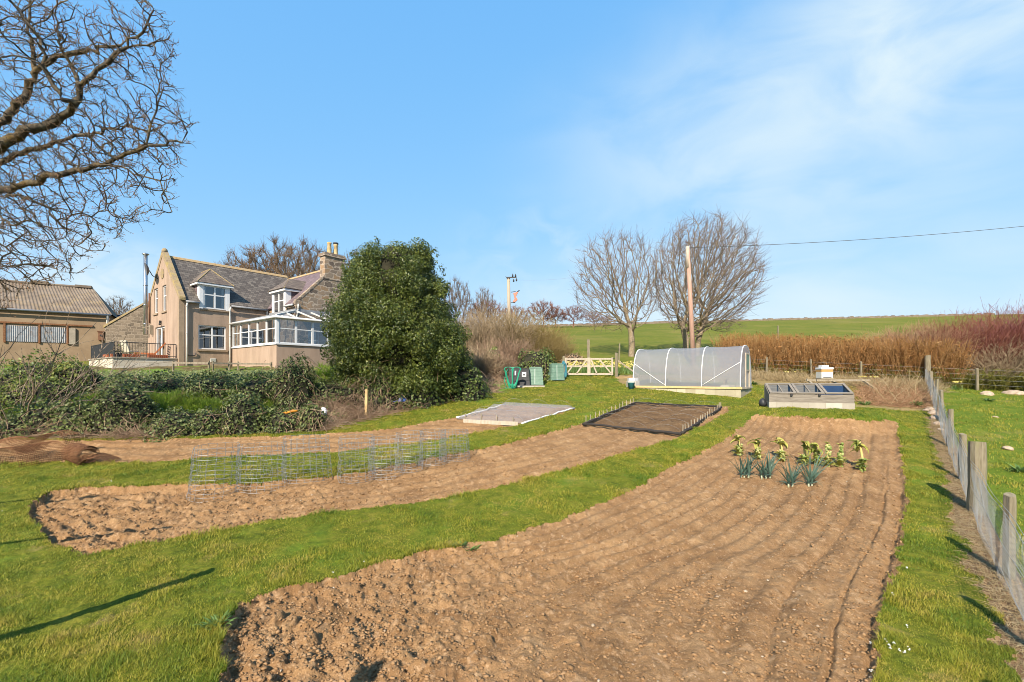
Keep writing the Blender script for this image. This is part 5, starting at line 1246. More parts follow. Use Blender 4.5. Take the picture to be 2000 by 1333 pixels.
for a in cg_: cage(a[5], *a[:5])
def mesh_roll(label, pts_px, width, curl, seed):
    """A curled sheet of rusty weld mesh: pts are its profile (along, up) in metres."""
    p = SP(*pts_px); t_ = thing('rusty_mesh_roll', label, 'wire mesh', p, curl, 'rusty mesh heaped at the bed end'); rr = random.Random(seed); return t_, rr
def mesh_sheet(t_, prof, width, step=.05, r=.0055):
    prof = [Vector((a, 0, c)) for a, c in prof]; pts = []
    for a, c in zip(prof[:-1], prof[1:]):
        n = max(2, int((c-a).length/step)); pts += [a.lerp(c, i/n) for i in range(n)]
    pts.append(prof[-1]); b = MB(); n = int(width/step)
    for j in range(n+1):
        y = -width/2+width*j/n; b.tube([(q.x+.03*math.sin(y*3), y, q.z+.02*math.sin(y*5+q.x*3)) for q in pts], r, 3, False)
    for q in pts: b.tube([(q.x+.03*math.sin(y*3), y, q.z+.02*math.sin(y*5+q.x*3)) for y in np.linspace(-width/2, width/2, 9)], r, 3, False)
    b.build('mesh_sheet', M['rust'], t_)
arc = lambda cx, cz, r, a0, a1, n=14: [(cx+r*math.cos(rad(a0+(a1-a0)*i/n)), cz+r*math.sin(rad(a0+(a1-a0)*i/n))) for i in range(n+1)]
t_, _ = mesh_roll('rusty curled mesh sheet at the very edge of the picture', (12, 900), 1, rad(20), 1); mesh_sheet(t_, arc(0, .1, .55, 190, 20), .9)
t_, _ = mesh_roll('wide arched rusty mesh sheet in the heap middle', (62, 903), 1, rad(-12), 2); mesh_sheet(t_, arc(0, .02, .52, 178, 5), 1.1)
t_, _ = mesh_roll('tall springy rusty mesh strip arching over the heap', (105, 890), 1, rad(8), 3); mesh_sheet(t_, [(-.7, .15), (-.45, .45), (-.1, .68), (.2, .72), (.42, .60), (.50, .35), (.48, .1)], .5)
t_, _ = mesh_roll('tight dark roll of rusty mesh at the bed side of the heap', (158, 902), 1, rad(70), 4); mesh_sheet(t_, arc(0, .26, .26, 0, 350, 20), .8, .045); mesh_sheet(t_, arc(0, .26, .19, 20, 330, 16), .8, .05)
t_, _ = mesh_roll('flattened rusty mesh offcut lying beside the tight roll', (192, 903), 1, rad(30), 5); mesh_sheet(t_, [(-.35, .02), (-.2, .16), (0, .20), (.2, .12), (.38, .03)], .6)

# ------------------------------------------------------------------ leeks and sprouts
M['leekleaf'] = leaf_mat('leek_leaves', [(0.05, 0.10, 0.085), (0.085, 0.155, 0.125), (0.14, 0.21, 0.16)], .5, .2)
M['leekstem'] = speckle_mat('leek_stem', [(0.34, 0.40, 0.24), (0.52, 0.52, 0.40)], 8, .6, 0)
M['sproutleaf'] = leaf_mat('sprout_leaves', [(0.10, 0.15, 0.03), (0.28, 0.30, 0.05), (0.46, 0.42, 0.09), (0.55, 0.46, 0.16)], .6, .25)
M['sproutball'] = leaf_mat('sprout_buttons', [(0.13, 0.20, 0.04), (0.26, 0.32, 0.08), (0.48, 0.47, 0.22)], .6, .1)
M['sproutstem'] = speckle_mat('sprout_stem', [(0.42, 0.36, 0.12), (0.55, 0.45, 0.18)], 8, .8, .2)
def strap(b, p0, d, L, w_, droop, seed):
    """A folded strap leaf that bends over."""
    d = Vector(d).normalized(); side = d.cross(Vector((0, 0, 1))); side = side.normalized() if side.length > 1e-3 else Vector((1, 0, 0)); k = 9; vs = []; p = Vector(p0)
    for i in range(k):
        t_ = i/(k-1); ww = w_*(1-.85*t_**1.6)*(.7+.3*math.sin(math.pi*min(1, t_*2.2))); up = side.cross(d).normalized(); vs += [p-side*ww/2+up*ww*.25, p, p+side*ww/2+up*ww*.25]
        p = p+d*(L/(k-1)); d = (d+Vector((0, 0, -droop*(t_**1.5)*.35))).normalized()
    b.add(vs, [q for i in range(k-1) for q in ((3*i, 3*i+1, 3*i+4, 3*i+3), (3*i+1, 3*i+2, 3*i+5, 3*i+4))])
def rnd_faces(o, rng):
    me = o.data; at = me.attributes.new('rnd', 'FLOAT', 'FACE'); k = 16; at.data.foreach_set('value', np.repeat(rng.random(len(me.polygons)//k+1), k)[:len(me.polygons)].astype(np.float32))
for i, (px, py, hpx, lab, lean) in enumerate(((1455, 929, 40, 'blue green leek plant at the front left of the leek row', .1), (1497, 932, 44, 'bushy blue green leek with pale outer leaves, second in the row', -.05), (1543, 945, 50, 'narrow upright leek with twisted leaves beside the widest leek', .05), (1582, 944, 58, 'widest and tallest leek at the right end of the row', 0))):
    p = SP(px, py); h = hpx*p.y/F_PX; t_ = thing('leek', lab, 'leek', p, 0, 'leeks left standing in the near bed'); rr = random.Random(i+5)
    n = (3, 3, 2, 2)[i]; lf = MB()
    for s in range(n):
        bx = (s-(n-1)/2)*.10; by = rr.uniform(-.05, .05); st_ = MB(); st_.tube([(bx, by, -.03), (bx+lean*.05, by, .03), (bx+lean*.1, by, .07)], [.022, .021, .02], 8); st_.build('stem', M['leekstem'], t_, True)
        for k in range(9):
            a = (k % 2)*math.pi+rr.uniform(-.5, .5)+.4*s; tilt = .12+.085*k+rr.uniform(-.05, .08); strap(lf, (bx+lean*.08, by, .03+.009*k), (math.cos(a)*tilt*1.15+lean, math.sin(a)*tilt*.5, 1), h*rr.uniform(.8, 1.25), .062, rr.uniform(.2, 1.8)*(.3+tilt), k)
        for k in range(3):
            a = rr.uniform(0, 6.28); strap(lf, (bx, by, .06), (math.cos(a), math.sin(a), .35), h*.5, .04, 1.6, k)
    o = lf.build('leaves', M['leekleaf'], t_); rnd_faces(o, RG)
def ico(b, c, r):
    t_ = (1+5**.5)/2; vs = [Vector(q).normalized()*r+Vector(c) for q in ((-1, t_, 0), (1, t_, 0), (-1, -t_, 0), (1, -t_, 0), (0, -1, t_), (0, 1, t_), (0, -1, -t_), (0, 1, -t_), (t_, 0, -1), (t_, 0, 1), (-t_, 0, -1), (-t_, 0, 1))]
    b.add(vs, [(0, 11, 5), (0, 5, 1), (0, 1, 7), (0, 7, 10), (0, 10, 11), (1, 5, 9), (5, 11, 4), (11, 10, 2), (10, 7, 6), (7, 1, 8), (3, 9, 4), (3, 4, 2), (3, 2, 6), (3, 6, 8), (3, 8, 9), (4, 9, 5), (2, 4, 11), (6, 2, 10), (8, 6, 7), (9, 8, 1)])
sp_ = [(1443, 888, 45, 'yellow topped sprout plant nearest the grass edge of the bed', 1, 1), (1479, 893, 42, 'sprout plant with one bent yellow leaf, second from the grass edge', 1, 1), (1526, 896, 46, 'single stemmed sprout plant with umbrella of yellow leaves above the narrow leek', 1, 1), (1582, 905, 50, 'broad double sprout plant with hanging yellow leaves behind the widest leek', 2, 1), (1628, 908, 50, 'double stalk sprout plant with knobbly stems and no drooping leaves', 2, 0), (1683, 917, 64, 'tallest sprout plant standing apart with dark green top leaves', 1, 1)]
for i, (px, py, hpx, lab, ns, crown_) in enumerate(sp_):
    p = SP(px, py); h = hpx*p.y/F_PX; t_ = thing('sprout_plant', lab, 'sprout plant', p, 0, 'old sprout plants in the near bed'); rr = random.Random(i+31); but = MB(); lv = MB(); btn = []
    for s in range(ns):
        bx = (s-(ns-1)/2)*.32; top = Vector((bx+rr.uniform(-.06, .06), rr.uniform(-.05, .05), h*(.86 if s else .92))); b = MB(); b.tube([(bx, 0, -.05), (bx+.02, 0, h*.4), top], [.034, .030, .024], 8); b.build('stem', M['sproutstem'], t_, True)
        lo = (.04, .04, .04, .04, .04, .03)[i]; hi = (.50, .55, .45, .62 if s else .4, .98, .40)[i]
        for k in range(46):
            z = h*(lo+(hi-lo)*rr.random()); a = rr.uniform(0, 6.28); q = .038+.012*rr.random(); ico(but, (bx+.02+q*math.cos(a)*1.1, q*math.sin(a)*1.1, z), rr.uniform(.026, .044))
        for k in range(40):
            a = rr.uniform(0, 6.28); strap(lv, (bx+.03*math.cos(a), .03*math.sin(a), h*rr.uniform(.03, .36)), (math.cos(a), math.sin(a), rr.uniform(.1, .9)), rr.uniform(.10, .20), .09, 1.0, k)
        if crown_:
            for k in range(rr.randint(9, 15)):
                a = rr.uniform(0, 6.28); e = rr.uniform(-.7, .8); d0 = Vector((math.cos(a), math.sin(a), e)); strap(lv, top-Vector((rr.uniform(-.04, .04), 0, rr.uniform(0, h*.28))), d0, rr.uniform(.16, .34), rr.uniform(.11, .21), rr.uniform(.8, 3.4), k)
        else:
            for k in range(10): a = rr.uniform(0, 6.28); strap(lv, top, (math.cos(a), math.sin(a), .8), .10, .07, .8, k)
    o = but.build('sprout_buttons', M['sproutball'], t_); at = o.data.attributes.new('rnd', 'FLOAT', 'FACE'); at.data.foreach_set('value', np.repeat(RG.random(len(o.data.polygons)//20+1), 20)[:len(o.data.polygons)].astype(np.float32))
    o = lv.build('leaves', M['sproutleaf'], t_); rnd_faces(o, RG)

# ------------------------------------------------------------------ small things about the garden
M['newwood'] = speckle_mat('new_stake', [(0.52, 0.34, 0.15), (0.64, 0.45, 0.22)], 8, .8, .3)
M['bluetarp'] = speckle_mat('blue_tarp', [(0.05, 0.13, 0.48), (0.10, 0.22, 0.62)], 5, .5, .4, 12, .02)
M['orangeplastic'] = speckle_mat('orange_plastic', [(0.55, 0.22, 0.02), (0.70, 0.32, 0.05)], 6, .5, .2)
p = on_px(715, 17.2); b = MB(); b.bar((0, 0, -.2), (.02, 0, 1.05), .10, .10); o = b.build('wooden_stake', M['newwood'], bevel=.01); o.location = p; tag(o, 'upright new orange timber stake in the dead brambles', 'stake')
p = PT(774, 796, 18.6); p.z = g(p.x, p.y)+.32; b = MB(); vs = []
for j in range(7):
    for i in range(13): x = -.42+.84*i/12; y = -.25+.5*j/6; vs.append((x, y, .14*math.exp(-(y/.18)**2)*(1+.4*math.sin(9*x))*(1-(x/.5)**4)+.04*math.sin(7*y+4*x)))
b.add(vs, [(j*13+i, j*13+i+1, (j+1)*13+i+1, (j+1)*13+i) for j in range(6) for i in range(12)]); o = b.build('blue_tarpaulin', M['bluetarp'], None, True); o.location = p; tag(o, 'crumpled bright blue tarpaulin half buried in dead brambles', 'tarpaulin'); sd_ = o.modifiers.new('s', 'SOLIDIFY'); sd_.thickness = .02
p = PT(632, 806, 16.5); p.z = max(p.z, g(p.x, p.y)+.2)-.1; b = MB(); b.lathe([(.02, 0), (.13, .04), (.17, .15), (.12, .27), (.04, .33)], (0, 0, 0), 12); b.wobble(.16, 11, 4); o = b.build('white_sack', M['label_white'], None); o.location = p; o.scale = (.8, .5, .75); tag(o, 'crumpled white plastic sack in the brambles beside the ivy mound', 'sack')
p = PT(560, 806, 15.6); p.z = max(p.z, g(p.x, p.y)+.4); b = MB(); b.tube([(-.36, 0, -.06), (-.15, .03, -.03), (.1, 0, .02), (.24, -.02, .05), (.38, 0, .06)], [.035, .05, .045, .05, .03], 8); b.wobble(.03, 12, 2); o = b.build('orange_pipe', M['orangeplastic'], None, True); o.location = p; tag(o, 'orange plastic pipe lying across the low ivy', 'pipe')
M['stone'] = speckle_mat('field_stone', [(0.30, 0.22, 0.15), (0.42, 0.32, 0.23), (0.52, 0.42, 0.33)], 6, .95, .6, 20, .02)
def rock(label, px, py, sx, sy, sz, seed, grp=None):
    p = SP(px, py) if py > 738 else GP(px, py); b = MB(); n, m_ = 10, 6; rr = random.Random(seed)
    b.lathe([(.55, -.3), (.95, -.05), (1.0, .25), (.82, .62), (.45, .85), (.08, .92)], (0, 0, 0), 11); b.v = [(x*sx*(1+rr.uniform(-.14, .14)), y*sy*(1+rr.uniform(-.14, .14)), z*sz*(1+rr.uniform(-.1, .1))) for x, y, z in b.v]
    o = b.build('field_stone', M['stone'], None, False, .02); o.location = p; o.rotation_euler = (rr.uniform(-.2, .2), rr.uniform(-.2, .2), rr.uniform(0, 6)); tag(o, label, 'stone', grp)
rock('largest flat stone lying in the sheep field at the right edge', 1978, 770, .42, .3, .22, 1); rock('low brown stone left of the largest flat stone in the field', 1927, 771, .28, .25, .2, 2); rock('rounded pale stone in the field beside the thick fence post', 1968, 879, .16, .13, .11, 3); rock('small tan stone in the field beyond the fence', 1944, 815, .11, .1, .05, 4)
for i, (px, py, s) in enumerate(((1826, 818, .22), (1822, 808, .2), (1816, 800, .17), (1832, 829, .16), (1833, 812, .14), (1808, 803, .15), (1838, 840, .12))):
    rock(('biggest broken stone in the pile at the fence foot', 'middle flat stone of the pile at the fence foot', 'upper pale stone of the pile at the fence foot', 'lower dark stone of the pile at the fence foot', 'stone of the pile resting against the netting', 'stone at the grass side of the pile', 'smallest lowest stone of the pile by the dirt strip')[i], px, py, s, s*.8, s*.7, 20+i, 'stone pile by the netting fence')

# ------------------------------------------------------------------ poles and wires
M['polewood'] = speckle_mat('telegraph_pole', [(0.34, 0.20, 0.15), (0.45, 0.28, 0.21), (0.50, 0.36, 0.26)], 5, .9, .4, 20, .01, stretch=(4, 4, .3))
M['greypole'] = speckle_mat('grey_pole', [(0.34, 0.27, 0.20), (0.46, 0.38, 0.28)], 5, .9, .4, 20, .01, stretch=(4, 4, .3))
PB = on_px(1355, 34.0); PTp = PT(1343, 482, 34.0)
tp = thing('telegraph_pole', 'reddish brown telegraph pole leaning slightly behind the polytunnel', 'pole', PB); d = PTp-PB
b = MB(); b.tube([(0, 0, -.4), d*.5, d], [.20, .165, .13], 12); b.build('shaft', M['polewood'], tp, True); b = MB(); b.tube([d-Vector((0, 0, 1.6)), d], [.140, .134], 12); b.build('pale_top', M['palewood'], tp, True); b = MB(); b.tube([d+Vector((.1, -.05, -.12)), d+Vector((.22, -.05, -.12))], .04, 8); b.build('insulator', M['iron'], tp, True)
M['cable'] = speckle_mat('cable', [(0.06, 0.055, 0.05), (0.12, 0.11, 0.10)], 3, .7, 0)
w1 = PT(2350, 400, 36); w0 = PTp+Vector((.2, -.05, -.1)); b = MB(); pts = [w0.lerp(w1, i/24)-Vector((0, 0, .55*4*(i/24)*(1-i/24)))-w0 for i in range(25)]; b.tube(pts, .018, 5); o = b.build('overhead_cable', M['cable'], None); o.location = w0; tag(o, 'overhead cable crossing the sky from the telegraph pole to the right', 'cable')
UB = on_px(996, 48.0); UT = PT(993, 542, 48.0); up_ = thing('transformer_pole', 'grey power pole with insulators and a red fuse unit above the brown scrub', 'power pole', UB); d = UT-UB
b = MB(); b.tube([(0, 0, -.4), d], [.22, .16], 12); b.build('shaft', M['greypole'], up_, True)
b = MB(); b.bar(d+Vector((-.15, -.15, -.06)), d+Vector((.85, -.25, -.06)), .09, .12); b.bar(d+Vector((-.28, -.1, .06)), d+Vector((.1, -.1, -.5)), .06, .06); b.build('crossarm', M['iron'], up_)
for x, z in ((.45, .12), (.75, .10), (.55, -.42), (.85, -.36)): b = MB(); b.lathe([(.04, -.12), (.10, -.06), (.05, 0), (.10, .05), (.04, .12), (.03, .2)], d+Vector((x, -.25, z)), 8); b.build('insulator', M['iron'], up_, True)
M['redunit'] = speckle_mat('red_unit', [(0.50, 0.16, 0.10), (0.60, 0.26, 0.18)], 3, .6, .1)
zc = PT(1005, 582, 48).z-UB.z; b = MB(); b.prism([(.35, -.3, zc+.45), (.85, -.3, zc+.55), (.62, -.3, zc+.1), (.80, -.3, zc-.25), (.50, -.3, zc-.52), (.30, -.3, zc-.45), (.5, -.3, zc-.1)], (0, .35, 0)); b.build('fuse_unit', M['redunit'], up_)
b = MB(); b.bar((.1, -.2, zc+.55), (.6, -.2, zc+.62), .06, .06); b.bar((.55, -.2, zc+.4), (1.0, -.2, zc+.75), .08, .10); b.bar((.1, -.2, zc-.55), (.55, -.2, zc-.55), .06, .06); b.build('bracket', M['iron'], up_)
w0 = PTp-Vector((.1, .05, .15)); w1 = UT+Vector((.6, -.2, -.3)); b = MB(); pts = [w0.lerp(w1, i/20)-Vector((0, 0, .8*4*(i/20)*(1-i/20)))-w0 for i in range(21)]; b.tube(pts, .006, 4); o = b.build('overhead_cable', M['wire'], None); o.location = w0; tag(o, 'thin pale wire strung between the power pole and the telegraph pole', 'cable')
# drystone wall along the crest of the field
xs = np.linspace(4, 115, 190); b = MB(); rr = random.Random(3)
for i in range(len(xs)-1):
    x0, x1 = xs[i], xs[i+1]-.02; y = 104+.04*x0; z = g(x0, y); h = .42+rr.uniform(-.12, .14); b.add([(x0, y-.3, z-.4), (x1, y-.3, z-.4), (x1, y+.3, z-.4), (x0, y+.3, z-.4), (x0, y-.2, z+h), (x1, y-.2, z+h), (x1, y+.2, z+h), (x0, y+.2, z+h)], [(4, 5, 6, 7), (0, 1, 5, 4), (1, 2, 6, 5), (2, 3, 7, 6), (3, 0, 4, 7)])
o = b.build('drystone_wall', M['rubble_dark'], None); tag(o, 'low drystone wall along the crest of the green field', 'wall')

# ------------------------------------------------------------------ bare trees
def colonize(att, trunk, D, di, dk, iters, bias=(0, 0, 0.0), rng=RG, wig=.16, mom_=.35, seeds=None):
    """Space colonisation: grow nodes from a trunk polyline towards attractors."""
    trunk = trunk or [(0, 0, 0)]; pos = [np.array(trunk[0], float)]; par = [-1]
    for a, b in zip(trunk[:-1], trunk[1:]):
        a = np.array(a, float); b = np.array(b, float); n = max(1, int(np.linalg.norm(b-a)/D))
        for i in range(1, n+1): pos.append(a+(b-a)*i/n); par.append(len(pos)-2)
    if seeds is not None: pos, par = list(seeds[0]), list(seeds[1])
    att = np.array(att, float); alive = np.ones(len(att), bool)
    best = np.full(len(att), 1e9); bi = np.zeros(len(att), int)
    def upd(i0):
        P_ = np.array(pos[i0:])
        if not len(P_): return
        for s in range(0, len(P_), 256):
            Q = P_[s:s+256]; d = ((att[:, None, :]-Q[None])**2).sum(-1); j = d.argmin(1); m = d[np.arange(len(att)), j]
            k = m < best; best[k] = m[k]; bi[k] = j[k]+i0+s
    upd(0); bias = np.array(bias, float); seen = set()
    for it in range(iters):
        alive &= best > dk*dk
        use = alive & (best < di*di)
        if not use.any(): break
        src = bi[use]; P_ = np.array(pos); v = att[use]-P_[src]; v /= np.linalg.norm(v, axis=1, keepdims=True)+1e-9
        acc = np.zeros((len(pos), 3)); np.add.at(acc, src, v); grow = np.unique(src); i0 = len(pos); made = 0
        for s in grow:
            d = acc[s]; n = np.linalg.norm(d)
            if n < 1e-6: continue
            pp = par[s]; mom = (pos[s]-pos[pp])/(np.linalg.norm(pos[s]-pos[pp])+1e-9) if pp >= 0 else np.zeros(3)
            d = d/n+bias+mom*mom_+rng.normal(0, wig, 3); d /= np.linalg.norm(d)+1e-9
            q = pos[s]+d*D; key = (s, int(q[0]/D*4), int(q[1]/D*4), int(q[2]/D*4))
            if key in seen: continue
            seen.add(key); pos.append(q); par.append(int(s)); made += 1
        if not made: break
        upd(i0)
    return np.array(pos), np.array(par)
def radii(par, tip, n):
    r = np.zeros(len(par)); kids = np.zeros(len(par), int)
    for i in range(len(par)-1, -1, -1):
        if r[i] == 0: r[i] = tip**n
        if par[i] >= 0: r[par[i]] += r[i]; kids[par[i]] += 1
    return r**(1/n), kids
def tree_mesh(name, pos, par, r, sel, mat, sides):
    e = np.where(sel & (par >= 0))[0]; p = par[e]; N_ = len(pos)
    d = np.zeros_like(pos); m = par >= 0; d[m] = pos[m]-pos[par[m]]; d[~m] = (0, 0, 1); d /= np.linalg.norm(d, axis=1, keepdims=True)+1e-9
    main = np.full(N_, -1); big = np.zeros(N_)
    for i in np.where(m)[0]:
        if r[i] > big[par[i]]: big[par[i]] = r[i]; main[par[i]] = i
    ismain = main[p] == e
    d0 = np.where(ismain[:, None], d[p], d[e]); r0 = np.where(ismain, r[p], np.minimum(r[p], r[e]*1.25)); d1 = d[e]; r1 = r[e]
    def ring(c, dd, rr):
        ref = np.array([.31, .85, .42]); s = np.cross(dd, ref); s /= np.linalg.norm(s, axis=1, keepdims=True)+1e-9; u = np.cross(dd, s); out = []
        for j in range(sides):
            a = 2*math.pi*j/sides; out.append(c+(s*math.cos(a)+u*math.sin(a))*rr[:, None])
        return np.stack(out, 1)
    V = np.concatenate([ring(pos[p], d0, r0), ring(pos[e], d1, r1)], 1).reshape(-1, 3); n = len(e); q = np.arange(n)[:, None]*2*sides; fs_ = []
    for j in range(sides): j2 = (j+1) % sides; fs_.append(q+np.array([[j, j2, sides+j2, sides+j]]))
    return V, np.concatenate(fs_)
def twigs(pos, par, r, rmax, per, L, r0, r1, up, spread, rng, k=5, wind=(0, 0, 0), wig=.25):
    c = np.where((r < rmax) & (par >= 0))[0]; c = np.repeat(c, per); c = c[rng.random(len(c)) < .9]
    d = pos[c]-pos[par[c]]; d /= np.linalg.norm(d, axis=1, keepdims=True)+1e-9
    d = d+rdirs(len(c), rng)*spread+np.array([0, 0, up])+np.array(wind); d /= np.linalg.norm(d, axis=1, keepdims=True)
    ln = L*rng.uniform(.4, 1.2, len(c)); P_ = np.zeros((len(c), k, 3)); P_[:, 0] = pos[par[c]]+(pos[c]-pos[par[c]])*rng.random((len(c), 1))
    for i in range(1, k):
        d = d+rng.normal(0, wig, d.shape)+np.array([0, 0, up*.25]); d /= np.linalg.norm(d, axis=1, keepdims=True); P_[:, i] = P_[:, i-1]+d*(ln/(k-1))[:, None]
    R_ = np.linspace(r0, r1, k)[None]*rng.uniform(.7, 1.2, (len(c), 1)); return P_, R_
def bark(name, cols, dirt): return speckle_mat(name, cols, 9, .95, .6, 30, .01, dirt=dirt)
M['bark_near'] = bark('bark_lichen', [(0.035, 0.027, 0.02), (0.075, 0.06, 0.042), (0.17, 0.145, 0.10)], ((0.19, 0.125, 0.035), 2.6, .65))
M['bark_pale'] = bark('bark_pale', [(0.17, 0.13, 0.085), (0.27, 0.21, 0.145), (0.36, 0.30, 0.22)], ((0.20, 0.17, 0.06), 1.5, .6))
M['twig_purple'] = speckle_mat('twig_purple', [(0.15, 0.105, 0.09), (0.22, 0.16, 0.14)], 2, .9, 0)
M['twig_brown'] = speckle_mat('twig_brown', [(0.13, 0.08, 0.045), (0.21, 0.14, 0.085)], 2, .9, 0)
M['twig_red'] = speckle_mat('twig_red', [(0.17, 0.075, 0.05), (0.27, 0.125, 0.09)], .6, .9, 0)
M['bud'] = leaf_mat('buds', [(0.14, 0.05, 0.03), (0.26, 0.11, 0.05), (0.36, 0.19, 0.06)], .7, .1)
def finish_tree(root, pos, par, r, rthick, mbark, mtwig, tw, buds=None, rng=RG, sides=(9, 4)):
    V, Fq = tree_mesh('t', pos, par, r, r >= rthick, mbark, sides[0]); put('trunk', np_mesh('trunk', V, Fq, mbark, smooth=True), root)
    V1, F1 = tree_mesh('b', pos, par, r, r < rthick, mbark, sides[1]); V2, F2 = strands(*tw)
    me = np_mesh('crown', np.concatenate([V1, V2]), np.concatenate([F1, F2+len(V1)]), mbark); me.materials.append(mtwig)
    me.polygons.foreach_set('material_index', np.concatenate([np.zeros(len(F1), np.int32), np.ones(len(F2), np.int32)])); o = put('crown', me, root)
    if buds is not None: put('buds', leaf_mesh('buds', buds[0], rdirs(len(buds[0]), rng), buds[1], M['bud'], rng, 1.0, .5), o)
    return o
def ell(n, c, rr, rng, zmin=-9, shell=.35):
    d = rdirs(n, rng); q = rng.random((n, 1))**shell; P_ = np.array(c)+d*q*np.array(rr); return P_[P_[:, 2] > zmin]
rg1 = np.random.default_rng(101)
# the single stem tree and the twin stem tree by the tunnel
p = on_px(1233, 41.0); t_ = thing('bare_tree', 'smaller round crowned bare tree with one pale trunk above the gate', 'tree', p)
att = ell(2300, (-1.25, 0, 6.3), (4.2, 4.0, 5.0), rg1, 2.3, .45)
pos_, par_ = colonize(att, [(0, 0, -.4), (.05, 0, 1.0), (0, 0, 2.1)], .26, 4.0, .42, 160, (0, 0, .22), rg1); r_, _ = radii(par_, .015, 2.15); r_ = np.maximum(r_, .015); r_[:8] *= 1.08
finish_tree(t_, pos_, par_, r_, .07, M['bark_pale'], M['twig_purple'], twigs(pos_, par_, r_, .030, 2, 1.05, .0095, .005, .32, .60, rg1, 5, (0, 0, 0), .10), None, rg1)
p = on_px(1352, 41.0); t_ = thing('bare_tree', 'larger bare tree with several stems behind the telegraph pole', 'tree', p)
att = ell(3100, (1.15, 0, 6.9), (5.2, 4.6, 5.5), rg1, 1.9, .42)
pos_, par_ = colonize(att, [(-.6, 0, -.4), (-.55, 0, 1.4), (-.8, .1, 2.6)], .27, 4.2, .44, 170, (.08, 0, .2), rg1)
att2 = att; pos2, par2 = colonize(att[rg1.random(len(att)) < .55]+rg1.normal(0, .2, 3), [(.5, .2, -.4), (.6, .1, 1.5), (1.0, 0, 2.8)], .27, 4.2, .46, 170, (.2, 0, .12), rg1)
par2 = np.where(par2 >= 0, par2+len(pos_), -1); pos_ = np.concatenate([pos_, pos2]); par_ = np.concatenate([par_, par2]); r_, _ = radii(par_, .0145, 2.2); r_ = np.maximum(r_, .0145)
finish_tree(t_, pos_, par_, r_, .07, M['bark_pale'], M['twig_purple'], twigs(pos_, par_, r_, .030, 2, 1.05, .0095, .005, .26, .60, rg1, 5, (.20, 0, 0), .10), None, rg1)
# the great tree at the left edge, its trunk outside the picture
rg2 = np.random.default_rng(55); bx, by = -17.6, 12.3
t_ = thing('spreading_tree', 'great bare lichen covered tree whose branches reach in from the left edge', 'tree', (bx, by, g(bx, by)))
b0 = np.array([bx, by, g(bx, by)])
def px3(px, py, Y): return np.array(PT(px, py, Y))-b0
limbs = [  # the visible limbs: (column, row, depth) in turn and their thickness in metres at both ends
    ([(-330, 470, 12.0), (-150, 410, 11.8), (0, 373, 11.5), (60, 358, 11.3), (110, 344, 11.2), (150, 332, 11.2), (190, 322, 11.0), (225, 310, 11.0), (265, 296, 10.9), (300, 285, 10.8), (345, 276, 10.8), (366, 258, 10.8), (355, 236, 10.8)], .13, .022),
    ([(-330, 430, 12.0), (-170, 350, 11.6), (0, 290, 11.2), (40, 262, 11.0), (85, 248, 11.0), (120, 228, 11.0), (147, 200, 10.9), (155, 168, 10.9), (182, 148, 10.8), (215, 120, 10.8), (250, 92, 10.8), (285, 52, 10.7), (300, 20, 10.7)], .20, .025),
    ([(-330, 400, 12.2), (-180, 300, 12.0), (-30, 262, 11.8), (15, 225, 11.7), (50, 190, 11.7), (66, 145, 11.7), (98, 120, 11.6), (140, 105, 11.6), (175, 96, 11.6), (215, 92, 11.5), (260, 90, 11.5), (318, 80, 11.5)], .19, .02),
    ([(-330, 440, 12.0), (-160, 370, 12.4), (0, 318, 12.3), (45, 300, 12.2), (95, 285, 12.2), (140, 268, 12.2), (185, 258, 12.1), (225, 252, 12.0), (262, 250, 12.0), (285, 255, 12.0)], .12, .02),
    ([(147, 200, 10.9), (120, 195, 10.7), (95, 150, 10.6), (90, 110, 10.5), (65, 60, 10.4), (40, 25, 10.4), (5, -15, 10.3)], .07, .03),
    ([(66, 145, 11.7), (62, 90, 11.7), (55, 45, 11.6), (60, -10, 11.6)], .08, .03),
    ([(155, 168, 10.9), (138, 130, 11.2), (122, 95, 11.3), (110, 60, 11.4), (112, 10, 11.4)], .06, .022),
    ([(0, 373, 11.5), (50, 388, 11.2), (85, 400, 11.0), (110, 432, 10.9), (140, 420, 10.8), (178, 424, 10.8), (205, 410, 10.8), (250, 430, 10.8)], .045, .012),
    ([(190, 322, 11.0), (235, 325, 10.9), (268, 340, 10.8), (300, 350, 10.8), (318, 372, 10.7), (328, 395, 10.7), (334, 410, 10.7)], .035, .011),
    ([(265, 296, 10.9), (290, 265, 11.0), (300, 230, 11.1), (310, 180, 11.2), (312, 140, 11.2), (330, 112, 11.2)], .04, .012),
    ([(-160, 470, 11.4), (0, 420, 11.0), (20, 440, 10.8), (60, 430, 10.7), (100, 445, 10.7), (150, 455, 10.7)], .05, .010),
    ([(-120, 560, 10.8), (0, 512, 10.6), (30, 470, 10.5), (60, 460, 10.5), (110, 470, 10.4), (150, 480, 10.4)], .035, .009),
    ([(-60, 560, 10.6), (10, 520, 10.4), (60, 515, 10.3), (110, 525, 10.3), (135, 532, 10.3)], .025, .009),
    ([(110, 344, 11.2), (140, 318, 11.5), (150, 295, 11.6), (165, 285, 11.6), (180, 296, 11.6)], .03, .012),
    ([(225, 310, 11.0), (215, 280, 11.2), (225, 255, 11.2), (258, 240, 11.2), (275, 215, 11.2)], .032, .012),
]
sp_, sq_, sr_ = [np.array(q, float) for q in ((0, 0, -.5), (.1, 0, 1.5), (.25, -.1, 3.0), (.4, -.1, 4.2))], [-1, 0, 1, 2], [.55, .48, .42, .40]
cache = {}
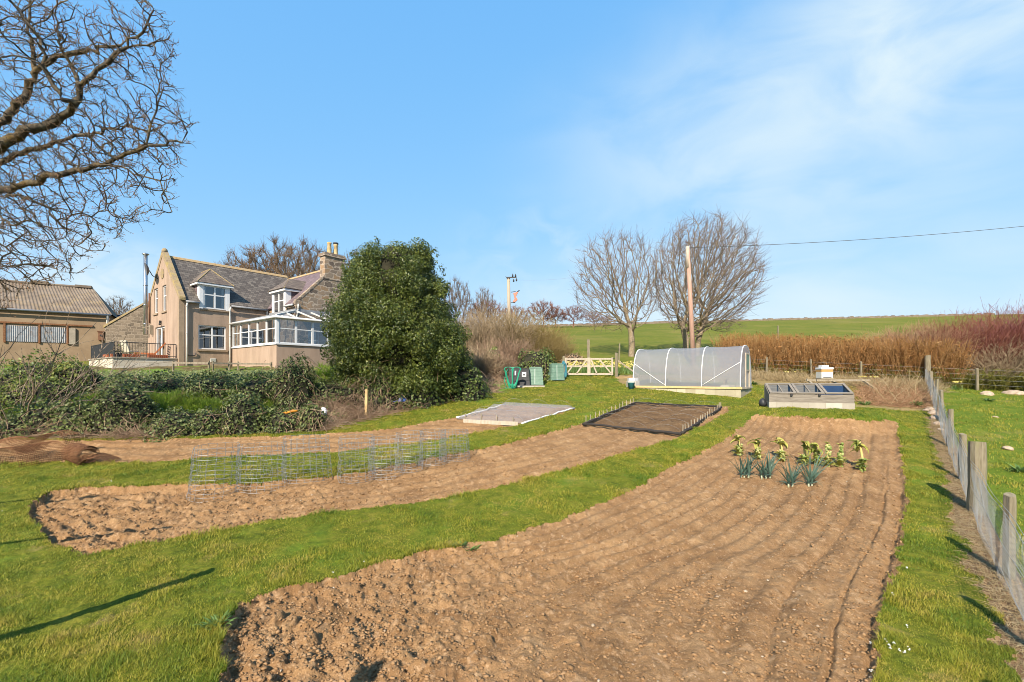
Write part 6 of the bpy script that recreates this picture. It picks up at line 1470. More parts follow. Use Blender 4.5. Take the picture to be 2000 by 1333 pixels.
for li, (pl, ra, rb) in enumerate(limbs):
    P_ = [px3(*q) for q in pl]; prev = cache.get(pl[0][:2])
    if prev is None: prev = 3
    tot = len(P_)-1
    for si in range(tot):
        a, c = P_[si], P_[si+1]; n = max(1, int(np.linalg.norm(c-a)/.15))
        if si == 0 and prev == 3:
            a = sp_[3]; n = max(1, int(np.linalg.norm(c-a)/.25))
        for k in range(1, n+1):
            t_f = (si+k/n)/tot; sp_.append(a+(c-a)*k/n+rg2.normal(0, .040, 3)*(1 if k < n else 0)); sq_.append(prev); prev = len(sp_)-1; sr_.append(ra+(rb-ra)*t_f**.8)
        cache[pl[si+1][:2]] = prev
S_ = np.array(sp_); vis = S_[4:]
att = vis[rg2.integers(0, len(vis), 16000)]+rdirs(16000, rg2)*(rg2.random((16000, 1))**.7)*np.array([1.15, .9, 1.0])
qx = att[:, 0]+b0[0]; qy = att[:, 1]+b0[1]; qz = att[:, 2]+b0[2]; apx = 1000+F_PX*qx/qy; apy = HZ-F_PX*(qz-CZ)/qy
lim = np.interp(apy, [-400, 0, 60, 150, 260, 330, 400, 470, 540, 600], [330, 310, 345, 345, 376, 352, 338, 235, 150, 20])
att = att[(apx < lim) & (apx > -260) & (apy > -190)]; att = att[rg2.permutation(len(att))[:11500]]
pos_, par_ = colonize(att, None, .13, 1.3, .205, 60, (0, 0, .03), rg2, .17, .5, (sp_, sq_))
r_, _ = radii(par_, .0072, 2.05); r_ = np.maximum(r_, .0075); r_[:len(sr_)] = np.clip(r_[:len(sr_)], np.array(sr_)*.60, np.array(sr_)*.78); r_[:len(sr_)] *= rg2.uniform(.88, 1.14, len(sr_))
twp = twigs(pos_, par_, r_, .0115, 2, .22, .0062, .0042, .22, 1.0, rg2, 5, (0, 0, 0), .22)
ends = twp[0][:, -1]; ends = ends[rg2.random(len(ends)) < .55]; bu = np.repeat(ends, 2, 0)+rg2.normal(0, .022, (len(ends)*2, 3))
finish_tree(t_, pos_, par_, r_, .035, M['bark_near'], M['twig_brown'], twp, (bu, .036), rg2, (10, 5))
print('near tree nodes', len(pos_))
# trees beyond: two kinds, copied
def far_template(seed, H_, W__, n, mt, mb):
    rgx = np.random.default_rng(seed); t_ = thing('distant_tree', None, 'tree'); att = ell(n, (0, 0, H_*.60), (W__/2, W__/2, H_*.42), rgx, H_*.22, .4)
    po, pa = colonize(att, [(0, 0, -.6), (0, 0, H_*.22)], .42, 6, .7, 120, (0, 0, .2), rgx); r_, _ = radii(pa, .02, 2.3); r_ = np.maximum(r_, .022)
    finish_tree(t_, po, pa, r_, .09, mb, mt, twigs(po, pa, r_, .045, 8, 1.15, .018, .010, .45, .6, rgx, 4, (0, 0, 0), .15), None, rgx, (7, 3)); return t_
fa = far_template(5, 13, 11, 700, M['twig_brown'], M['bark_pale']); fb = far_template(9, 9, 9.5, 600, M['twig_red'], M['twig_red'])
M['twig_olive'] = speckle_mat('twig_olive', [(0.26, 0.17, 0.07), (0.36, 0.255, 0.11)], .5, .9, 0)
ua, ub = [True], [True]
def far_tree(src, used, px, topy, Y, label, group, wmul=1.0):
    o = src if used[0] else copy_tree(src); used[0] = False; p = on_px(px, Y); H_ = (HZ-topy)*Y/F_PX+CZ-p.z; h0 = 13.0 if src is fa else 9.0; s = H_/h0
    o.location = p; o.scale = (s*wmul, s*wmul, s); o.rotation_euler = (0, 0, px*.7); o['label'] = label; o['group'] = group
gB = 'bare trees standing behind the farmhouse'
for a in ((500, 492, 62, 'brown bare tree above the middle of the slate roof'), (552, 474, 66, 'tall bare tree just left of the stone chimney'), (606, 478, 60, 'bare tree whose crown touches the chimney pots'), (465, 515, 70, 'low bare tree farthest along the roof ridge towards the dish')): far_tree(fa, ua, *a, gB)
for a in ((705, 497, 64, 'reddish bare tree between the chimney and the evergreen'), (232, 583, 62, 'small grey bare tree between the barn and the flue')): far_tree(fa, ua, *a, 'bare trees far behind the farmyard', .9)
gR = 'reddish trees on the far side of the field'
for a in ((952, 588, 95, 'reddish distant tree left of the power pole'), (1008, 600, 96, 'reddish distant tree right of the power pole foot'), (1062, 590, 97, 'rounded reddish tree above the scrub'), (1085, 604, 98, 'small reddish tree beside the rounded one'), (1120, 599, 97, 'dark reddish tree left of the single stem tree'), (1160, 610, 99, 'low reddish tree under the drooping boughs'), (1185, 617, 100, 'last reddish tree before the single stem trunk')): far_tree(fb, ub, *a, gR, 1.3)
far_tree(fa, ua, 893, 548, 44, 'thin bare tree rising above the scrub beside the evergreen', 'thin trees in the scrub', .55); far_tree(fa, ua, 945, 566, 45, 'thin upright bare tree in the middle of the scrub', 'thin trees in the scrub', .5)

# ------------------------------------------------------------------ shrubs of many stems
def fan(n, h, w_, rng, k=8, wig=.10, r0=.016, r1=.004, subs=3, lean=(0, 0), subl=.38, dome=.8):
    a = rng.uniform(0, 2*math.pi, n); q = rng.random(n)**.5; b0 = np.stack([np.cos(a)*q*w_*.16, np.sin(a)*q*w_*.16, np.zeros(n)-.1], -1)
    ph = q*rng.uniform(.6, 1.05, n)*dome; d = np.stack([np.cos(a)*np.sin(ph*1.1)+lean[0], np.sin(a)*np.sin(ph*1.1)+lean[1], np.cos(ph*1.1)], -1); L = h*rng.uniform(.65, 1.05, n)
    P_ = np.zeros((n, k, 3)); P_[:, 0] = b0
    for i in range(1, k):
        d = d+rng.normal(0, wig, d.shape)+np.stack([np.cos(a)*.03*w_/h, np.sin(a)*.03*w_/h, 0*a], -1); d /= np.linalg.norm(d, axis=1, keepdims=True); P_[:, i] = P_[:, i-1]+d*(L/(k-1))[:, None]
    R_ = np.linspace(r0, r1*1.3, k)[None]*rng.uniform(.6, 1.2, (n, 1)); out = [strands(P_, R_)]
    m = n*subs; si = rng.integers(0, n, m); sk_ = rng.integers(2, k-1, m); st = P_[si, sk_]; dd = P_[si, sk_+1]-P_[si, sk_]; dd /= np.linalg.norm(dd, axis=1, keepdims=True); dd = dd+rdirs(m, rng)*.65+np.array([0, 0, .2]); k2 = 5
    P2 = np.zeros((m, k2, 3)); P2[:, 0] = st; L2 = h*subl*rng.uniform(.4, 1, m)
    for i in range(1, k2): dd = dd+rng.normal(0, wig*1.6, dd.shape)+np.array([0, 0, .08]); dd /= np.linalg.norm(dd, axis=1, keepdims=True); P2[:, i] = P2[:, i-1]+dd*(L2/(k2-1))[:, None]
    out.append(strands(P2, np.linspace(r1*1.6, r1, k2)[None]*np.ones((m, 1)))); V = np.concatenate([out[0][0], out[1][0]]); return V, np.concatenate([out[0][1], out[1][1]+len(out[0][0])])
def stem_shrub(label, px, Y, topy, w_px, mat, seed, n, group=None, subs=4, r0=.018, r1=.006, name='bare_shrub', lean=(0, 0), wig=.1, base_px=None, subl=.38):
    p = on_px(px, Y); h = (HZ-topy)*Y/F_PX+CZ-p.z; w_ = w_px*Y/F_PX; V, Fq = fan(n, h*(1.06 if 'skyline' in label or 'scrub' in label else 1.0), w_, np.random.default_rng(seed), 8, wig, r0, r1, subs, lean, subl, 1.25*min(1.1, w_/h)); V[:, :2] *= 1.0
    o = put(name, np_mesh(name, V, Fq, mat)); o.location = p; return tag(o, label, 'shrub', group)
M['st_tan'] = speckle_mat('scrub_tan', [(0.24, 0.17, 0.10), (0.36, 0.27, 0.165), (0.46, 0.365, 0.24)], 1.2, .9, 0)
M['st_olive'] = speckle_mat('scrub_olive', [(0.24, 0.17, 0.06), (0.36, 0.27, 0.11)], 1.2, .9, 0)
M['st_pink'] = speckle_mat('scrub_pink', [(0.27, 0.17, 0.11), (0.36, 0.25, 0.17)], 1.2, .9, 0)
M['st_red'] = speckle_mat('dogwood_red', [(0.14, 0.04, 0.03), (0.23, 0.075, 0.05), (0.31, 0.15, 0.09)], 1.5, .8, 0)
M['st_mauve'] = speckle_mat('dogwood_mauve', [(0.22, 0.07, 0.08), (0.30, 0.11, 0.12)], 1.5, .8, 0)
gS = 'willow scrub beyond the compost bins'
for a in (('tan willow scrub beside the evergreen', 925, 35, 610, 85, M['st_tan'], 1, 520), ('tall brown scrub in front of the power pole', 968, 36, 598, 105, M['st_tan'], 2, 700), ('olive brown scrub right of the power pole', 1020, 37, 606, 100, M['st_olive'], 3, 650), ('low pinkish scrub in front of the power pole', 985, 32, 652, 95, M['st_pink'], 4, 420), ('sprawling scrub at the field side of the thicket', 1062, 36, 640, 80, M['st_olive'], 5, 380), ('pink dead scrub behind the hose stake', 958, 28, 680, 85, M['st_pink'], 6, 360), ('tangled tan scrub right behind the evergreen skirt', 935, 27.5, 672, 70, M['st_tan'], 7, 320)): stem_shrub(*(a[:7]+(int(a[7]*1.15),)), group=gS, wig=.19, subs=6, subl=.32, r0=.017, r1=.0055)
M['st_rust'] = speckle_mat('scrub_rust', [(0.24, 0.135, 0.075), (0.37, 0.22, 0.125), (0.45, 0.30, 0.19)], 1.2, .9, 0)
gD = 'red and brown shrubs beyond the sheep field fence'
for a in (('tan bushy shrub at the end of the orange reeds', 1785, 27.5, 622, 95, M['st_rust'], 11, 620), ('dark red dogwood beside the tan shrub', 1850, 26.5, 640, 70, M['st_red'], 12, 300), ('tall crimson dogwood rising above the skyline', 1920, 26.8, 604, 130, M['st_red'], 13, 720), ('mauve topped shrub at the right edge', 1990, 27.0, 592, 120, M['st_mauve'], 14, 620), ('low pale branched shrub under the red dogwoods', 1950, 24.8, 655, 130, M['st_tan'], 15, 420), ('red shrub continuing past the right edge', 2090, 27.0, 600, 130, M['st_red'], 16, 420)): stem_shrub(*(a[:7]+(int(a[7]*1.2),)), group=gD, wig=.17, subs=7, subl=.30, r0=.016, r1=.005)
M['st_pale'] = speckle_mat('pale_stems', [(0.24, 0.18, 0.13), (0.36, 0.28, 0.21)], 3, .9, .2)
stem_shrub('pale bare sapling shrub in front of the barn doors', 20, 15.5, 590, 260, M['st_pale'], 21, 26, None, 9, .024, .006, 'bare_shrub', (.15, 0), .12, None, .45)

# ------------------------------------------------------------------ reeds, dry grass, brambles
def stalks(name, label, cat, xy, h0, h1, mat, rng, k=5, r0=.010, r1=.004, lean=.25, wig=.12, flat=0.0, rndcol=True, leaf=0):
    n = len(xy); z = G(xy[:, 0], xy[:, 1]); P_ = np.zeros((n, k, 3)); P_[:, 0] = np.stack([xy[:, 0], xy[:, 1], z-.03], -1); d = rdirs(n, rng)*lean; d[:, 2] = 1-flat; d += rng.normal(0, .1, d.shape); d /= np.linalg.norm(d, axis=1, keepdims=True); L = rng.uniform(h0, h1, n)
    for i in range(1, k):
        d = d+rng.normal(0, wig, d.shape); d[:, 2] -= flat*.35; d /= np.linalg.norm(d, axis=1, keepdims=True); P_[:, i] = P_[:, i-1]+d*(L/(k-1))[:, None]
        P_[:, i, 2] = np.maximum(P_[:, i, 2], z+.015)
    V, Fq = strands(P_, np.linspace(r0, r1, k)[None]*rng.uniform(.6, 1.3, (n, 1))); rr = rng.random(n); r = np.tile(np.repeat(rr, k-1), 3)
    if leaf:
        m = n*leaf; si = np.repeat(np.arange(n), leaf); t_ = rng.uniform(.25, 1, m); ii = np.clip((t_*(k-1)).astype(int), 0, k-2); f_ = (t_*(k-1)-ii)[:, None]; C_ = P_[si, ii]*(1-f_)+P_[si, ii+1]*f_
        V2, F2 = leaf_quads(C_, rdirs(m, rng)*.6+np.array([0, -.6, .1]), rng.uniform(.16, .36, m), rng, .6, .11); q = [Fq, F2+len(V)]; r = np.concatenate([r, np.tile(np.clip(rr[si]*.6+rng.random(m)*.4, 0, 1), 2)]); V = np.concatenate([V, V2])
    else: q = [Fq]
    o = put(name, np_mesh(name, V, q, mat, r)); return tag(o, label, cat, kind='stuff')
M['reed'] = leaf_mat('reed_stalks', [(0.20, 0.10, 0.038), (0.36, 0.175, 0.062), (0.48, 0.265, 0.105), (0.55, 0.38, 0.20)], .8, .2, .15)
M['straw'] = leaf_mat('dry_straw', [(0.34, 0.24, 0.125), (0.50, 0.38, 0.21), (0.64, 0.52, 0.33)], .85, .2, .15)
M['rust_straw'] = leaf_mat('rust_straw', [(0.30, 0.16, 0.085), (0.45, 0.26, 0.145), (0.56, 0.37, 0.22)], .85, .15, .15)
M['bramble'] = leaf_mat('dead_bramble', [(0.20, 0.12, 0.075), (0.37, 0.25, 0.165), (0.52, 0.39, 0.27)], .85, .05, .15)
rg3 = np.random.default_rng(77)
def along_back(n, pa, pb, d0, d1, rng):
    px = rng.uniform(pa, pb, n); k = (px-1000)/F_PX; t = (k*B0[1]-B0[0])/(BD[0]-k*BD[1]); q = B0[None]+BD[None]*t[:, None]; o_ = rng.uniform(d0, d1, n)[:, None]; return q+np.array([[.6, .8]])*o_
xy = along_back(15000, 1400, 1880, .5, 4.2, rg3); dens = vnoise(xy[:, 0]*.5, xy[:, 1]*.5, 5)
stalks('reeds', 'tall orange brown dead reeds in a thick band behind the wire fence', 'reeds', xy[dens > -.38], 1.2, 2.75, M['reed'], rg3, 5, .009, .004, .26, .08, 0, True, 2)
xy = along_back(2600, 1440, 2150, .2, 2.2, rg3); M['greenweed'] = leaf_mat('green_weed', [(0.10, 0.11, 0.02), (0.18, 0.17, 0.03), (0.27, 0.22, 0.06)], .7, .25, .2)
stalks('undergrowth', 'olive green undergrowth at the foot of the reeds and red shrubs', 'undergrowth', xy, .5, 1.2, M['greenweed'], rg3, 4, .012, .006, .5, .15, 0, True, 3)
def px_zone(n, poly_px, rng):
    P_ = plan(poly_px); lo, hi = P_.min(0), P_.max(0); q = rng.uniform(lo, hi, (n*3, 2)); return q[in_poly(q[:, 0], q[:, 1], P_)][:n]
stalks('dry_grass', 'long dry straw coloured grass along the wire fence behind the tunnel', 'grass', along_back(9000, 1250, 1830, -2.4, .5, rg3), .3, .8, M['straw'], rg3, 5, .008, .004, .7, .22, .35)
stalks('dead_straw_heap', 'rusty dead bracken and straw heap between the cold frame and fence', 'straw', px_zone(5200, [(1672, 762), (1700, 745), (1800, 748), (1815, 790), (1790, 800), (1676, 790)], rg3), .3, .8, M['rust_straw'], rg3, 5, .008, .004, .8, .25, .6)
stalks('dead_stems', 'bleached standing dead stems against the corner of the netting fence', 'stems', px_zone(240, [(1700, 770), (1760, 745), (1812, 748), (1822, 790), (1740, 795)], rg3), .5, 1.4, M['straw'], rg3, 5, .009, .005, .9, .12, .15)
stalks('litter_straw', 'dry straw and litter along the dirt strip under the netting fence', 'straw', (lambda q: q[ids[grid_ix(q[:, 0], q[:, 1])] == 5])(np.stack([(lambda y, e: (FENCE_P1[0]+FD[0]/FD[1]*(y-FENCE_P1[1])+e))(yy := rg3.uniform(4.0, 17, 9000), rg3.uniform(-.8, .05, 9000)), yy], -1)), .06, .25, M['straw'], rg3, 4, .0028, .0018, 1.2, .3, .95)
stalks('dead_brambles', 'dead pinkish brown brambles sprawling below the evergreen', 'brambles', np.concatenate([px_zone(10500, [(600, 842), (610, 790), (640, 770), (700, 760), (830, 765), (930, 745), (960, 760), (830, 792), (720, 818), (640, 840)], rg3), px_zone(2600, [(905, 760), (910, 715), (985, 705), (995, 755), (960, 772)], rg3), px_zone(1500, [(0, 852), (0, 840), (300, 846), (300, 858)], rg3)]), .35, 1.0, M['bramble'], rg3, 6, .008, .004, 1.0, .30, .55)
def bank_grass(x, y, rng):
    zone = np.zeros(len(x), bool)
    for q in ([(275, 812), (280, 788), (400, 778), (520, 776), (550, 796), (510, 820), (400, 818)], [(110, 822), (130, 792), (235, 788), (250, 822)], [(0, 830), (0, 815), (100, 815), (100, 832)], [(620, 752), (625, 722), (700, 722), (705, 748)], [(470, 842), (560, 838), (560, 820), (480, 822)]): zone |= in_poly(x, y, plan(q))
    return zone
blades('long_grass', 900000, 4, 24.0, .16, .42, .008, rg3, bank_grass, 1.1, 12.0, 'lush')['label'] = 'bright lush grass between the ivy mounds on the bank'

# ------------------------------------------------------------------ ivy, laurel, evergreen
M['ivy'] = leaf_mat('ivy_leaves', [(0.036, 0.056, 0.014), (0.088, 0.122, 0.032), (0.15, 0.182, 0.055), (0.23, 0.24, 0.095)], .5, .12, .3)
M['ivy_light'] = leaf_mat('ivy_light', [(0.035, 0.06, 0.012), (0.08, 0.12, 0.02), (0.16, 0.20, 0.035), (0.27, 0.27, 0.06)], .5, .2, .3)
M['holly'] = leaf_mat('holly_leaves', [(0.024, 0.044, 0.009), (0.058, 0.088, 0.014), (0.115, 0.145, 0.022), (0.21, 0.22, 0.042)], .42, .15, .4)
M['laurel'] = leaf_mat('laurel_leaves', [(0.035, 0.06, 0.014), (0.075, 0.115, 0.022), (0.13, 0.17, 0.035), (0.22, 0.24, 0.06)], .45, .18, .4)
M['dark_core'] = speckle_mat('dark_stems', [(0.018, 0.018, 0.010), (0.04, 0.036, 0.02)], 6, .95, .5, 20, .03)  # near black for a trunk and for cores that paint shade among leaves
rg4 = np.random.default_rng(31)
def dome_pts(n, a, b, h, rng, pw=1.0, lump=.16, seed=0):
    """Points and normals on a lumpy dome."""
    d = rdirs(n, rng); d[:, 2] = np.abs(d[:, 2]); lm = 1+lump*2*fbm(d[:, 0]*2.2+seed, d[:, 1]*2.2+d[:, 2]*2.5+seed, seed, 3)
    r = lm*(1-.30*rng.random(n)**2); sh = (1-.35*(pw-1)*d[:, 2]); C_ = np.stack([d[:, 0]*a*r*sh, d[:, 1]*b*r*sh, d[:, 2]*h*r], -1); Nn = d/np.array([a, b, h]); Nn /= np.linalg.norm(Nn, axis=1, keepdims=True); return C_, Nn
def ivy_mound(label, px, py, w_px, topy, mat, seed, cat='ivy', name='ivy_mound', group='ivy mounds on the bank', dens=1.0, leaf=.085, Y=None, stems=60, pw=1.0, depth=1.0):
    p = GP(px, py) if Y is None else on_px(px, Y); s = p.y/F_PX; a = w_px*s/2; h = (HZ-topy)*s+CZ-p.z; b = a*.85*depth; rng = np.random.default_rng(seed); p = Vector((p.x, p.y+b*.75, p.z-.15)); h += .15
    t_ = thing(name, label, cat, p, 0, group); area = 2*math.pi*((a*b)**1.6+(a*h)**1.6+(b*h)**1.6)**(1/1.6)/3**(1/1.6); n = int(min(15000, 330*dens*area*(.085/leaf)**2))
    C_, Nn = dome_pts(n, a, b, h, rng, pw, .2, seed); put('leaves', leaf_mesh('leaves', C_, Nn, leaf*rng.uniform(.6, 1.35, n), mat, rng, .75, .8), t_)
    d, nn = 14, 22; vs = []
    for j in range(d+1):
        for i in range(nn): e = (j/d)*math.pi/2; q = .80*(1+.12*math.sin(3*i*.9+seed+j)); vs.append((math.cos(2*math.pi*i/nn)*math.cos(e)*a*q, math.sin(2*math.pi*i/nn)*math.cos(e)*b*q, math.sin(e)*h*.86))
    m_ = MB(); m_.add(vs, [(j*nn+i, j*nn+(i+1) % nn, (j+1)*nn+(i+1) % nn, (j+1)*nn+i) for j in range(d) for i in range(nn)]); m_.build('stem_core', M['dark_core'], t_, True)  # dark dome under the leaves, painted as the shade inside the mound
    if stems:
        C2, N2 = dome_pts(stems, a*1.02, b*1.02, h*1.02, rng, pw, .2, seed); k = 5; P_ = np.zeros((stems, k, 3)); P_[:, 0] = C2; dd = N2*.6+np.array([0, 0, -.7])+rdirs(stems, rng)*.6
        for i in range(1, k): dd = dd+rng.normal(0, .25, dd.shape)+np.array([0, 0, -.2]); dd /= np.linalg.norm(dd, axis=1, keepdims=True); P_[:, i] = P_[:, i-1]+dd*.14
        V, Fq = strands(P_, np.full((stems, k), .008)); put('vines', np_mesh('vines', V, Fq, M['bramble'], np.tile(np.repeat(rng.random(stems), k-1), 3)), t_)
    return t_
IV, IL, LA = M['ivy'], M['ivy_light'], M['laurel']
for a in (('tall cone of ivy at the lawn edge below the ground floor window', 452, 850, 124, 772, IV, 1), ('small steep ivy cone beside the white sack', 602, 843, 60, 788, IV, 2), ('broad domed ivy mound below the terrace corner', 205, 850, 150, 745, IV, 3), ('low ivy mound behind the rusty mesh heap', 45, 852, 170, 788, IV, 4), ('low spreading ivy mound right of the rusty mesh heap', 122, 853, 130, 788, IV, 15), ('long low ivy mound between the dome and the tall cone', 318, 854, 150, 800, IV, 5), ('low ivy at the left foot of the tall cone', 388, 852, 90, 803, IV, 6), ('low ivy linking the tall cone and the small cone', 535, 846, 100, 800, IV, 7)): ivy_mound(*a)
for a in (('ivy hedge below the terrace wall', 285, 790, 150, 733, IV, 21), ('ivy hedge below the corner of the harled gable', 385, 792, 140, 731, IV, 22), ('ivy hedge below the rail fence', 480, 795, 130, 733, IV, 23), ('dark ivy hedge end below the conservatory wall', 625, 790, 110, 745, IV, 24), ('ivy hedge between the terrace and the left ivy bushes', 215, 792, 120, 733, IV, 25)): ivy_mound(*a, group='ivy hedge along the top of the bank', name='ivy_hedge', dens=1.0)
ivy_mound('ivy smothered stump with trailing dead stems under the conservatory corner', 562, 805, 100, 697, IV, 31, group=None, name='ivy_stump', stems=240, dens=1.1)
ivy_mound('yellow green ivy bush at the left edge of the bank', 30, 810, 180, 735, IL, 32, group=None, name='ivy_bush', stems=40, leaf=.10)
ivy_mound('dark tall ivy bank at the left edge below the barn', 20, 765, 190, 694, IL, 33, group=None, name='ivy_bush', stems=80, leaf=.10, Y=17.5)
ivy_mound('glossy ivy bush touching the terrace mesh panel', 118, 770, 110, 706, IL, 34, group=None, name='ivy_bush', stems=40, leaf=.10, Y=18.2)
ivy_mound('ivy and dead twig bush between the stake and the evergreen', 728, 806, 120, 722, IV, 35, group=None, name='ivy_bush', stems=420, dens=.5)
ivy_mound('dark ragged ivy bush left of the timber stake', 668, 790, 100, 752, IV, 36, group=None, name='ivy_bush', stems=260, dens=.5)
ivy_mound('olive laurel bush at the right foot of the evergreen', 898, 784, 112, 702, LA, 37, 'bush', 'laurel_bush', None, 1.0, .10, None, 30)
ivy_mound('bright green laurel skirt in front of the evergreen', 800, 798, 130, 712, LA, 38, 'bush', 'laurel_bush', None, 1.0, .10, None, 30)
ivy_mound('rounded laurel bush behind the compost bins', 1048, 735, 104, 676, LA, 39, 'bush', 'laurel_bush', None, 1.0, .11, 26.8, 20)
ivy_mound('small dark shrub under the pink scrub', 965, 690, 50, 683, M['holly'], 40, 'bush', 'low_shrub', None, 1.0, .10, 29.5, 0)
ivy_mound('dead briar tangle behind the gate left of the stump post', 1122, 702, 56, 688, M['bramble'], 41, 'briar', 'briar_tangle', None, .8, .10, 33.0, 260)
# ivy over the rest of the bank
n = 42000; u = rg4.uniform(-1.25, -.36, n); y = rg4.uniform(13, 24, n); x = u*y; i, j = grid_ix(x, y); ok = (ids[i, j] == 4) & ~bank_grass(x, y, rg4) & (hedge_d(x, y) > .15) & (hedge_d(x, y) < 7.0) & ((x < -7.0) | (y < 17)) & (vnoise(x*.8, y*.8, 8) > -.25)
x, y, z = x[ok], y[ok], Z[i[ok], j[ok]]; C_ = np.stack([x, y, z+rg4.random(len(x))**2*.30], -1)
tag(put('ground_ivy', leaf_mesh('ground_ivy', C_, np.tile([0, -.6, .8], (len(x), 1)), .09*rg4.uniform(.6, 1.4, len(x)), IV, rg4, .7, .8)), 'creeping ivy covering the earth bank between the mounds', 'ivy', kind='stuff')
# the great evergreen
p = on_px(782, 20.6); p.z -= .1; t_ = thing('evergreen_tree', 'large dense dark green evergreen in front of the stone gable', 'tree', p); sc = 20.6/F_PX
prof_y = [470, 485, 510, 540, 580, 620, 660, 700, 740, 775, 800]; prof_l = [766, 726, 698, 680, 664, 648, 634, 640, 660, 676, 700]; prof_r = [800, 838, 852, 867, 883, 902, 914, 918, 912, 898, 870]
rng = np.random.default_rng(8); Cs, Ns = [], []
for k in range(430):
    yy = 486+(790-486)*rng.random()**.85; l_ = np.interp(yy, prof_y, prof_l); r_ = np.interp(yy, prof_y, prof_r); cxp = (l_+r_)/2; hw = (r_-l_)/2*sc; a = rng.uniform(0, 2*math.pi); rad_ = hw*(.68+.30*rng.random()); lr = rng.uniform(.28, .74)*(0.8 if yy < 530 else 1)
    c = np.array([(cxp-782)*sc+math.cos(a)*max(.05, rad_-lr*.45), math.sin(a)*max(.05, rad_*.95-lr*.45), (HZ-yy)*sc+CZ-p.z]); n = int(460*(lr/.5)**2); d = rdirs(n, rng); q = lr*(1-.5*rng.random((n, 1))**2); Cs.append(c+d*q*np.array([1, 1, .85])); Ns.append(d+np.array([0, 0, .35]))
C_ = np.concatenate(Cs); Nn = np.concatenate(Ns)
nsp = 170; tp_ = []
for k in range(nsp):
    yy = 490+(760-490)*rng.random()**1.2; l_ = np.interp(yy, prof_y, prof_l); r_ = np.interp(yy, prof_y, prof_r); a = rng.uniform(0, 6.28); hw = (r_-l_)/2*sc; o_ = np.array([((l_+r_)/2-782)*sc+math.cos(a)*hw, math.sin(a)*hw, (HZ-yy)*sc+CZ-p.z]); d = np.array([math.cos(a)*.5, math.sin(a)*.5, .85]); m_ = 26; tt = rng.random((m_, 1)); tp_.append(o_+d*tt*.30+rng.normal(0, .05, (m_, 3)))
tp_ = np.concatenate(tp_); C_ = np.concatenate([C_, tp_]); Nn = np.concatenate([Nn, rdirs(len(tp_), rng)+np.array([0, 0, .5])]); ok = C_[:, 2] > .1; C_, Nn = C_[ok], Nn[ok]
print('holly leaves', len(C_))
put('crown', leaf_mesh('crown', C_, Nn, .086*rng.uniform(.6, 1.35, len(C_)), M['holly'], rng, .8, .62), t_)
b = MB(); b.tube([(0, 0, -.3), (.1, 0, 1.5), (0, .1, 3.5), (.1, 0, 6.0)], [.28, .22, .15, .05], 10)
for k in range(26): a = k*2.4; z0 = .8+k*.2; q = 2.1*(1-k/34); b.tube([(0, 0, z0), (math.cos(a)*q*.5, math.sin(a)*q*.5, z0+.35), (math.cos(a)*q, math.sin(a)*q, z0+.5)], [.07, .05, .02], 6)
b.build('trunk', M['dark_core'], t_, True)
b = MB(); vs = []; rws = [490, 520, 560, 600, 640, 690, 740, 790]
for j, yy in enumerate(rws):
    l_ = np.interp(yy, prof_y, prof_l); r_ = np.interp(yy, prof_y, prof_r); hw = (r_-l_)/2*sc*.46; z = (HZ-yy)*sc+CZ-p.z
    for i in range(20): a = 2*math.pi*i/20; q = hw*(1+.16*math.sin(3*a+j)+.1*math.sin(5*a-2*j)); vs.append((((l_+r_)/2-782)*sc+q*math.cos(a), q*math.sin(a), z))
b.add(vs, [(j*20+i, (j+1)*20+i, (j+1)*20+(i+1) % 20, j*20+(i+1) % 20) for j in range(len(rws)-1) for i in range(20)]+[tuple(range(20))]); b.build('inner_branches', M['dark_core'], t_, True)  # dark shell closing gaps in the crown, inner shade painted as its colour

# ------------------------------------------------------------------ flowers and weeds
M['daffleaf'] = leaf_mat('daffodil_leaves', [(0.06, 0.13, 0.03), (0.12, 0.21, 0.05), (0.18, 0.27, 0.07)], .55, .25)
M['daffpetal'] = leaf_mat('daffodil_petals', [(0.55, 0.42, 0.03), (0.66, 0.58, 0.16), (0.72, 0.68, 0.42)], .6, .3)
M['daisy'] = leaf_mat('daisy_petals', [(0.72, 0.72, 0.70), (0.80, 0.80, 0.78)], .7, .2)
def flowers(P0, h, rng, nleaf, spread):
    lv = MB(); pt = []
    for (x, y, z) in P0:
        for k in range(nleaf): a = rng.uniform(0, 6.28); strap(lv, (x+rng.normal(0, spread), y+rng.normal(0, spread), z-.02), (math.cos(a)*.4, math.sin(a)*.4, 1), h*rng.uniform(.7, 1.0), .03, rng.uniform(.3, 1.2), k)
        for k in range(8): pt.append((x+rng.normal(0, .03), y-.03+rng.normal(0, .02), z+h*rng.uniform(.98, 1.1)))
    return lv, np.array(pt)
def daff_clump(label, p, n, seed):
    rng = np.random.default_rng(seed); t_ = thing('daffodil_clump', label, 'daffodils', p); P0 = [(rng.normal(0, .14), rng.normal(0, .14), 0) for _ in range(n)]; lv, pt = flowers(P0, .38, rng, 6, .05); o = lv.build('leaves', M['daffleaf'], t_); rnd_faces(o, rng); put('flowers', leaf_mesh('flowers', pt, np.tile([0, -1, .3], (len(pt), 1)), .075, M['daffpetal'], rng, .6, .8), t_)
q = back_pt(1672); daff_clump('yellow daffodil clump between the beehive and the nearest wire fence post', Vector((q[0]-.1, q[1]-.5, g(q[0], q[1]-.5))), 9, 1)
q = back_pt(1690); daff_clump('yellow daffodil clump on the fence corner side of the same post', Vector((q[0]+.1, q[1]-.4, g(q[0], q[1]-.4))), 5, 2)
q = back_pt(1528); daff_clump('small sparse daffodil clump between the tunnel and the beehive', Vector((q[0], q[1]-.4, g(q[0], q[1]-.4))), 3, 3)
q = back_pt(1856); daff_clump('lone daffodil clump in the sheep field below the red shrubs', Vector((q[0], q[1]-.4, g(q[0], q[1]-.4))), 6, 4)
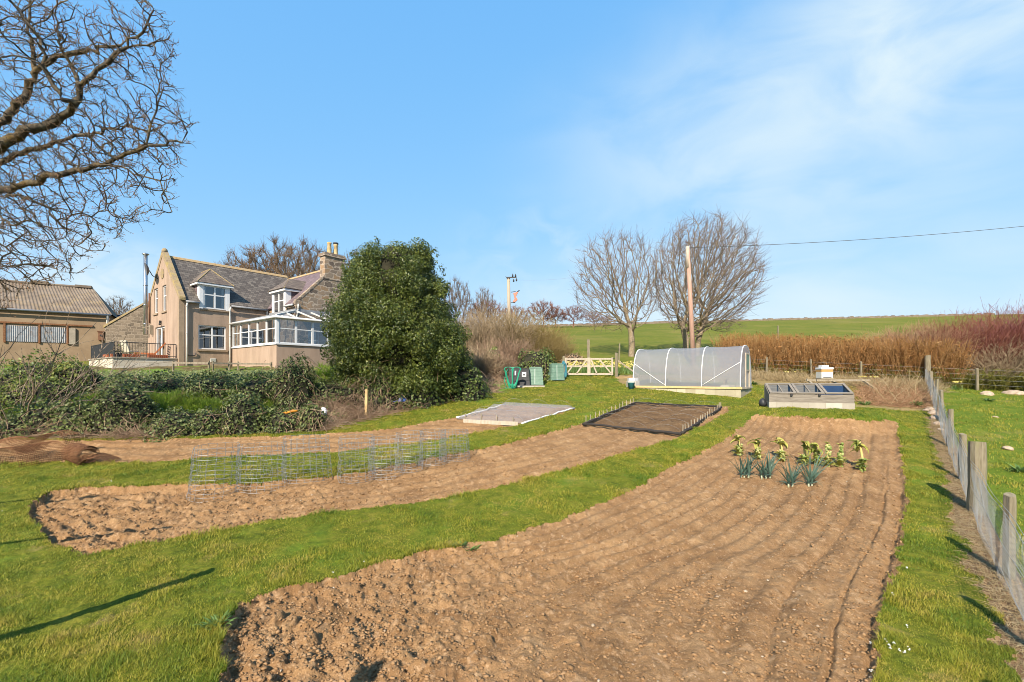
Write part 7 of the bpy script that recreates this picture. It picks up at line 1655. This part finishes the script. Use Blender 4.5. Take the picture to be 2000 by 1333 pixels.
px = np.concatenate([rg4.uniform(1108, 1200, 120), rg4.uniform(1200, 1245, 45)]); Yv = rg4.uniform(30, 33.5, len(px)); P0 = [tuple(on_px(a, b_)) for a, b_ in zip(px, Yv)]; lv, pt = flowers(P0, .42, rg4, 9, .12)
o = lv.build('daffodil_bed', M['daffleaf'], None); rnd_faces(o, rg4); me = leaf_mesh('f', pt, np.tile([0, -1, .3], (len(pt), 1)), .075, M['daffpetal'], rg4, .6, .8)
o.data.materials.append(M['daffpetal']); import bmesh as _bm
bm_ = _bm.new(); bm_.from_mesh(o.data); k0 = len(bm_.faces); bm_.from_mesh(me); bm_.faces.ensure_lookup_table()
for f in bm_.faces[k0:]: f.material_index = 1
bm_.to_mesh(o.data); bm_.free(); bpy.data.meshes.remove(me); tag(o, 'mass of yellow and cream daffodils growing behind the gate', 'daffodils', kind='stuff')
def weed(label, px, py, n, L, seed):
    p = SP(px, py); b = MB(); rr = random.Random(seed)
    for k in range(n): a = rr.uniform(0, 6.28); q = rr.uniform(0, .12); strap(b, (q*math.cos(a), q*math.sin(a), .01), (math.cos(a), math.sin(a), rr.uniform(.3, 1.4)), L*rr.uniform(.6, 1.1), L*.34, rr.uniform(.8, 2.0), k)
    o = b.build('dock_plant', M['daffleaf']); rnd_faces(o, RG); o.location = p; tag(o, label, 'weed', 'broad leaved weeds')
for a in (('large dock weed in the field beyond the thick fence post', 1992, 925, 26, .30, 1), ('dock weeds beside the flat field stones', 1930, 785, 18, .25, 2), ('dark green weed tuft by the stone pile', 1788, 794, 40, .34, 3), ('green weed tuft at the right end of the cold frame', 1690, 792, 34, .26, 4), ('green weeds in the middle of the straw heap', 1742, 772, 30, .26, 5), ('grassy tuft at the tunnel end wall', 1472, 752, 26, .3, 6), ('coarse weed tuft on the grass edge of the near bed', 918, 1068, 26, .13, 7), ('coarse grass tuft at the corner of the near bed', 425, 1225, 34, .16, 8), ('low weed patch on the lawn edge of the near bed', 900, 1070, 18, .11, 9)): weed(*a)
pd = np.array([SP(a+rg4.normal(0, 1.5), c+rg4.normal(0, 1.5)) for a, c in ((712, 1105), (652, 1123), (652, 1135), (1772, 1114), (1748, 1172), (1770, 1231), (1730, 1262), (1738, 1268), (1745, 1266), (1740, 1276), (1758, 1280), (1765, 1281), (1774, 1278), (1700, 1252), (1702, 1309), (218, 938), (2, 1000), (1755, 920), (1740, 1165))]); pd[:, 2] += .035
pd = np.repeat(pd, 5, 0)+rg4.normal(0, .006, (len(pd)*5, 3)); tag(put('daisies', leaf_mesh('daisies', pd, np.tile([0, -.3, 1.], (len(pd), 1)), .018, M['daisy'], rg4, .3, .8)), 'tiny white daisies dotted along the lawn edges', 'daisies', kind='stuff')
